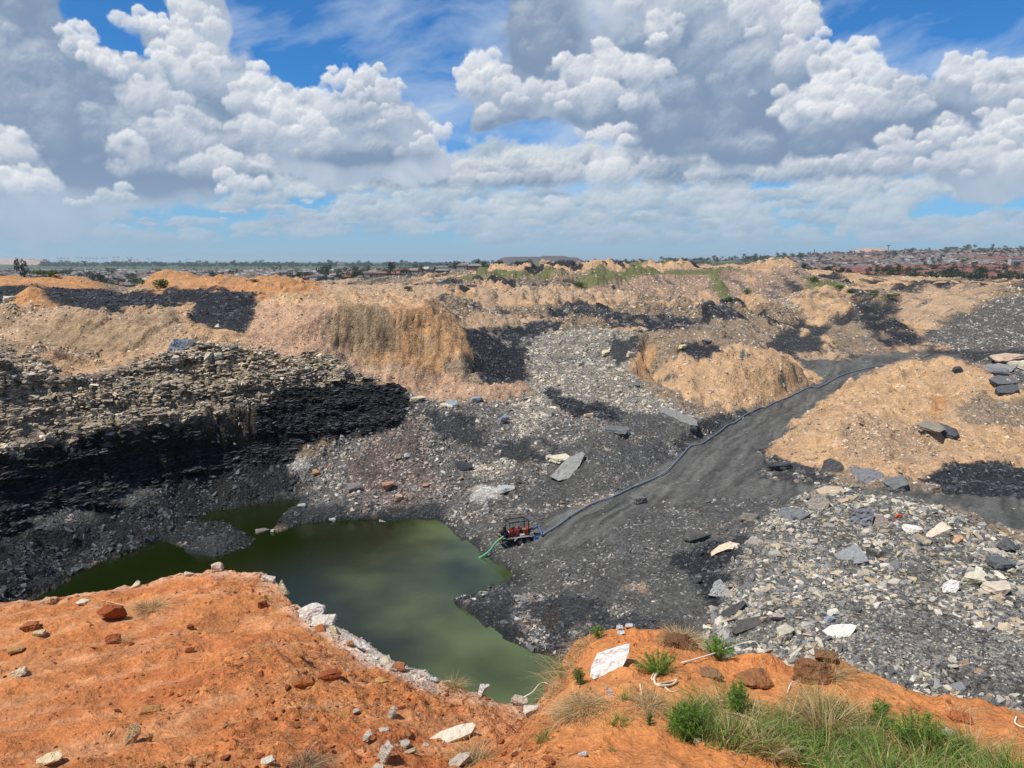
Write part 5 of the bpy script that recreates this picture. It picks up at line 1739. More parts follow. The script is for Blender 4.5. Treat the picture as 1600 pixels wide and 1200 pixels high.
NEAR = [  # x, y, width, height, colour, flatness, turn, tip, lift, label
    (603, 1186, 30, 36, (.46, .40, .33), .34, 1.1, .5, .3, 'upright tan stone at the bottom edge, left of the long layered slab'),
    (716, 1192, 34, 26, (.48, .42, .34), .3, .6, .3, .2, 'pale stone cut by the bottom edge beside dry grass'),
    (177, 964, 36, 28, (.30, .085, .03), .75, .6, .3, .3, 'dark red clod standing left of the dry grass tuft'),
    (178, 1001, 26, 13, (.28, .08, .03), .6, .4, .2, .2, 'flattened dark red clod below the standing clod'),
    (50, 981, 26, 14, (.36, .13, .05), .5, .1, .1, .2, 'red brown stone at the left, above a small cream stone'),
    (63, 991, 14, 9, (.64, .50, .30), .5, .2, .2, .3, 'small cream stone with a dark shadow at the left'),
    (76, 940, 22, 9, (.55, .34, .19), .5, .2, .1, .1, 'tan stone sunk in the lip at the far left'),
    (130, 942, 18, 7, (.66, .58, .44), .4, .2, .1, .2, 'cream flat stone just below the lip'),
    (30, 1051, 19, 8, (.66, .56, .40), .4, .2, .2, .3, 'cream flat stone near the left edge with a shadow under it'),
    (25, 1018, 18, 9, (.44, .26, .10), .4, .1, .1, .3, 'ochre flat stone above the cream one near the left edge'),
    (208, 1156, 20, 28, (.48, .34, .18), .5, 1.2, .4, .4, 'upright tan cracked stone in the lower left'),
    (233, 1157, 9, 14, (.46, .28, .10), .6, 1.1, .4, .3, 'small ochre upright stone right of the cracked stone'),
    (76, 1189, 32, 13, (.66, .53, .32), .3, .35, .2, .2, 'cream splinter at the bottom left'),
    (235, 1112, 26, 10, (.38, .19, .07), .4, .3, .4, .3, 'brown flat stone tipped up in the lower left'),
    (410, 946, 16, 11, (.27, .08, .03), .7, .3, .3, .3, 'dark red clod near the right shoulder of the left lobe'),
    (297, 981, 11, 9, (.27, .08, .03), .8, .3, .3, .3, 'small dark red clod right of the dry grass tuft'),
    (297, 1018, 14, 8, (.27, .08, .03), .6, .3, .3, .3, 'small dark clod in the middle of the left lobe'),
    (518, 1062, 32, 20, (.30, .085, .03), .6, .2, .2, .4, 'large dark red clod in the crumbled part of the bank'),
    (477, 1068, 34, 18, (.36, .12, .04), .5, .2, .1, .2, 'broad red clod left of the large dark one'),
    (597, 1065, 22, 10, (.56, .33, .10), .4, .2, .1, .2, 'ochre yellow flat stone in the crumbled soil'),
    (613, 1118, 13, 19, (.50, .45, .38), .4, 1.2, .4, .3, 'small grey upright stone in the cluster of chips'),
    (574, 1155, 12, 18, (.56, .50, .42), .35, 1.0, .4, .3, 'slim pale upright stone left of the chips'),
    (632, 1164, 21, 12, (.50, .44, .36), .35, .6, .3, .2, 'pale flat stone left of the long layered slab'),
    (642, 1174, 15, 9, (.48, .38, .26), .35, .5, .3, .2, 'tan flat stone just under the pale flat one'),
    (600, 1141, 14, 6, (.60, .55, .48), .4, .2, .2, .2, 'pale chip below the grey upright stone'),
    (556, 1112, 11, 10, (.54, .48, .42), .5, .5, .3, .2, 'pale grey chip left of the cluster'),
    (418, 1190, 18, 12, (.66, .60, .50), .3, .6, .3, .2, 'cream stick shaped stone at the bottom edge'),
    (488, 953, 34, 20, (.66, .60, .54), .6, .3, .3, .3, 'large white stone on the lip where the white band begins'),
    (520, 955, 18, 17, (.62, .49, .30), .6, .7, .4, .4, 'tan cream stone on the lip right of the large white one'),
    (532, 965, 18, 12, (.60, .46, .27), .6, .1, .1, .3, 'tan stone just below the tan cream one on the lip'),
    (505, 976, 36, 16, (.62, .55, .46), .5, .1, .2, .3, 'broad cream stone in the white band'),
    (524, 990, 22, 16, (.62, .50, .32), .5, -.8, .4, .3, 'yellow cream tilted stone in the white band'),
    (560, 1012, 18, 22, (.66, .62, .60), .4, -.9, .5, .3, 'white elongated stone pointing down from the white band'),
    (548, 1008, 12, 12, (.42, .20, .09), .7, .3, .3, .3, 'rust red stone beside the white elongated one'),
    (580, 982, 22, 14, (.66, .62, .58), .6, .3, .3, .3, 'white block on the lip, middle of the band'),
    (612, 1010, 20, 16, (.68, .56, .50), .5, .8, .4, .3, 'pinkish white leaning stone at the right part of the band'),
    (632, 1028, 24, 18, (.66, .58, .52), .5, -.8, .4, .3, 'pinkish white stone ending the white band'),
    (622, 1036, 22, 14, (.40, .16, .07), .6, -.4, .3, .3, 'red brown stone against the end of the white band'),
    (442, 925, 12, 22, (.62, .50, .32), .5, -1.0, .3, .4, 'cream stone on the corner of the left lobe'),
    (420, 905, 22, 14, (.66, .56, .46), .5, -.6, .3, .3, 'pinkish cream stone on the top corner of the left lobe'),
    (339, 890, 18, 12, (.66, .50, .38), .7, .2, .2, .4, 'pinkish boulder on the highest point of the lip'),
    (294, 899, 14, 7, (.66, .54, .40), .6, .2, .2, .3, 'cream stone on the lip left of the pinkish boulder'),
    (209, 918, 20, 8, (.64, .52, .36), .6, .2, .2, .3, 'cream stone on the lip at the middle left'),
    (756, 1076, 15, 20, (.66, .62, .58), .6, 1.3, .5, .5, 'white pointed stone standing on the lip near the notch'),
    (771, 1075, 11, 18, (.56, .36, .30), .6, 1.3, .5, .5, 'pink pointed stone right of the white pointed one'),
    (741, 1071, 14, 10, (.62, .60, .56), .6, .2, .3, .4, 'white stone left of the white pointed one'),
    (678, 1056, 12, 10, (.66, .62, .58), .6, -.5, .3, .3, 'white stone on the lip beside the dry tuft'),
    (830, 1102, 24, 16, (.66, .60, .52), .5, .6, .3, .3, 'white cream stone in the notch between bank and hump'),
    (812, 1098, 22, 16, (.52, .42, .33), .5, -.4, .3, .3, 'tan cream stone left of the one in the notch'),
    (967, 983, 12, 8, (.66, .62, .56), .6, .2, .3, .3, 'white chip near the top of the right hump'),
    (983, 980, 12, 7, (.66, .63, .58), .5, .1, .3, .3, 'white flat chip right of the other on top of the hump'),
    (970, 990, 11, 5, (.66, .63, .58), .5, .1, .3, .3, 'lower white chip on top of the right hump'),
    (952, 1084, 10, 20, (.60, .54, .50), .4, -1.1, .5, .3, 'pale narrow stone below the big white slab'),
    (1480, 1147, 15, 11, (.62, .62, .60), .7, .2, .3, .3, 'white stone behind the green grass at the right'),
    (1505, 1126, 34, 22, (.42, .13, .045), .6, -.3, .2, .2, 'red crumbling clod on the bank at the right'),
    (1090, 1160, 11, 6, (.62, .50, .34), .6, .2, .3, .3, 'small cream stone at the foot of the grass'),
    (910, 1180, 12, 7, (.66, .62, .60), .6, .2, .3, .3, 'white chip on the orange soil at the bottom centre'),
    (1201, 1187, 12, 5, (.62, .46, .18), .6, .2, .3, .3, 'yellow chip at the bottom under the grass'),
]
for k, (u, v, w, h, c, fl, tz, tp, lift, lab) in enumerate(NEAR):
    p = bhit(u, v + h * .15)
    if p.z < 23.6:
        p = bhit(u, v + h * .15 + 8)
    dd = (p - Vector((0, 0, EYE))).length
    W = w / FPX * dd
    me = rock_mesh('bank_rock', 600 + k, 1.0, .62, fl, 15, sub=3, rough=.28, boxy=.52)
    me.materials.append(M_ROCKO)
    if c[2] < .06:
        W *= .85
    nm = 'flat_rock' if fl < .36 else 'clod' if c[2] < .06 else 'stone'
    o = link(nm, me)
    o.color = (*c, 1)
    o.scale = (W * .95, W * .95, W * .95)
    if abs(tz) > .75:                                   # stands on end
        o.rotation_euler = (.5, -abs(tz), .3 if tz > 0 else math.pi - .3)
        s_ = max(w, h) / FPX * dd * .9
        o.scale = (s_, s_ * min(w, h) / max(w, h) * 1.3, s_)
    else:
        o.rotation_euler = (tp * .9, -tz * .55, tz * .5)
    o.location = p + Vector((0, 0, h / FPX * dd * lift))
    tag(o, lab, 'clod' if nm == 'clod' else 'rock')

slab_outline('flat_rock', [(922, 1058), (924, 1042), (934, 1021), (950, 1015), (975, 1007), (983, 1006), (982, 1020), (973, 1040), (964, 1049), (940, 1056), (928, 1061)], (.70, .66, .62), 13, .62,
             'big white and cream slab standing tilted on the right orange hump', H=bhit, rough=.8, m_=M_SLAB)
slab_outline('flat_rock', [(661, 1163), (672, 1154), (688, 1143), (715, 1133), (738, 1129), (743, 1133), (736, 1145), (712, 1155), (690, 1164), (672, 1167)], (.60, .53, .42), 10, .35,
             'long cream layered slab lying on the orange bank at the bottom', H=bhit, rough=.8, m_=M_SLAB)
# ------------------------------------------------------------------ mesh helpers
def mesh_from(name, V, F, mats=(), fm=None, smooth=False):
    me = bpy.data.meshes.new(name)
    me.from_pydata([tuple(v) for v in V], [], [tuple(f) for f in F])
    for m in mats:
        me.materials.append(m)
    if fm is not None:
        me.polygons.foreach_set('material_index', np.array(fm, np.int32))
    if smooth:
        me.polygons.foreach_set('use_smooth', np.ones(len(F), bool))
    me.update()
    return me


class MB:
    """collects simple solids into one mesh"""
    def __init__(self):
        self.V, self.F, self.M = [], [], []

    def add(self, V, F, m=0):
        k = len(self.V)
        self.V += [tuple(v) for v in V]
        self.F += [tuple(i + k for i in f) for f in F]
        self.M += [m] * len(F)
        return self

    def box(self, c, s, m=0, rz=0.0, taper=1.0):
        x, y, z = (q / 2 for q in s)
        V = []
        for dz, t in ((-z, 1), (z, taper)):
            for dx, dy in ((-x, -y), (x, -y), (x, y), (-x, y)):
                a, b_ = dx * t, dy * t
                V.append((c[0] + a * math.cos(rz) - b_ * math.sin(rz), c[1] + a * math.sin(rz) + b_ * math.cos(rz), c[2] + dz))
        return self.add(V, [(3, 2, 1, 0), (4, 5, 6, 7), (0, 1, 5, 4), (1, 2, 6, 5), (2, 3, 7, 6), (3, 0, 4, 7)], m)

    def tube(self, pts, r, n=8, m=0, caps=True):
        pts = [Vector(p) for p in pts]
        rs = r if isinstance(r, (list, tuple)) else [r] * len(pts)
        V, F = [], []
        up = Vector((0, 0, 1))
        for i, p in enumerate(pts):
            t = (pts[min(i + 1, len(pts) - 1)] - pts[max(i - 1, 0)]).normalized()
            a = t.cross(up)
            if a.length < .05:
                a = t.cross(Vector((1, 0, 0)))
            a.normalize()
            b_ = a.cross(t).normalized()
            for k in range(n):
                w = 2 * math.pi * k / n
                V.append(p + (a * math.cos(w) + b_ * math.sin(w)) * rs[i])
        for i in range(len(pts) - 1):
            for k in range(n):
                F.append((i * n + k, i * n + (k + 1) % n, (i + 1) * n + (k + 1) % n, (i + 1) * n + k))
        if caps:
            F += [tuple(range(n - 1, -1, -1)), tuple((len(pts) - 1) * n + k for k in range(n))]
        return self.add(V, F, m)

    def build(self, name, mats, parent=None, smooth=False, bevel=0.0):
        me = mesh_from(name, self.V, self.F, mats if isinstance(mats, (list, tuple)) else [mats], self.M, smooth)
        o = link(name, me, None, parent)
        if bevel:
            md = o.modifiers.new('bevel', 'BEVEL')
            md.width = bevel
            md.segments = 2
        return o


def empty(name, loc, rz=0.0):
    o = bpy.data.objects.new(name, None)
    COL.objects.link(o)
    o.location = loc
    o.rotation_euler = (0, 0, rz)
    o.empty_display_size = .3
    return o


# ------------------------------------------------------------------ foliage
def leaf_cloud(V, F, C, center, rad, n, leaf, rnd, cols, lump=.35, hollow=.35):
    """leaf-sized faces through an uneven crown"""
    for _ in range(n):
        p = rnd.normal(size=3)
        p /= np.linalg.norm(p)
        l = 1 + lump * float(gn(np.array([p[0] * 2.3 + center[0]]), np.array([p[1] * 2.3 + p[2] * 1.7 + center[1]]), 5)[0]) * 2
        q = np.array(center) + p * np.array(rad) * l * rnd.uniform(hollow, 1) ** .5
        a = rnd.normal(size=3)
        a /= np.linalg.norm(a)
        b_ = np.cross(a, rnd.normal(size=3))
        b_ /= np.linalg.norm(b_) + 1e-6
        s = leaf * rnd.uniform(.6, 1.4)
        k = len(V)
        V += [tuple(q - a * s), tuple(q + b_ * s * .5), tuple(q + a * s), tuple(q - b_ * s * .5)]
        F.append((k, k + 1, k + 2, k + 3))
        c = cols[rnd.integers(0, len(cols))]
        f = rnd.uniform(.7, 1.25)
        C += [(c[0] * f, c[1] * f, c[2] * f)] * 4


def colored_mesh(name, V, F, C, m):
    me = mesh_from(name, V, F, [m])
    vcol(me, 'Tint', np.array(C, np.float32))
    return me


def leaf_material(name, rough=.6, trans=.3):
    m = bpy.data.materials.new(name)
    m.use_nodes = True
    nt = m.node_tree
    b = nt.nodes['Principled BSDF']
    at = node(nt, 'ShaderNodeAttribute', attribute_name='Tint')
    nt.links.new(at.outputs['Color'], b.inputs['Base Color'])
    b.inputs['Roughness'].default_value = rough
    b.inputs['Specular IOR Level'].default_value = .25
    tr = node(nt, 'ShaderNodeBsdfTranslucent')
    nt.links.new(at.outputs['Color'], tr.inputs[0])
    mx = node(nt, 'ShaderNodeMixShader')
    mx.inputs[0].default_value = trans
    nt.links.new(b.outputs[0], mx.inputs[1])
    nt.links.new(tr.outputs[0], mx.inputs[2])
    nt.links.new(mx.outputs[0], nt.nodes['Material Output'].inputs[0])
    return m


M_LEAF = leaf_material('foliage')
M_BARK = mat('bark', (.10, .075, .055), .9, var=.3, scale=6)
TREEC = [(.030, .050, .022), (.038, .062, .028), (.024, .042, .020), (.045, .068, .030)]
rt = np.random.default_rng(81)
CROWNS, TRUNKS = [], []
for k in range(6):
    V, F, C = [], [], []
    h = [1.0, .8, 1.2, .9, 1.5, .7][k]
    for j in range(7):
        c = (rt.normal(0, .22), rt.normal(0, .22), .45 * h + rt.uniform(0, .45) * h)
        leaf_cloud(V, F, C, c, (.26, .26, .2 * h), 42, .075, rt, TREEC)
    CROWNS.append(colored_mesh('crown', V, F, C, M_LEAF))
    mb = MB().tube([(0, 0, -.1), (.02, 0, .25 * h), (.0, .03, .6 * h)], [.035, .025, .012], 6)
    mb.tube([(.01, 0, .3 * h), (.16, .05, .6 * h)], [.018, .008], 5).tube([(.01, 0, .35 * h), (-.15, -.05, .65 * h)], [.018, .008], 5)
    TRUNKS.append(mesh_from('trunk', mb.V, mb.F, [M_BARK]))


def join_tree(k):
    a, b_ = CROWNS[k], TRUNKS[k]
    V = [tuple(v.co) for v in a.vertices] + [tuple(v.co) for v in b_.vertices]
    n = len(a.vertices)
    F = [tuple(p.vertices) for p in a.polygons] + [tuple(i + n for i in p.vertices) for p in b_.polygons]
    me = mesh_from('tree', V, F, [M_LEAF, M_BARK], [0] * len(a.polygons) + [1] * len(b_.polygons))
    col_ = np.zeros((len(V), 3), np.float32)
    src = np.zeros(n * 4, np.float32)
    a.color_attributes['Tint'].data.foreach_get('color', src)
    col_[:n] = src.reshape(-1, 4)[:, :3]
    vcol(me, 'Tint', col_)
    return me


TREES = [join_tree(k) for k in range(6)]


def big_tree(u, v_base, v_top, y, k, label, wide=1.0, group=None):
    b_ = Q(u, v_base, y)
    t_ = Q(u, v_top, y)
    z = float(ground_z(b_[0], b_[1]))
    h = t_[2] - z
    r = empty('tree', (b_[0], b_[1], z), rt.uniform(0, 6))
    s = h / 1.15
    r.scale = (s * wide, s * wide, s)
    link('crown', CROWNS[k], None, r)
    link('trunk', TRUNKS[k], None, r)
    tag(r, label, 'tree', group)
    return r


# ------------------------------------------------------------------ houses of the town
WALLC = [(.24, .19, .155), (.19, .14, .11), (.30, .27, .225), (.155, .11, .085), (.27, .24, .21), (.42, .40, .37)]
ROOF_RED = [(.19, .07, .048), (.21, .09, .065), (.16, .065, .05), (.22, .105, .08), (.18, .09, .07)]
ROOF_MIX = [(.12, .115, .115), (.18, .175, .17), (.15, .105, .085), (.34, .34, .34), (.09, .08, .075), (.17, .085, .065), (.20, .16, .135)]
M_WALLS = [mat('plaster_wall', c, .9, var=.1, scale=.6) for c in WALLC]
M_RED = [mat('red_tile_roof', c, .85, var=.15, scale=.8) for c in ROOF_RED]
M_MIX = [mat('sheet_roof', c, .8, var=.15, scale=.8) for c in ROOF_MIX]
M_PANE = mat('dark_window', (.03, .035, .04), .3)


def house_mesh(k, r):
    L, W, H = r.uniform(8, 13), r.uniform(6, 8.5), r.uniform(2.7, 3.1)
    mb = MB()
    mb.box((0, 0, H / 2 - .5), (L, W, H + 1), 0)
    o, t = .5, r.uniform(1.3, 2.0)
    hip = r.uniform(.0, .22) * L
    V = [(-L / 2 - o, -W / 2 - o, H), (L / 2 + o, -W / 2 - o, H), (L / 2 + o, W / 2 + o, H), (-L / 2 - o, W / 2 + o, H), (-L / 2 + hip - o, 0, H + t), (L / 2 - hip + o, 0, H + t)]
    mb.add(V, [(0, 1, 5, 4), (2, 3, 4, 5), (1, 2, 5), (3, 0, 4), (3, 2, 1, 0)], 1)
    for sx in (-.28, .05, .32):
        for sy in (-1, 1):
            mb.box((sx * L, sy * (W / 2 + .02), 1.5), (1.4, .06, 1.1), 2)
    if k % 3 == 0:
        mb.box((L / 2 + 1.6, 0, 1.0), (3.4, W * .7, 3.0), 0).box((L / 2 + 1.6, 0, 2.6), (3.8, W * .8, .2), 1)
    return mb


HOUSES_R, HOUSES_M = [], []
rh = np.random.default_rng(91)
for k in range(10):
    mb = house_mesh(k, rh)
    HOUSES_R.append(mesh_from('house', mb.V, mb.F, [M_WALLS[k % 6], M_RED[k % 5], M_PANE], mb.M))
    HOUSES_M.append(mesh_from('house', mb.V, mb.F, [M_WALLS[(k + 2) % 6], M_MIX[k % 7], M_PANE], mb.M))

sites = []
for _ in range(16000):
    side = rh.uniform() < .66
    if side:
        u, y = rh.uniform(1225, 1640), rh.uniform(780, 2950)
    else:
        u, y = rh.uniform(-60, 930), 740 + 1900 * rh.uniform() ** 1.3
    if side and rh.uniform() < .45:
        y = rh.uniform(780, 1700)
    x = (u - 800) / 1200 * y * 1.005
    # rows of plots along streets
    a = .25 if side else -.12
    ca, sa = math.cos(a), math.sin(a)
    px, py = x * ca + y * sa, -x * sa + y * ca
    px = round(px / 14.5) * 14.5
    py = round(py / 21) * 21
    x, y = px * ca - py * sa, px * sa + py * ca
    if (round(px), round(py)) in {(s[4], s[5]) for s in sites[-400:]}:
        continue
    g = float(fbm(np.array([x / 260]), np.array([y / 260]), 3, .5, 500)[0])
    if (not side) and u > 740 and y < 1500:
        continue
    if g < -.2 or y < 540 or (side and u < 1330 and y < 1150 - (u - 1225) * 2):
        continue
    sites.append((x + rh.uniform(-1.5, 1.5), y + rh.uniform(-2, 2), a + rh.normal(0, .08) + (math.pi / 2 if rh.uniform() < .3 else 0), side, round(px), round(py), g))
uniq = {}
for s in sites:
    uniq.setdefault((s[3], s[4], s[5]), s)
sites = sorted(uniq.values(), key=lambda s: s[1])
print('houses', len(sites))
near_r, near_l, far_s = [], [], []
for s in sites:
    if s[3] and len(near_r) < 190:
        near_r.append(s)
    elif (not s[3]) and len(near_l) < 110:
        near_l.append(s)
    else:
        far_s.append(s)


def house_kind(s, k):
    if s[3] and (s[1] < 1500 or s[6] > .12):
        return HOUSES_R[k % 10] if rh.uniform() < .8 else HOUSES_M[k % 10]
    return HOUSES_M[k % 10] if rh.uniform() < .8 else HOUSES_R[k % 10]


for lst, lab, grp in ((near_r, 'small house among the red and grey roofs of the township climbing the far hillside', 'houses of the township on the right'),
                      (near_l, 'small single storey house of the township on the plain beyond the orange mounds', 'houses of the township on the left')):
    for k, s in enumerate(lst):
        o = bpy.data.objects.new('house', house_kind(s, k))
        COL.objects.link(o)
        o.location = (s[0], s[1], float(ground_z(s[0], s[1])) + .2)
        o.rotation_euler = (0, 0, s[2])
        o.scale = (1.05, 1.05, 1.15)
        tag(o, lab, 'house', grp)


def instancer_of(objs_meshes, nm):
    c = bpy.data.collections.new(nm)
    for me in objs_meshes:
        c.objects.link(bpy.data.objects.new(nm, me))
    return instancer(c, nm)


NG_H = instancer_of(HOUSES_R + HOUSES_M, 'house_shape')
n = len(far_s)
pk = np.array([(k % 10) + (0 if (s[3] and (s[1] < 1500 or s[6] > .12)) else 10) for k, s in enumerate(far_s)])
ps = np.array([(s[0], s[1], float(ground_z(s[0], s[1])) + .2) for s in far_s])
stuff_points('distant_houses', ps, np.array([(0, 0, s[2]) for s in far_s]), np.tile((1.1, 1.1, 1.25), (n, 1)), np.ones((n, 3)), pk, NG_H, label='distant houses of the townships melting into the haze', cat='houses')

# ------------------------------------------------------------------ trees of the plain
NG_T = instancer_of(TREES, 'tree_shape')
ts = []
for _ in range(2200):
    side = rt.uniform() < .5
    u = rt.uniform(1225, 1640) if side else rt.uniform(-40, 930)
    y = rt.uniform(640, 2900) if side else 680 + 2200 * rt.uniform() ** 1.5
    ts.append(((u - 800) / 1200 * y, y, rt.uniform(4.5, 9)))
for _ in range(1100):          # skyline left of the middle
    u = rt.uniform(70, 830)
    y = rt.uniform(3600, 4700)
    ts.append(((u - 800) / 1200 * y, y, rt.uniform(7, 17) * (1 + .6 * max(0, float(gn(np.array([u / 40]), np.array([.5]), 3)[0]) * 2))))
for _ in range(420):          # the dark belt that climbs to the right
    u = rt.uniform(950, 1640)
    y = rt.uniform(2300, 3050)
    if u > 1250 and rt.uniform() < .6:
        continue
    ts.append(((u - 800) / 1200 * y, y, rt.uniform(8, 14)))
for _ in range(160):
    u = rt.uniform(560, 960)
    ts.append(((u - 800) / 1200 * 1700, rt.uniform(1500, 2300), rt.uniform(7, 14)))
ts.sort(key=lambda q: -q[2] / q[1])
for k, (x, y, h) in enumerate(ts[:300]):
    o = bpy.data.objects.new('tree', TREES[k % 6])
    COL.objects.link(o)
    o.location = (x, y, float(ground_z(x, y)))
    o.rotation_euler = (0, 0, rt.uniform(0, 6))
    o.scale = (h * rt.uniform(.8, 1.4),) * 2 + (h,)
    if x > 0:
        tag(o, 'dark green tree standing among the red roofed houses of the far hillside', 'tree', 'trees of the plain at the right')
    else:
        tag(o, 'dark green tree standing on the plain beyond the orange mounds and the bluff', 'tree', 'trees of the plain at the left')
tr = ts[300:]
n = len(tr)
hh = np.array([q[2] for q in tr])
stuff_points('distant_trees', np.array([(q[0], q[1], float(ground_z(q[0], q[1]))) for q in tr]), np.stack([np.zeros(n), np.zeros(n), rt.uniform(0, 6, n)], -1),
             np.stack([hh * 1.2, hh * 1.2, hh], -1), np.ones((n, 3)), rt.integers(0, 6, n), NG_T, label='far trees along the horizon and between the fields', cat='trees')
big_tree(34, 446, 421, 520, 4, 'tall dark tree rising behind the orange mound at the far left', .5)
big_tree(104, 424, 415, 1300, 1, 'low spreading dark tree in the fields at the left', .9)
big_tree(161, 432, 420, 700, 3, 'round dark tree among the houses above the left orange mound', .7)
big_tree(504, 422, 412, 1100, 0, 'dark tree standing alone above the houses left of the bluff', .7)
big_tree(553, 440, 418, 640, 2, 'broad dark tree behind the bluff among the houses', .7)
big_tree(610, 441, 418, 640, 4, 'tall dark tree right of the broad one behind the bluff', .8)
big_tree(1478, 426, 409, 800, 5, 'dark tree in the middle of the right township', 1.5)
big_tree(1510, 392, 381, 2850, 0, 'dark tree on the skyline of the right hill', 1.4)

# ------------------------------------------------------------------ hills and mine dumps far off
M_DUMP = mat('far_dump_earth', (.085, .075, .075), .95, var=.25, scale=.02)
M_DUMPP = mat('far_pink_dump_earth', (.36, .25, .20), .95, var=.25, scale=.02)


def far_dump(name, pts, y, depth, m, label):
    """a flat topped heap from the outline of its crest"""
    V, F = [], []
    n = len(pts)
    rows = [(-depth, 0.0, 1.0), (-depth * .55, .62, 1), (-depth * .3, 1.0, 1), (depth * .5, 1.0, 1), (depth, 0, 1)]
    for (dy, f, _) in rows:
        for (u, v) in pts:
            q = Q(u, v, y)
            g = float(ground_z(q[0], q[1])) - 4
            V.append((q[0] * (1 + dy / y * .3), y + dy, g + (q[2] - g) * f + float(gn(np.array([q[0] / 60]), np.array([dy / 30.]), 2)[0]) * 3 * (f > 0)))
    for r_ in range(len(rows) - 1):
        for k in range(n - 1):
            F.append((r_ * n + k, r_ * n + k + 1, (r_ + 1) * n + k + 1, (r_ + 1) * n + k))
    o = link(name, mesh_from(name, V, F, [m], smooth=False))
    tag(o, label, 'mine dump')
    return o


far_dump('mine_dump', [(752, 415), (775, 408), (786, 402.5), (800, 401.5), (843, 401.5), (850, 399.5), (880, 400), (888, 402), (902, 402.5), (918, 412)], 3700, 160, M_DUMP, 'wide flat topped dark mine dump on the horizon, centre')
far_dump('mine_dump', [(1032, 409), (1040, 404.5), (1050, 403.2), (1070, 403.2), (1078, 408)], 4200, 120, M_DUMP, 'small flat topped brown mine dump on the horizon, right of the wide one')
far_dump('mine_dump', [(-60, 408), (-20, 405.5), (10, 404.5), (30, 405.3), (60, 405.5), (70, 409)], 4600, 120, M_DUMPP, 'pale pink mine dump on the horizon at the far left')
far_dump('hill', [(1332, 396), (1342, 391), (1352, 388), (1358, 387.5), (1372, 388.5), (1386, 391), (1392, 395)], 3050, 120, M_DUMPP, 'pinkish stony hill on the skyline at the right')

# ------------------------------------------------------------------ pylons, masts, chimney
M_STEEL = mat('galvanised_steel', (.14, .15, .16), .6, metal=.3)
M_WHITE = mat('white_paint', (.75, .75, .74), .6)
M_REDP = mat('red_paint', (.45, .06, .04), .6)
M_DARKP = mat('sooty_concrete', (.10, .09, .085), .9)
mb = MB()
t = 1.0
for s_ in (-1, 1):
    mb.tube([(0, 0, 0), (s_ * 9, 0, 34)], .55, 4).tube([(s_ * 9, 0, 34), (s_ * 17, 0, 37)], .5, 4)
    mb.tube([(s_ * 9, 0, 34), (s_ * 6, 0, 40)], .4, 4).tube([(s_ * 6, 0, 40), (s_ * 17, 0, 37)], .35, 4)
    for q in (1, 2, 3):
        mb.tube([(s_ * 9 * q / 4, 0, 34 * q / 4), (s_ * 9 * (q + .6) / 4, 1, 34 * (q + .2) / 4)], .2, 4)
mb.tube([(-17, 0, 36.5), (17, 0, 36.5)], .45, 4).tube([(-6, 0, 34), (6, 0, 34)], .4, 4)
for s_ in (-14, 0, 14):
    mb.tube([(s_, 0, 36), (s_, 0, 32)], .3, 4)
PY = mesh_from('power_pylon', mb.V, mb.F, [M_STEEL])
for u, vt, vb in ((93, 402, 411), (104, 402, 411), (125, 401, 411), (138, 402, 411), (149, 402.5, 411), (164, 402, 411), (182, 401, 411), (203, 401, 411), (235, 403, 411), (294, 404, 411), (50, 404, 411), (213, 404, 411)):
    y = 4300 if (u * 7) % 2 else 4000
    b_, t_ = Q(u, vb, y), Q(u, vt, y)
    g = float(ground_z(b_[0], b_[1]))
    o = bpy.data.objects.new('power_pylon', PY)
    COL.objects.link(o)
    o.location = (b_[0], b_[1], g)
    s_ = max(t_[2] - g, 20) / 40
    o.scale = (s_ * .95, s_, s_)
    tag(o, 'V shaped steel power pylon in the row along the horizon at the left', 'pylon', 'power pylons along the left horizon')


def mast(name, u, vb, vt, y, r, label, bands=False, head=None, mtl=None, cat='mast'):
    b_, t_ = Q(u, vb, y), Q(u, vt, y)
    g = min(b_[2], float(ground_z(b_[0], b_[1])))
    H = t_[2] - g
    e = empty(name, (b_[0], b_[1], g))
    if bands:
        for k in range(6):
            MB().tube([(0, 0, H * k / 6), (0, 0, H * (k + 1) / 6)], [r * (1 - k / 12), r * (1 - (k + 1) / 12)], 8).build('pole_section', M_WHITE if k % 2 == 0 else M_STEEL, e)
    else:
        MB().tube([(0, 0, 0), (0, 0, H)], [r, r * .6], 8).build('pole', mtl or M_STEEL, e)
    if head:
        mb_ = MB()
        for a in range(6):
            mb_.box((math.cos(a) * head, math.sin(a) * head, H - head * .3), (head * .6, head * .6, head * .7))
        mb_.tube([(-head * 1.2, 0, H - head * .6), (head * 1.2, 0, H - head * .6)], r * .5, 6)
        mb_.build('lamp_head', M_STEEL, e)
    tag(e, label, cat)
    return e


mast('radio_mast', 135, 437, 408, 620, .8, 'white and grey banded mast above the houses at the left', True, 1.0)
mast('pole', 63, 428, 419, 800, .35, 'thin grey pole left of the banded mast')
mast('light_mast', 637, 438, 418, 700, .3, 'thin light mast behind the bluff', head=.8)
mast('light_mast', 1387, 402, 383, 2600, 1.6, 'tall floodlight mast on the skyline left of the hilltop houses', head=4)
mast('chimney', 1272, 398, 389.5, 3000, 3.2, 'dark factory chimney on the skyline at the right', mtl=M_DARKP, cat='chimney')
mast('light_mast', 1594, 440, 408, 700, .35, 'tall light mast at the right edge of the township', head=1.2)
mast('light_mast', 1355, 428, 413, 900, .3, 'slim light mast among the red roofs, left one of the pair', head=.7)
mast('light_mast', 1364, 428, 414, 900, .3, 'slim light mast among the red roofs, right one of the pair', head=.7)
mast('light_mast', 1422, 420, 406, 1300, .4, 'slim light mast in the middle of the right township', head=1)
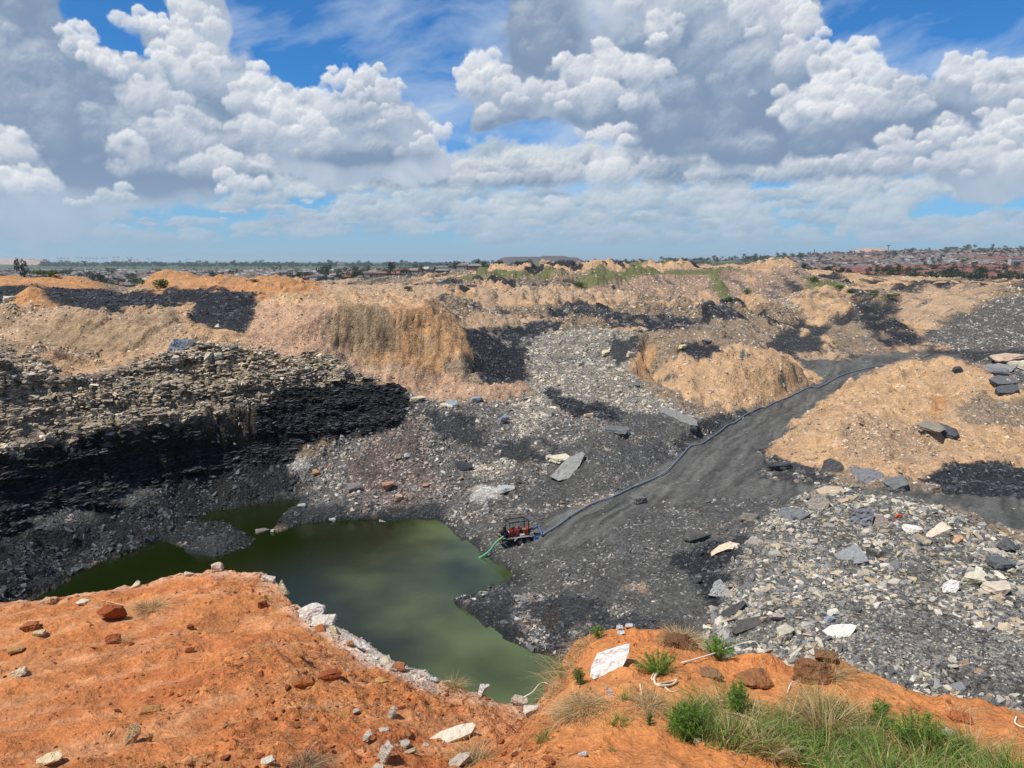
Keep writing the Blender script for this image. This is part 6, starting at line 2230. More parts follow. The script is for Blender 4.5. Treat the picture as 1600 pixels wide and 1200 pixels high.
for u, y in ((1147, 1100), (1150, 1100)):
    mast('pole', u, 424, 414, y, .3, 'thin dark pole, %s one of two beyond the bluff' % ('left' if u < 1149 else 'right'))


def building(u, vb, vt, y, w, m, label):
    b_, t_ = Q(u, vb, y), Q(u, vt, y)
    g = float(ground_z(b_[0], b_[1]))
    e = empty('building', (b_[0], b_[1], g), .1)
    H = max(t_[2] - g, 4)
    MB().box((0, 0, H / 2 - 1), (w, w * .4, H + 2)).build('wall', m, e)
    MB().box((0, 0, H + .2), (w * 1.04, w * .45, .6)).build('roof', M_MIX[3], e)
    for k in range(5):
        MB().box((-w * .4 + w * .2 * k, -w * .2 - .06, H * .55), (w * .1, .1, H * .3)).build('window', M_PANE, e)
    tag(e, label, 'building')


building(1488, 392, 386, 2900, 34, M_WALLS[4], 'pale flat roofed building on the skyline of the right hill')
building(1306, 398, 393, 2950, 26, M_WALLS[4], 'small pale flat roofed building on the skyline near the chimney')
building(1585, 412, 404, 1300, 18, M_WALLS[5], 'white two storey building near the right edge of the township')
building(533, 415, 410, 3300, 30, M_WALLS[5], 'white industrial building among the far trees, left of centre')

# ------------------------------------------------------------------ bushes
BUSHC = [(.06, .12, .025), (.09, .16, .035), (.045, .09, .02)]


def bush(u, v, w, h, label, cols=BUSHC, n=420, group=None):
    p = hit(u, v)
    dd = (p - Vector((0, 0, EYE))).length
    W, Hh = w / FPX * dd, h / FPX * dd
    V, F, C = [], [], []
    for _ in range(6):
        leaf_cloud(V, F, C, (rt.normal(0, W * .2), rt.normal(0, W * .2), Hh * rt.uniform(.3, .65)), (W * .28, W * .28, Hh * .36), n // 6, max(W * .05, .05), rt, cols)
    e = empty('bush', p)
    link('foliage', colored_mesh('foliage', V, F, C, M_LEAF), None, e)
    mb_ = MB()
    for a in range(4):
        mb_.tube([(0, 0, -.1), (math.cos(a * 1.7) * W * .2, math.sin(a * 1.7) * W * .2, Hh * .55)], [W * .02 + .01, .01], 5)
    mb_.build('stem', M_BARK, e)
    tag(e, label, 'bush', group)


bush(258, 449, 25, 12, 'round green bush at the foot of the orange mound')
bush(222, 445, 13, 9, 'small dark green bush at the left end of the orange mound')
bush(1366, 463, 14, 10, 'dark green bush on the side of the long dump')
bush(959, 452, 10, 7, 'small dark green bush on the left flank of the long dump')
bush(1166, 460, 15, 11, 'round dark green bush on the face of the long dump')
bush(905, 448, 22, 9, 'low green bush at the left foot of the long dump')
bush(1391, 466, 18, 6, 'low green bush on the sand behind the tan face at the right')
bush(1270, 440, 16, 8, 'green bush on the right shoulder of the long dump')
bush(1312, 452, 16, 6, 'low green bush on the right foot of the long dump')
bush(1330, 458, 12, 5, 'small green bush at the very right foot of the long dump')
bush(398, 441, 12, 4, 'flat green weed patch on the face of the orange mound')
bush(82, 429, 34, 5, 'low green weeds on the crest of the left orange mound')
bush(640, 453, 16, 6, 'small green weed patch on the sand behind the bluff')
bush(1140, 470, 14, 7, 'green weeds at the foot of the green gully of the dump')
# ------------------------------------------------------------------ pump trailer
M_RED = mat('red_engine_paint', (.24, .045, .028), .45, var=.3, scale=5)
M_ORANGE = mat('orange_paint', (.38, .14, .05), .45, var=.2, scale=5)
M_BLACK = mat('black_steel', (.015, .015, .017), .5, var=.3, scale=6)
M_TYRE = mat('tyre_rubber', (.03, .03, .03), .9, var=.3, scale=8)
M_RIM = mat('dusty_rim', (.22, .21, .20), .6, var=.2, scale=6)
M_BLUE = mat('blue_paint', (.02, .11, .38), .5, var=.25, scale=6)
M_PBLUE = mat('blue_pipe', (.05, .10, .26), .5, var=.2, scale=5)
M_DUST = mat('dusty_metal', (.18, .17, .16), .7, var=.3, scale=5)
M_WTANK = mat('white_tank', (.60, .60, .58), .5, var=.2, scale=5)

pa, pb2 = Vector(P(790, 851, 1.15)), Vector(P(826, 843, 1.35))
ax_ = (pb2 - pa)
ang = math.atan2(ax_.y, ax_.x)
c0 = (pa + pb2) / 2
gz0 = float(ground_z(c0.x, c0.y))
# level the ground under it
T = empty('pump_trailer', (c0.x, c0.y + .6, gz0 + .05), ang)
tag(T, 'twin axle pump trailer with red and orange engine on the shore of the pond', 'pump trailer')
L = 3.3
ch = MB()
for y_ in (-.62, .62):
    ch.box((0, y_, .55), (L, .10, .14))
for x_ in (-1.6, -.8, 0, .8, 1.6):
    ch.box((x_, 0, .553), (.09, 1.15, .12))
ch.build('chassis', M_BLACK, T, bevel=.01)
MB().box((0, 0, .635), (L - .3, 1.36, .03)).build('deck', M_DUST, T)
MB().tube([(1.6, -.5, .55), (2.5, 0, .5)], .045, 8).tube([(1.6, .5, .55), (2.5, 0, .5)], .045, 8).tube([(2.45, 0, .5), (2.8, 0, .5)], .05, 8).tube([(2.45, 0, .5), (2.45, 0, 0)], .035, 8).build('drawbar', M_BLACK, T)


def wheel(x, y):
    w = empty('wheel', (0, 0, 0))
    w.parent = T
    w.location = (x, y, .33)
    n, Rr = 24, .33
    V, F = [], []
    prof = [(-.10, .20), (-.11, .27), (-.09, .32), (-.04, .335), (.04, .335), (.09, .32), (.11, .27), (.10, .20)]
    for k in range(n):
        a = 2 * math.pi * k / n
        for (yy, r_) in prof:
            V.append((r_ * math.cos(a), yy, r_ * math.sin(a)))
    m_ = len(prof)
    for k in range(n):
        for i in range(m_):
            F.append((k * m_ + i, k * m_ + (i + 1) % m_, ((k + 1) % n) * m_ + (i + 1) % m_, ((k + 1) % n) * m_ + i))
    link('tyre', mesh_from('tyre', V, F, [M_TYRE], smooth=True), None, w)
    mb_ = MB().tube([(0, -.07, 0), (0, .07, 0)], .205, 20).tube([(0, -.10, 0), (0, .10, 0)], .07, 12)
    mb_.build('rim', M_RIM, w)


for x_ in (-.02, .72):
    for y_ in (-.82, .82):
        wheel(x_, y_)
for y_ in (-.82, .82):
    fd = MB()
    pts = [(-.55, .45), (-.42, .66), (-.2, .74), (.9, .74), (1.12, .66), (1.25, .45)]
    V = []
    for (x_, z_) in pts:
        for dz in (0, .025):
            for dy in (-.14, .14):
                V.append((x_, y_ + dy, z_ + dz))
    F = []
    for k in range(len(pts) - 1):
        a = k * 4
        F += [(a, a + 1, a + 5, a + 4), (a + 2, a + 6, a + 7, a + 3), (a, a + 4, a + 6, a + 2), (a + 1, a + 3, a + 7, a + 5)]
    fd.add(V, F).build('mudguard', M_DUST, T)
eng = MB().box((-.35, 0, 1.0), (1.0, .62, .62)).box((-.35, 0, 1.36), (.86, .34, .14)).box((-.75, -.34, 1.05), (.22, .1, .34)).tube([(-.1, -.36, .95), (-.1, -.30, .95)], .17, 14)
for k in range(4):
    eng.box((-.68 + k * .22, -.325, 1.16), (.12, .06, .22))
E = eng.build('engine', M_RED, T, bevel=.025)
MB().tube([(-.35, .18, 1.4), (-.35, .18, 1.85), (-.22, .18, 1.95)], .045, 8).build('exhaust', M_BLACK, E)
MB().tube([(-.55, -.05, 1.43), (-.25, -.05, 1.43)], .11, 12).build('air_filter', M_BLACK, E)
MB().box((.28, 0, 1.02), (.16, .74, .74)).build('radiator', M_BLACK, T, bevel=.01)
MB().tube([(.62, -.1, .66), (.62, -.1, 1.12)], .0 + .20, 14).box((.62, -.1, 1.2), (.42, .4, .14)).build('orange_housing', M_ORANGE, T, bevel=.02)
MB().box((1.05, .0, 1.0), (.34, .7, .66)).build('control_cabinet', M_RED, T, bevel=.02)
MB().box((1.05, -.354, 1.08), (.22, .02, .26)).build('control_panel', M_BLACK, T)
MB().box((.35, -.45, .78), (.42, .26, .24)).build('battery_box', M_WTANK, T, bevel=.015)
MB().box((1.32, -.38, .76), (.3, .24, .2)).build('fuel_can', M_WTANK, T, bevel=.02)
# pump head at the water end
pv = MB()
pv.tube([(-1.25, -.22, 1.0), (-1.25, .22, 1.0)], .36, 18).tube([(-1.25, -.30, 1.0), (-1.25, .30, 1.0)], .16, 14).tube([(-1.25, 0, 1.3), (-1.25, 0, 1.62)], .13, 12).box((-1.25, 0, .68), (.5, .4, .1))
pv.tube([(-1.6, -.1, 1.15), (-1.9, -.1, 1.22)], .05, 8)
pv.build('pump_housing', M_BLACK, T, bevel=.01)
MB().tube([(-1.0, 0, 1.0), (-.82, 0, 1.0)], .2, 14).build('coupling', M_WTANK, T)
MB().tube([(-1.25, -.30, 1.0), (-1.25, -.42, 1.0)], .18, 14).tube([(-1.25, -.42, 1.0), (-1.55, -.62, .95)], .11, 12).build('suction_inlet', M_BLACK, T)
for k, (x_, y_) in enumerate(((-.92, -.56), (-.92, .56), (.92, -.56), (.92, .56))):
    MB().box((x_, y_, 1.38), (.07, .07, 1.5)).build('frame_post', M_BLACK, T)
rf = MB()
for y_ in (-.56, .56):
    rf.box((0, y_, 2.14), (1.98, .07, .07))
for x_ in (-.95, .95):
    rf.box((x_, 0, 2.143), (.07, 1.1, .07))
rf.tube([(0, -.56, 2.16), (0, 0, 2.3), (0, .56, 2.16)], .025, 6)
rf.build('roll_frame', M_BLACK, T)
MB().tube([(1.62, -.62, .05), (1.62, -.62, .55)], .22, 16).build('blue_drum', M_BLUE, T, smooth=False)
MB().tube([(1.35, .2, 1.0), (1.75, .2, 1.05)], .1, 12).build('discharge_outlet', M_BLACK, T)
# tail board with warning stripes at the water end
tb = MB().box((-1.72, 0, .5), (.05, 1.5, .26)).build('tail_board', M_BLACK, T)
for k in range(7):
    MB().box((-1.75, -.6 + k * .2, .5), (.012, .09, .22)).build('warning_stripe', M_ORANGE if k % 2 else mat('yellow_reflector', (.65, .42, .04), .4), tb)
for y_ in (-.66, .66):
    MB().tube([(-1.75, y_, .72), (-1.80, y_, .72)], .06, 10).build('tail_lamp', M_RED, T)

# ------------------------------------------------------------------ hoses
M_GREEN = mat('green_hose', (.10, .30, .17), .5, var=.25, scale=4)
bpy.context.view_layer.update()
Minv = T.matrix_world
s0 = Minv @ Vector((-1.55, -.62, .95))
e0 = Vector(P(747, 873, -.12))


def smooth_path(pts, n):
    pts = [Vector(p) for p in pts]
    out = []
    q = [pts[0]] + pts + [pts[-1]]
    for i in range(len(pts) - 1):
        p0, p1, p2, p3 = q[i], q[i + 1], q[i + 2], q[i + 3]
        for k in range(n):
            t = k / n
            out.append(.5 * ((2 * p1) + (-p0 + p2) * t + (2 * p0 - 5 * p1 + 4 * p2 - p3) * t * t + (-p0 + 3 * p1 - 3 * p2 + p3) * t ** 3))
    out.append(pts[-1])
    return out


m1_ = s0.lerp(e0, .3) + Vector((0, 0, .05))
m2_ = s0.lerp(e0, .65) + Vector((.15, -.1, -.05))
hs = MB().tube(smooth_path([s0, m1_, m2_, e0], 10), .11, 10).build('suction_hose', M_GREEN, smooth=True)
tag(hs, 'green suction hose reaching from the pump trailer down into the pond', 'hose')
PIPE = [(852, 833), (866, 825), (882, 814), (905, 798), (930, 785), (960, 775), (980, 766), (1000, 757), (1022, 747), (1040, 737), (1056, 721), (1070, 706), (1080, 697), (1096, 693), (1110, 684), (1130, 671), (1150, 660),
        (1166, 650), (1190, 640), (1215, 630), (1240, 622), (1265, 612), (1290, 600), (1310, 589), (1330, 582), (1352, 577), (1380, 571), (1410, 567), (1430, 562), (1441, 556)]
RZ = [(840, 1.4), (900, 1.9), (960, 2.5), (1020, 3.1), (1075, 3.9), (1150, 4.5), (1200, 4.9), (1262, 5.4), (1300, 5.8), (1345, 6.2), (1405, 6.5), (1441, 6.8)]
pp = [Vector(P(u, v, float(np.interp(u, [q[0] for q in RZ], [q[1] for q in RZ])) + .15)) for (u, v) in PIPE]
st_ = Minv @ Vector((1.75, .2, 1.05))
w1 = Minv @ Vector((2.3, .35, 1.15))
w2 = Vector(P(847, 836, 1.7))
pth = smooth_path(pp, 6)
fixed = []
for q in pth:
    g = float(ground_z(q.x, q.y))
    fixed.append(Vector((q.x, q.y, max(g + .14, q.z))))
zz = [q.z for q in fixed]
for i in range(1, len(fixed) - 1):
    fixed[i].z = (zz[i - 1] + zz[i] * 2 + zz[i + 1]) / 4 + .02
M_PIPE = mat('blue_grey_pipe', (.15, .19, .25), .45, var=.15, scale=1.5)
pl_ = empty('discharge_pipe', st_)
tag(pl_, 'long blue grey pipe running from the pump trailer up beside the haul road', 'pipe')


def under(o, par_):
    o.parent = par_
    o.matrix_parent_inverse = Matrix.Translation(-par_.location)
    return o


under(MB().tube([st_, w1, w2], .10, 12).build('elbow_pipe', M_PBLUE, smooth=False), pl_)
under(MB().tube([w2] + fixed, .08, 12).build('pipe_run', M_PIPE, smooth=True), pl_)
for k in range(14, len(fixed) - 1, 24):
    t_ = (fixed[k + 1] - fixed[k]).normalized() * .12
    under(MB().tube([fixed[k] - t_, fixed[k] + t_], .10, 12).build('pipe_coupling', M_PBLUE), pl_)
# ------------------------------------------------------------------ grass and plants of the near bank
rg = np.random.default_rng(101)
GREENB = [(.11, .20, .035), (.15, .26, .045), (.09, .15, .03), (.20, .29, .06), (.26, .30, .09)]
DRYB = [(.50, .35, .16), (.56, .43, .23), (.42, .28, .12), (.58, .47, .28), (.36, .23, .10)]
FERNB = [(.15, .26, .04), (.20, .33, .05), (.11, .20, .03), (.25, .37, .07)]


def blades(base, up, h, w, bend, cols, rnd, seg=4):
    """arched blades; base n x 3, up n x 3 start direction; returns V, F, C arrays"""
    n = len(base)
    side = np.cross(up, rnd.normal(size=(n, 3)))
    side /= np.linalg.norm(side, axis=1)[:, None] + 1e-6
    fall = rnd.normal(size=(n, 3)) * np.array((1, 1, 0))
    fall = fall * .5 + up * np.array((1, 1, 0)) * 1.2
    fall /= np.linalg.norm(fall, axis=1)[:, None] + 1e-6
    t = np.linspace(0, 1, seg + 1)
    pts = base[:, None] + h[:, None, None] * (up[:, None] * t[None, :, None] + bend[:, None, None] * (fall[:, None] * (t ** 2)[None, :, None] - np.array((0, 0, 1)) * (t ** 2.4)[None, :, None] * .8))
    wd = w[:, None, None] * (1 - t[None, :, None] ** 1.5 * .95)
    V = np.stack([pts - side[:, None] * wd, pts + side[:, None] * wd], 2).reshape(-1, 3)
    k = np.arange(n)[:, None] * (seg + 1) * 2 + np.arange(seg)[None] * 2
    F = np.stack([k, k + 1, k + 3, k + 2], -1).reshape(-1, 4)
    c = np.array(cols)[rnd.integers(0, len(cols), n)] * rnd.uniform(.7, 1.25, (n, 1))
    C = np.repeat(c, (seg + 1) * 2, axis=0)
    return V, F, C


def quick_mesh(name, V, F, C, m):
    me = bpy.data.meshes.new(name)
    me.vertices.add(len(V))
    me.vertices.foreach_set('co', V.astype(np.float32).ravel())
    me.loops.add(F.size)
    me.loops.foreach_set('vertex_index', F.astype(np.int32).ravel())
    me.polygons.add(len(F))
    me.polygons.foreach_set('loop_start', (np.arange(len(F)) * 4).astype(np.int32))
    me.update()
    me.materials.append(m)
    vcol(me, 'Tint', C)
    return me


def bank_point(u, v):
    p = bhit(u, v)
    return p


def zb(x, y):
    return ground_z(x, y, BG)


def tuft(name, u, v, wpx, hpx, cols, n, label, cat='grass tuft', lean=(0, 0), spread=.6, bend=.5, wid=.0022, droop=0.0, group=None):
    p = bank_point(u, v)
    if p.z < 23.3:
        p = bank_point(u, v + 10)
    dd = (p - Vector((0, 0, EYE))).length
    W, H = wpx / FPX * dd, hpx / FPX * dd
    a = rg.uniform(0, 2 * math.pi, n)
    rr = np.sqrt(rg.uniform(0, 1, n)) * W * .22
    bx_, by_ = p.x + np.cos(a) * rr, p.y + np.sin(a) * rr
    bz_ = zb(bx_, by_) - .01
    lean = (lean[0] + rg.normal(0, .1), lean[1] + rg.normal(0, .1))
    up = np.stack([np.cos(a) * rg.uniform(0, spread, n) + lean[0], np.sin(a) * rg.uniform(0, spread, n) + lean[1], np.ones(n) - droop], -1)
    up /= np.linalg.norm(up, axis=1)[:, None]
    h = H * rg.uniform(.55, 1.15, n) * 1.1
    V, F, C = blades(np.stack([bx_, by_, bz_], -1), up, h, np.full(n, wid) * rg.uniform(.6, 1.3, n), bend * rg.uniform(.4, 1.4, n), cols, rg)
    o = link(name, quick_mesh(name, V, F, C, M_LEAF))
    tag(o, label, cat, group)
    return o


def fern(u, v, wpx, hpx, n, label, cols=FERNB, leaf=.011, lean=(0, 0), per=46):
    """a feathery plant: arching stems set with fine leaflets"""
    p = bank_point(u, v)
    if p.z < 23.3:
        p = bank_point(u, v + 10)
    dd = (p - Vector((0, 0, EYE))).length
    W, H = wpx / FPX * dd, hpx / FPX * dd
    e = empty('feathery_plant', p)
    sm = MB()
    Vs, Fs, Cs = [], [], []
    for k in range(n):
        a = rg.uniform(0, 2 * math.pi)
        sp = rg.uniform(.15, 1)
        tip = np.array((math.cos(a) * W * .5 * sp + lean[0] * H, math.sin(a) * W * .4 * sp + lean[1] * H, H * (1.05 - .45 * sp) * rg.uniform(.8, 1.1)))
        b0 = np.array((math.cos(a) * W * .06, math.sin(a) * W * .06, -.01))
        mid = (b0 + tip) / 2 + np.array((0, 0, H * .22))
        t = np.linspace(0, 1, 7)[:, None]
        pts = (1 - t) ** 2 * b0 + 2 * t * (1 - t) * mid + t ** 2 * tip
        sm.tube([tuple(q) for q in pts], [.0022] * 3 + [.0016] * 4, 4, caps=False)
        tt = rg.uniform(.2, 1, per)[:, None]
        pos_ = (1 - tt) ** 2 * b0 + 2 * tt * (1 - tt) * mid + tt ** 2 * tip
        d_ = rg.normal(size=(per, 3)) + (tip - b0) / (np.linalg.norm(tip - b0)) * .8
        d_ /= np.linalg.norm(d_, axis=1)[:, None]
        V, F, C = blades(pos_, d_, leaf * rg.uniform(1.2, 3.4, per) * (1.3 - tt[:, 0] * .6), np.full(per, leaf * .13), np.full(per, .3), cols, rg, 2)
        Fs.append(F + sum(len(q) for q in Vs))
        Vs.append(V)
        Cs.append(C)
    sm.build('stem', mat('green_stem', (.14, .2, .05), .6), e)
    link('leaf_sprays', quick_mesh('leaf_sprays', np.concatenate(Vs), np.concatenate(Fs), np.concatenate(Cs), M_LEAF), None, e)
    tag(e, label, 'plant')
    return e


# the thick grass at the lower right: nobody could count its blades
GP = [(1035, 1142), (1062, 1112), (1100, 1105), (1150, 1118), (1215, 1122), (1262, 1112), (1330, 1122), (1395, 1140), (1450, 1160), (1510, 1172), (1560, 1196), (1640, 1240), (1640, 1400), (1300, 1330), (1290, 1215), (1210, 1188), (1120, 1172), (1060, 1160)]
gpw = [bank_point(u, min(v, 1420)) for (u, v) in GP]
gpoly = [(q.x, q.y) for q in gpw]
mx_, my_ = np.array(gpoly).min(0), np.array(gpoly).max(0)
gx_, gy_ = rg.uniform(mx_[0], my_[0], 90000), rg.uniform(mx_[1], my_[1], 90000)
ins = inpoly(gx_, gy_, gpoly)
dens = fbm(gx_ * 2.2, gy_ * 2.2, 3, .5, 610)
ins &= (dens + rg.uniform(-.3, .3, len(gx_)) > -.18)
gx_, gy_, dens = gx_[ins], gy_[ins], dens[ins]
n = min(len(gx_), 17000)
gx_, gy_, dens = gx_[:n], gy_[:n], dens[:n]
clump = fbm(gx_ * 5, gy_ * 5, 2, .5, 611)
up = np.stack([rg.normal(0, .28, n) + gn(gx_ * 4, gy_ * 4, 5) * .9, rg.normal(0, .28, n) + gn(gx_ * 4, gy_ * 4, 6) * .9, np.ones(n)], -1)
up /= np.linalg.norm(up, axis=1)[:, None]
h = rg.uniform(.08, .21, n) * (1 + clump * 1.5)
V, F, C = blades(np.stack([gx_, gy_, zb(gx_, gy_) - .01], -1), up, h, rg.uniform(.0014, .0034, n), rg.uniform(.1, .75, n), GREENB, rg)
dryp = sstep(fbm(gx_ * 3 + 9, gy_ * 3, 3, .5, 612), .0, .25) * .45 + .10
isd = np.repeat(rg.uniform(size=n) < dryp, 10)
C[isd] = np.repeat(np.array(DRYB)[rg.integers(0, 5, n)], 10, axis=0)[isd]
g_ = link('green_grass', quick_mesh('green_grass', V, F, C, M_LEAF))
tag(g_, 'thick green grass mixed with dry blades growing on the near bank at the lower right', 'grass', kind='stuff')

# thin dry grass along the left edge of the hump
ex_ = []
for (u, v) in ((870, 1075), (878, 1060), (885, 1045), (893, 1030), (905, 1012), (918, 1002), (905, 1085), (925, 1090), (940, 1100), (895, 1100), (880, 1110), (1005, 1085), (1015, 1100), (1025, 1110), (1240, 1090), (1260, 1080), (1290, 1090)):
    ex_.append(bank_point(u, v + 4))
ex_ = [q for q in ex_ if q.z > 23.5]
n = 2200
k = rg.integers(0, len(ex_), n)
bxy = np.array([(q.x, q.y) for q in ex_])[k] + rg.normal(0, .045, (n, 2))
up = np.stack([rg.normal(-.1, .45, n), rg.normal(-.15, .45, n), np.ones(n) * .7], -1)
up /= np.linalg.norm(up, axis=1)[:, None]
V, F, C = blades(np.stack([bxy[:, 0], bxy[:, 1], zb(bxy[:, 0], bxy[:, 1]) - .005], -1), up, rg.uniform(.05, .16, n), np.full(n, .0011), rg.uniform(.5, 1.3, n), DRYB, rg)
g_ = link('dry_grass', quick_mesh('dry_grass', V, F, C, M_LEAF))
tag(g_, 'thin dry straw scattered over the edge of the right orange hump', 'dry grass', kind='stuff')

tuft('dry_grass_tuft', 236, 951, 58, 24, DRYB, 420, 'round tuft of straw coloured grass near the lip of the left lobe', bend=.8, spread=1.1, wid=.0015)
tuft('dry_grass_tuft', 200, 1002, 22, 20, DRYB, 60, 'small thin dry tuft below the round straw tuft', bend=.7, spread=1.0, wid=.0012)
tuft('dry_grass_tuft', 478, 1196, 46, 34, [(.30, .22, .13), (.40, .31, .2), (.24, .18, .11)], 300, 'greyish dry tuft at the bottom edge left of centre', bend=.9, spread=1.2, wid=.0013)
tuft('dry_grass_tuft', 709, 1072, 30, 26, DRYB, 220, 'straw tuft on the lip beside the white pointed stone', bend=.7, spread=.9, wid=.0013)
tuft('dry_grass_tuft', 742, 1192, 60, 46, DRYB, 360, 'pale dry tuft in the fold at the bottom centre', bend=.7, spread=1.0, wid=.0014)
tuft('dry_grass_tuft', 872, 1048, 40, 40, DRYB, 80, 'long dry grass sticking out over the water from the left edge of the hump', lean=(-.7, .2), bend=.5, spread=.5, wid=.0012)
tuft('dry_grass_tuft', 905, 1108, 80, 42, DRYB, 420, 'large drooping dry tuft on the left face of the hump', lean=(-.3, -.2), bend=1.0, spread=.8, wid=.0013)
tuft('dry_grass_tuft', 1012, 1102, 62, 36, DRYB, 260, 'drooping dry tuft under the pale roots', bend=1.0, spread=.8, wid=.0013)
tuft('dry_grass_tuft', 1065, 992, 84, 32, DRYB, 900, 'arching dry tuft crowning the hump above the dark root ball', lean=(-.2, 0), bend=.9, spread=1.2, wid=.0014)
tuft('dry_grass_tuft', 1294, 1062, 40, 46, DRYB, 340, 'straw hanging from the overturned sod on the lip', lean=(.3, 0), bend=1.2, spread=.6, wid=.0015, droop=.5)
tuft('dry_grass_tuft', 1120, 1112, 70, 74, DRYB, 520, 'long bunch of dry grass falling through the green grass', lean=(.35, -.5), bend=1.1, spread=.5, wid=.0015, droop=.3)
tuft('dry_grass_tuft', 1200, 1182, 50, 50, DRYB, 300, 'pale dry bunch at the bottom of the green grass', bend=.6, spread=.7, wid=.0014)
tuft('dry_grass_tuft', 1290, 1150, 60, 80, DRYB, 320, 'tall dry stalks in the middle of the green grass', lean=(.1, .1), bend=.5, spread=.6, wid=.0014)
tuft('dry_grass_tuft', 1520, 1175, 90, 60, DRYB, 300, 'thin dry grass on the bank at the right edge of the photo', lean=(.2, 0), bend=.6, spread=1.0, wid=.0010)
tuft('dry_grass_tuft', 1495, 1120, 50, 30, DRYB, 160, 'thin dry grass around the red clod at the right', lean=(.2, 0), bend=.6, spread=1.0, wid=.0010)
tuft('green_grass_tuft', 848, 1158, 26, 26, GREENB, 70, 'small green grass tuft in the fold below the hump', bend=.5, spread=.8, wid=.0016)
tuft('green_grass_tuft', 967, 1132, 38, 22, GREENB, 90, 'small green grass tuft below the drooping dry tuft', bend=.5, spread=.8, wid=.0016)
tuft('green_grass_tuft', 955, 1174, 12, 14, GREENB, 26, 'tiny green sprig on the orange soil at the bottom', bend=.5, spread=.6, wid=.0014)
tuft('green_grass_tuft', 975, 1095, 12, 22, GREENB, 40, 'dark green sprig between the dry tufts on the hump', bend=.4, spread=.5, wid=.0020)

fern(1028, 1052, 84, 34, 46, 'wide feathery green plant in the middle of the hump', leaf=.010)
fern(1122, 1018, 56, 34, 30, 'bright green feathery plant on the right of the hump, against the rubble', cols=[(.16, .32, .03), (.20, .38, .04), (.12, .25, .03)])
fern(933, 996, 30, 20, 18, 'small light green plant on the left shoulder of the hump', leaf=.008)
fern(876, 1060, 22, 20, 10, 'small green plant on the left rim of the hump above the water', leaf=.009, per=26)
fern(906, 1070, 30, 24, 14, 'dark green leafy plant below the small one on the left rim', cols=[(.06, .13, .03), (.09, .17, .03)], leaf=.012, per=24)
fern(1075, 1152, 80, 50, 44, 'dense dark green feathery bush at the left end of the green grass', cols=[(.12, .22, .035), (.16, .28, .045), (.09, .17, .03)], leaf=.013)
fern(1150, 1130, 44, 66, 30, 'tall feathery green plant rising highest from the green grass', leaf=.013)
fern(1370, 1130, 40, 40, 22, 'feathery green plant at the upper edge of the green grass', leaf=.012)
fern(1430, 1172, 90, 56, 40, 'feathery green plant near the right end of the green grass', leaf=.012)
fern(1014, 1132, 16, 18, 7, 'little upright dark green seedling at the foot of the hump', cols=[(.05, .12, .03)], leaf=.014, per=12)

# ------------------------------------------------------------------ roots and sticks
M_ROOT = mat('pale_root', (.62, .50, .34), .8, var=.25, scale=20)
M_ROOTW = mat('white_root', (.68, .62, .50), .8, var=.2, scale=20)


def root(pts, r, label, m=M_ROOT, branches=(), name='root'):
    def world(ps):
        out = []
        for (u, v, *lift) in ps:
            p = bank_point(u, v)
            if p.z < 23.4:
                p = Vector(P(u, v, 24.1))
            out.append(p + Vector((0, 0, (lift[0] if lift else 0.004))))
        return out
    w = smooth_path(world(pts), 5)
    mb_ = MB().tube(w, [r * (1 - .5 * k / len(w)) for k in range(len(w))], 7)
    for b_ in branches:
        q = smooth_path(world(b_), 4)
        mb_.tube(q, [r * .7 * (1 - .6 * k / len(q)) for k in range(len(q))], 6)
    o = mb_.build(name, m, smooth=True)
    tag(o, label, name)


root([(1065, 1040, .02), (1095, 1034, .03), (1125, 1026, .04), (1150, 1018, .05), (1178, 1010, .04), (1190, 1020, .02), (1206, 1034, .01)], .0055, 'long whitish root lying across the right side of the hump', M_ROOTW)
root([(1028, 1052, .01), (1022, 1062), (1028, 1072), (1050, 1072, .01), (1058, 1066, .02)], .010, 'branched pale root below the wide feathery plant', M_ROOT,
     [[(1028, 1070), (1048, 1066), (1056, 1064, .01)], [(1036, 1072), (1048, 1082), (1060, 1080)], [(1024, 1066), (1018, 1060), (1027, 1048, .02)]])
root([(1000, 1070), (1002, 1085), (998, 1096)], .006, 'short pale root among the dry grass of the hump')
root([(818, 1096, .03), (832, 1092, .05), (842, 1082, .06), (852, 1075, .04), (864, 1076, .01)], .004, 'curved pale twig sticking out over the notch', M_ROOTW, name='twig')
root([(1225, 1176, .01), (1236, 1184, .01), (1255, 1192, .01), (1285, 1199, .01), (1310, 1204, .01)], .007, 'white curved root at the bottom under the green grass', M_ROOTW)
root([(1230, 1085, .01), (1236, 1072, .02), (1248, 1066, .01)], .005, 'short white root left of the overturned sod', M_ROOTW)
root([(1588, 1122, .01), (1586, 1132, .01), (1596, 1138, .01), (1612, 1140, .01)], .006, 'looped white root at the right edge', M_ROOTW)
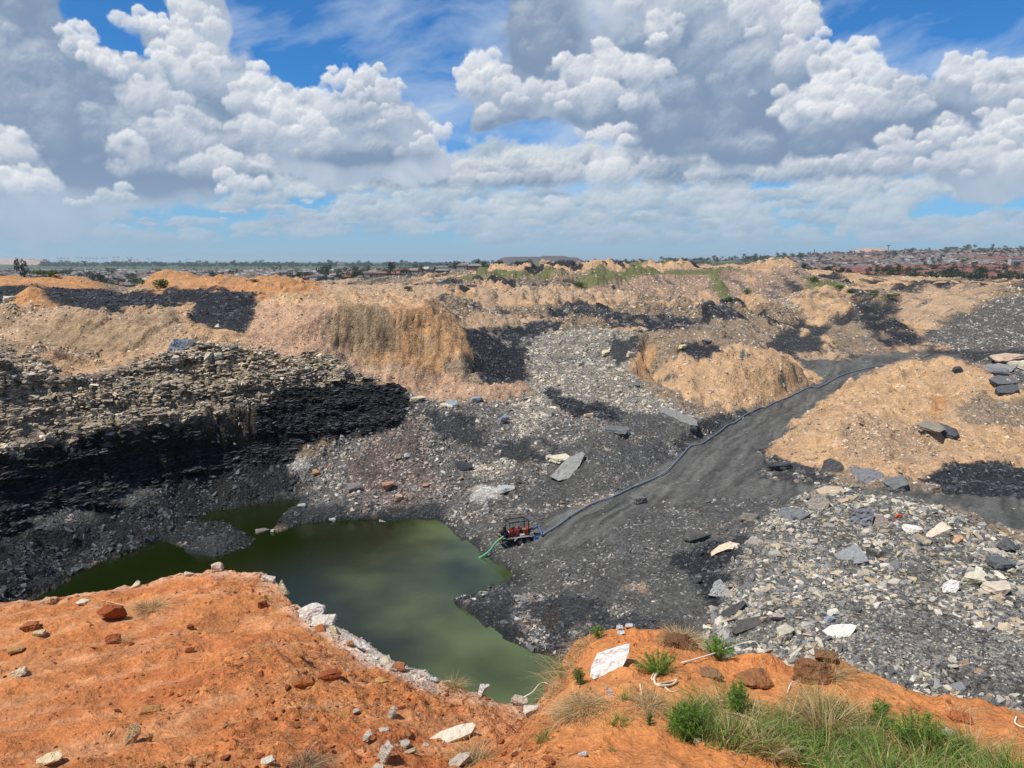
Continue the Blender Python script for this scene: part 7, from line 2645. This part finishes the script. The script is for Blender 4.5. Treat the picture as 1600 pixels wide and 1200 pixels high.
root([(160, 940, .01), (178, 944, .01), (196, 948, .01)], .003, 'thin dry stick lying near the round straw tuft', name='twig')
root([(170, 1152, .01), (180, 1140, .02)], .003, 'short thin yellow stick in the lower left', name='twig')
root([(798, 1136, .01), (812, 1145, .01)], .003, 'small dark twig lying in the fold', M_BARK, name='twig')

# ------------------------------------------------------------------ sods and root balls
SODS = [(1064, 1004, 50, 24, (.16, .075, .035), 'dark brown root ball under the arching dry tuft'), (1268, 1048, 62, 46, (.20, .10, .045), 'overturned brown sod with hanging straw on the lip'),
        (1180, 1062, 56, 22, (.28, .12, .05), 'undercut block of soil with a dark shadow on the right of the hump'), (1112, 1052, 34, 18, (.26, .14, .08), 'brown root mat right of the wide feathery plant'),
        (1290, 1024, 34, 16, (.24, .13, .06), 'upper lump of the overturned sod')]
for k, (u, v, w, h, c, lab) in enumerate(SODS):
    p = bank_point(u, v + h * .3)
    if p.z < 23.5:
        p = bank_point(u, v + h * .3 + 14)
    dd = (p - Vector((0, 0, EYE))).length
    W = w / FPX * dd
    me = rock_mesh('sod', 800 + k, 1.0, .7, h / w * 1.1, 26, sub=3, rough=.35, boxy=.8)
    me.materials.append(M_ROCKO)
    o = link('sod', me)
    o.color = (*c, 1)
    o.scale = (W * .85,) * 3
    o.rotation_euler = (.2, .1, rg.uniform(-.4, .4))
    o.location = p + Vector((0, 0, W * .08))
    tag(o, lab, 'sod')

# ------------------------------------------------------------------ haze over the plain
hm_ = bpy.data.materials.new('haze')
hm_.use_nodes = True
nt = hm_.node_tree
nt.nodes.clear()
pv_ = node(nt, 'ShaderNodeVolumePrincipled')
pv_.inputs['Color'].default_value = (.72, .84, .96, 1)
pv_.inputs['Density'].default_value = HAZE
pv_.inputs['Anisotropy'].default_value = .3
ho_ = node(nt, 'ShaderNodeOutputMaterial')
nt.links.new(pv_.outputs[0], ho_.inputs['Volume'])
hz_ = MB().box((0, 11000, 52), (44000, 24000, 140)).build('haze', hm_)
tag(hz_, kind='stuff')
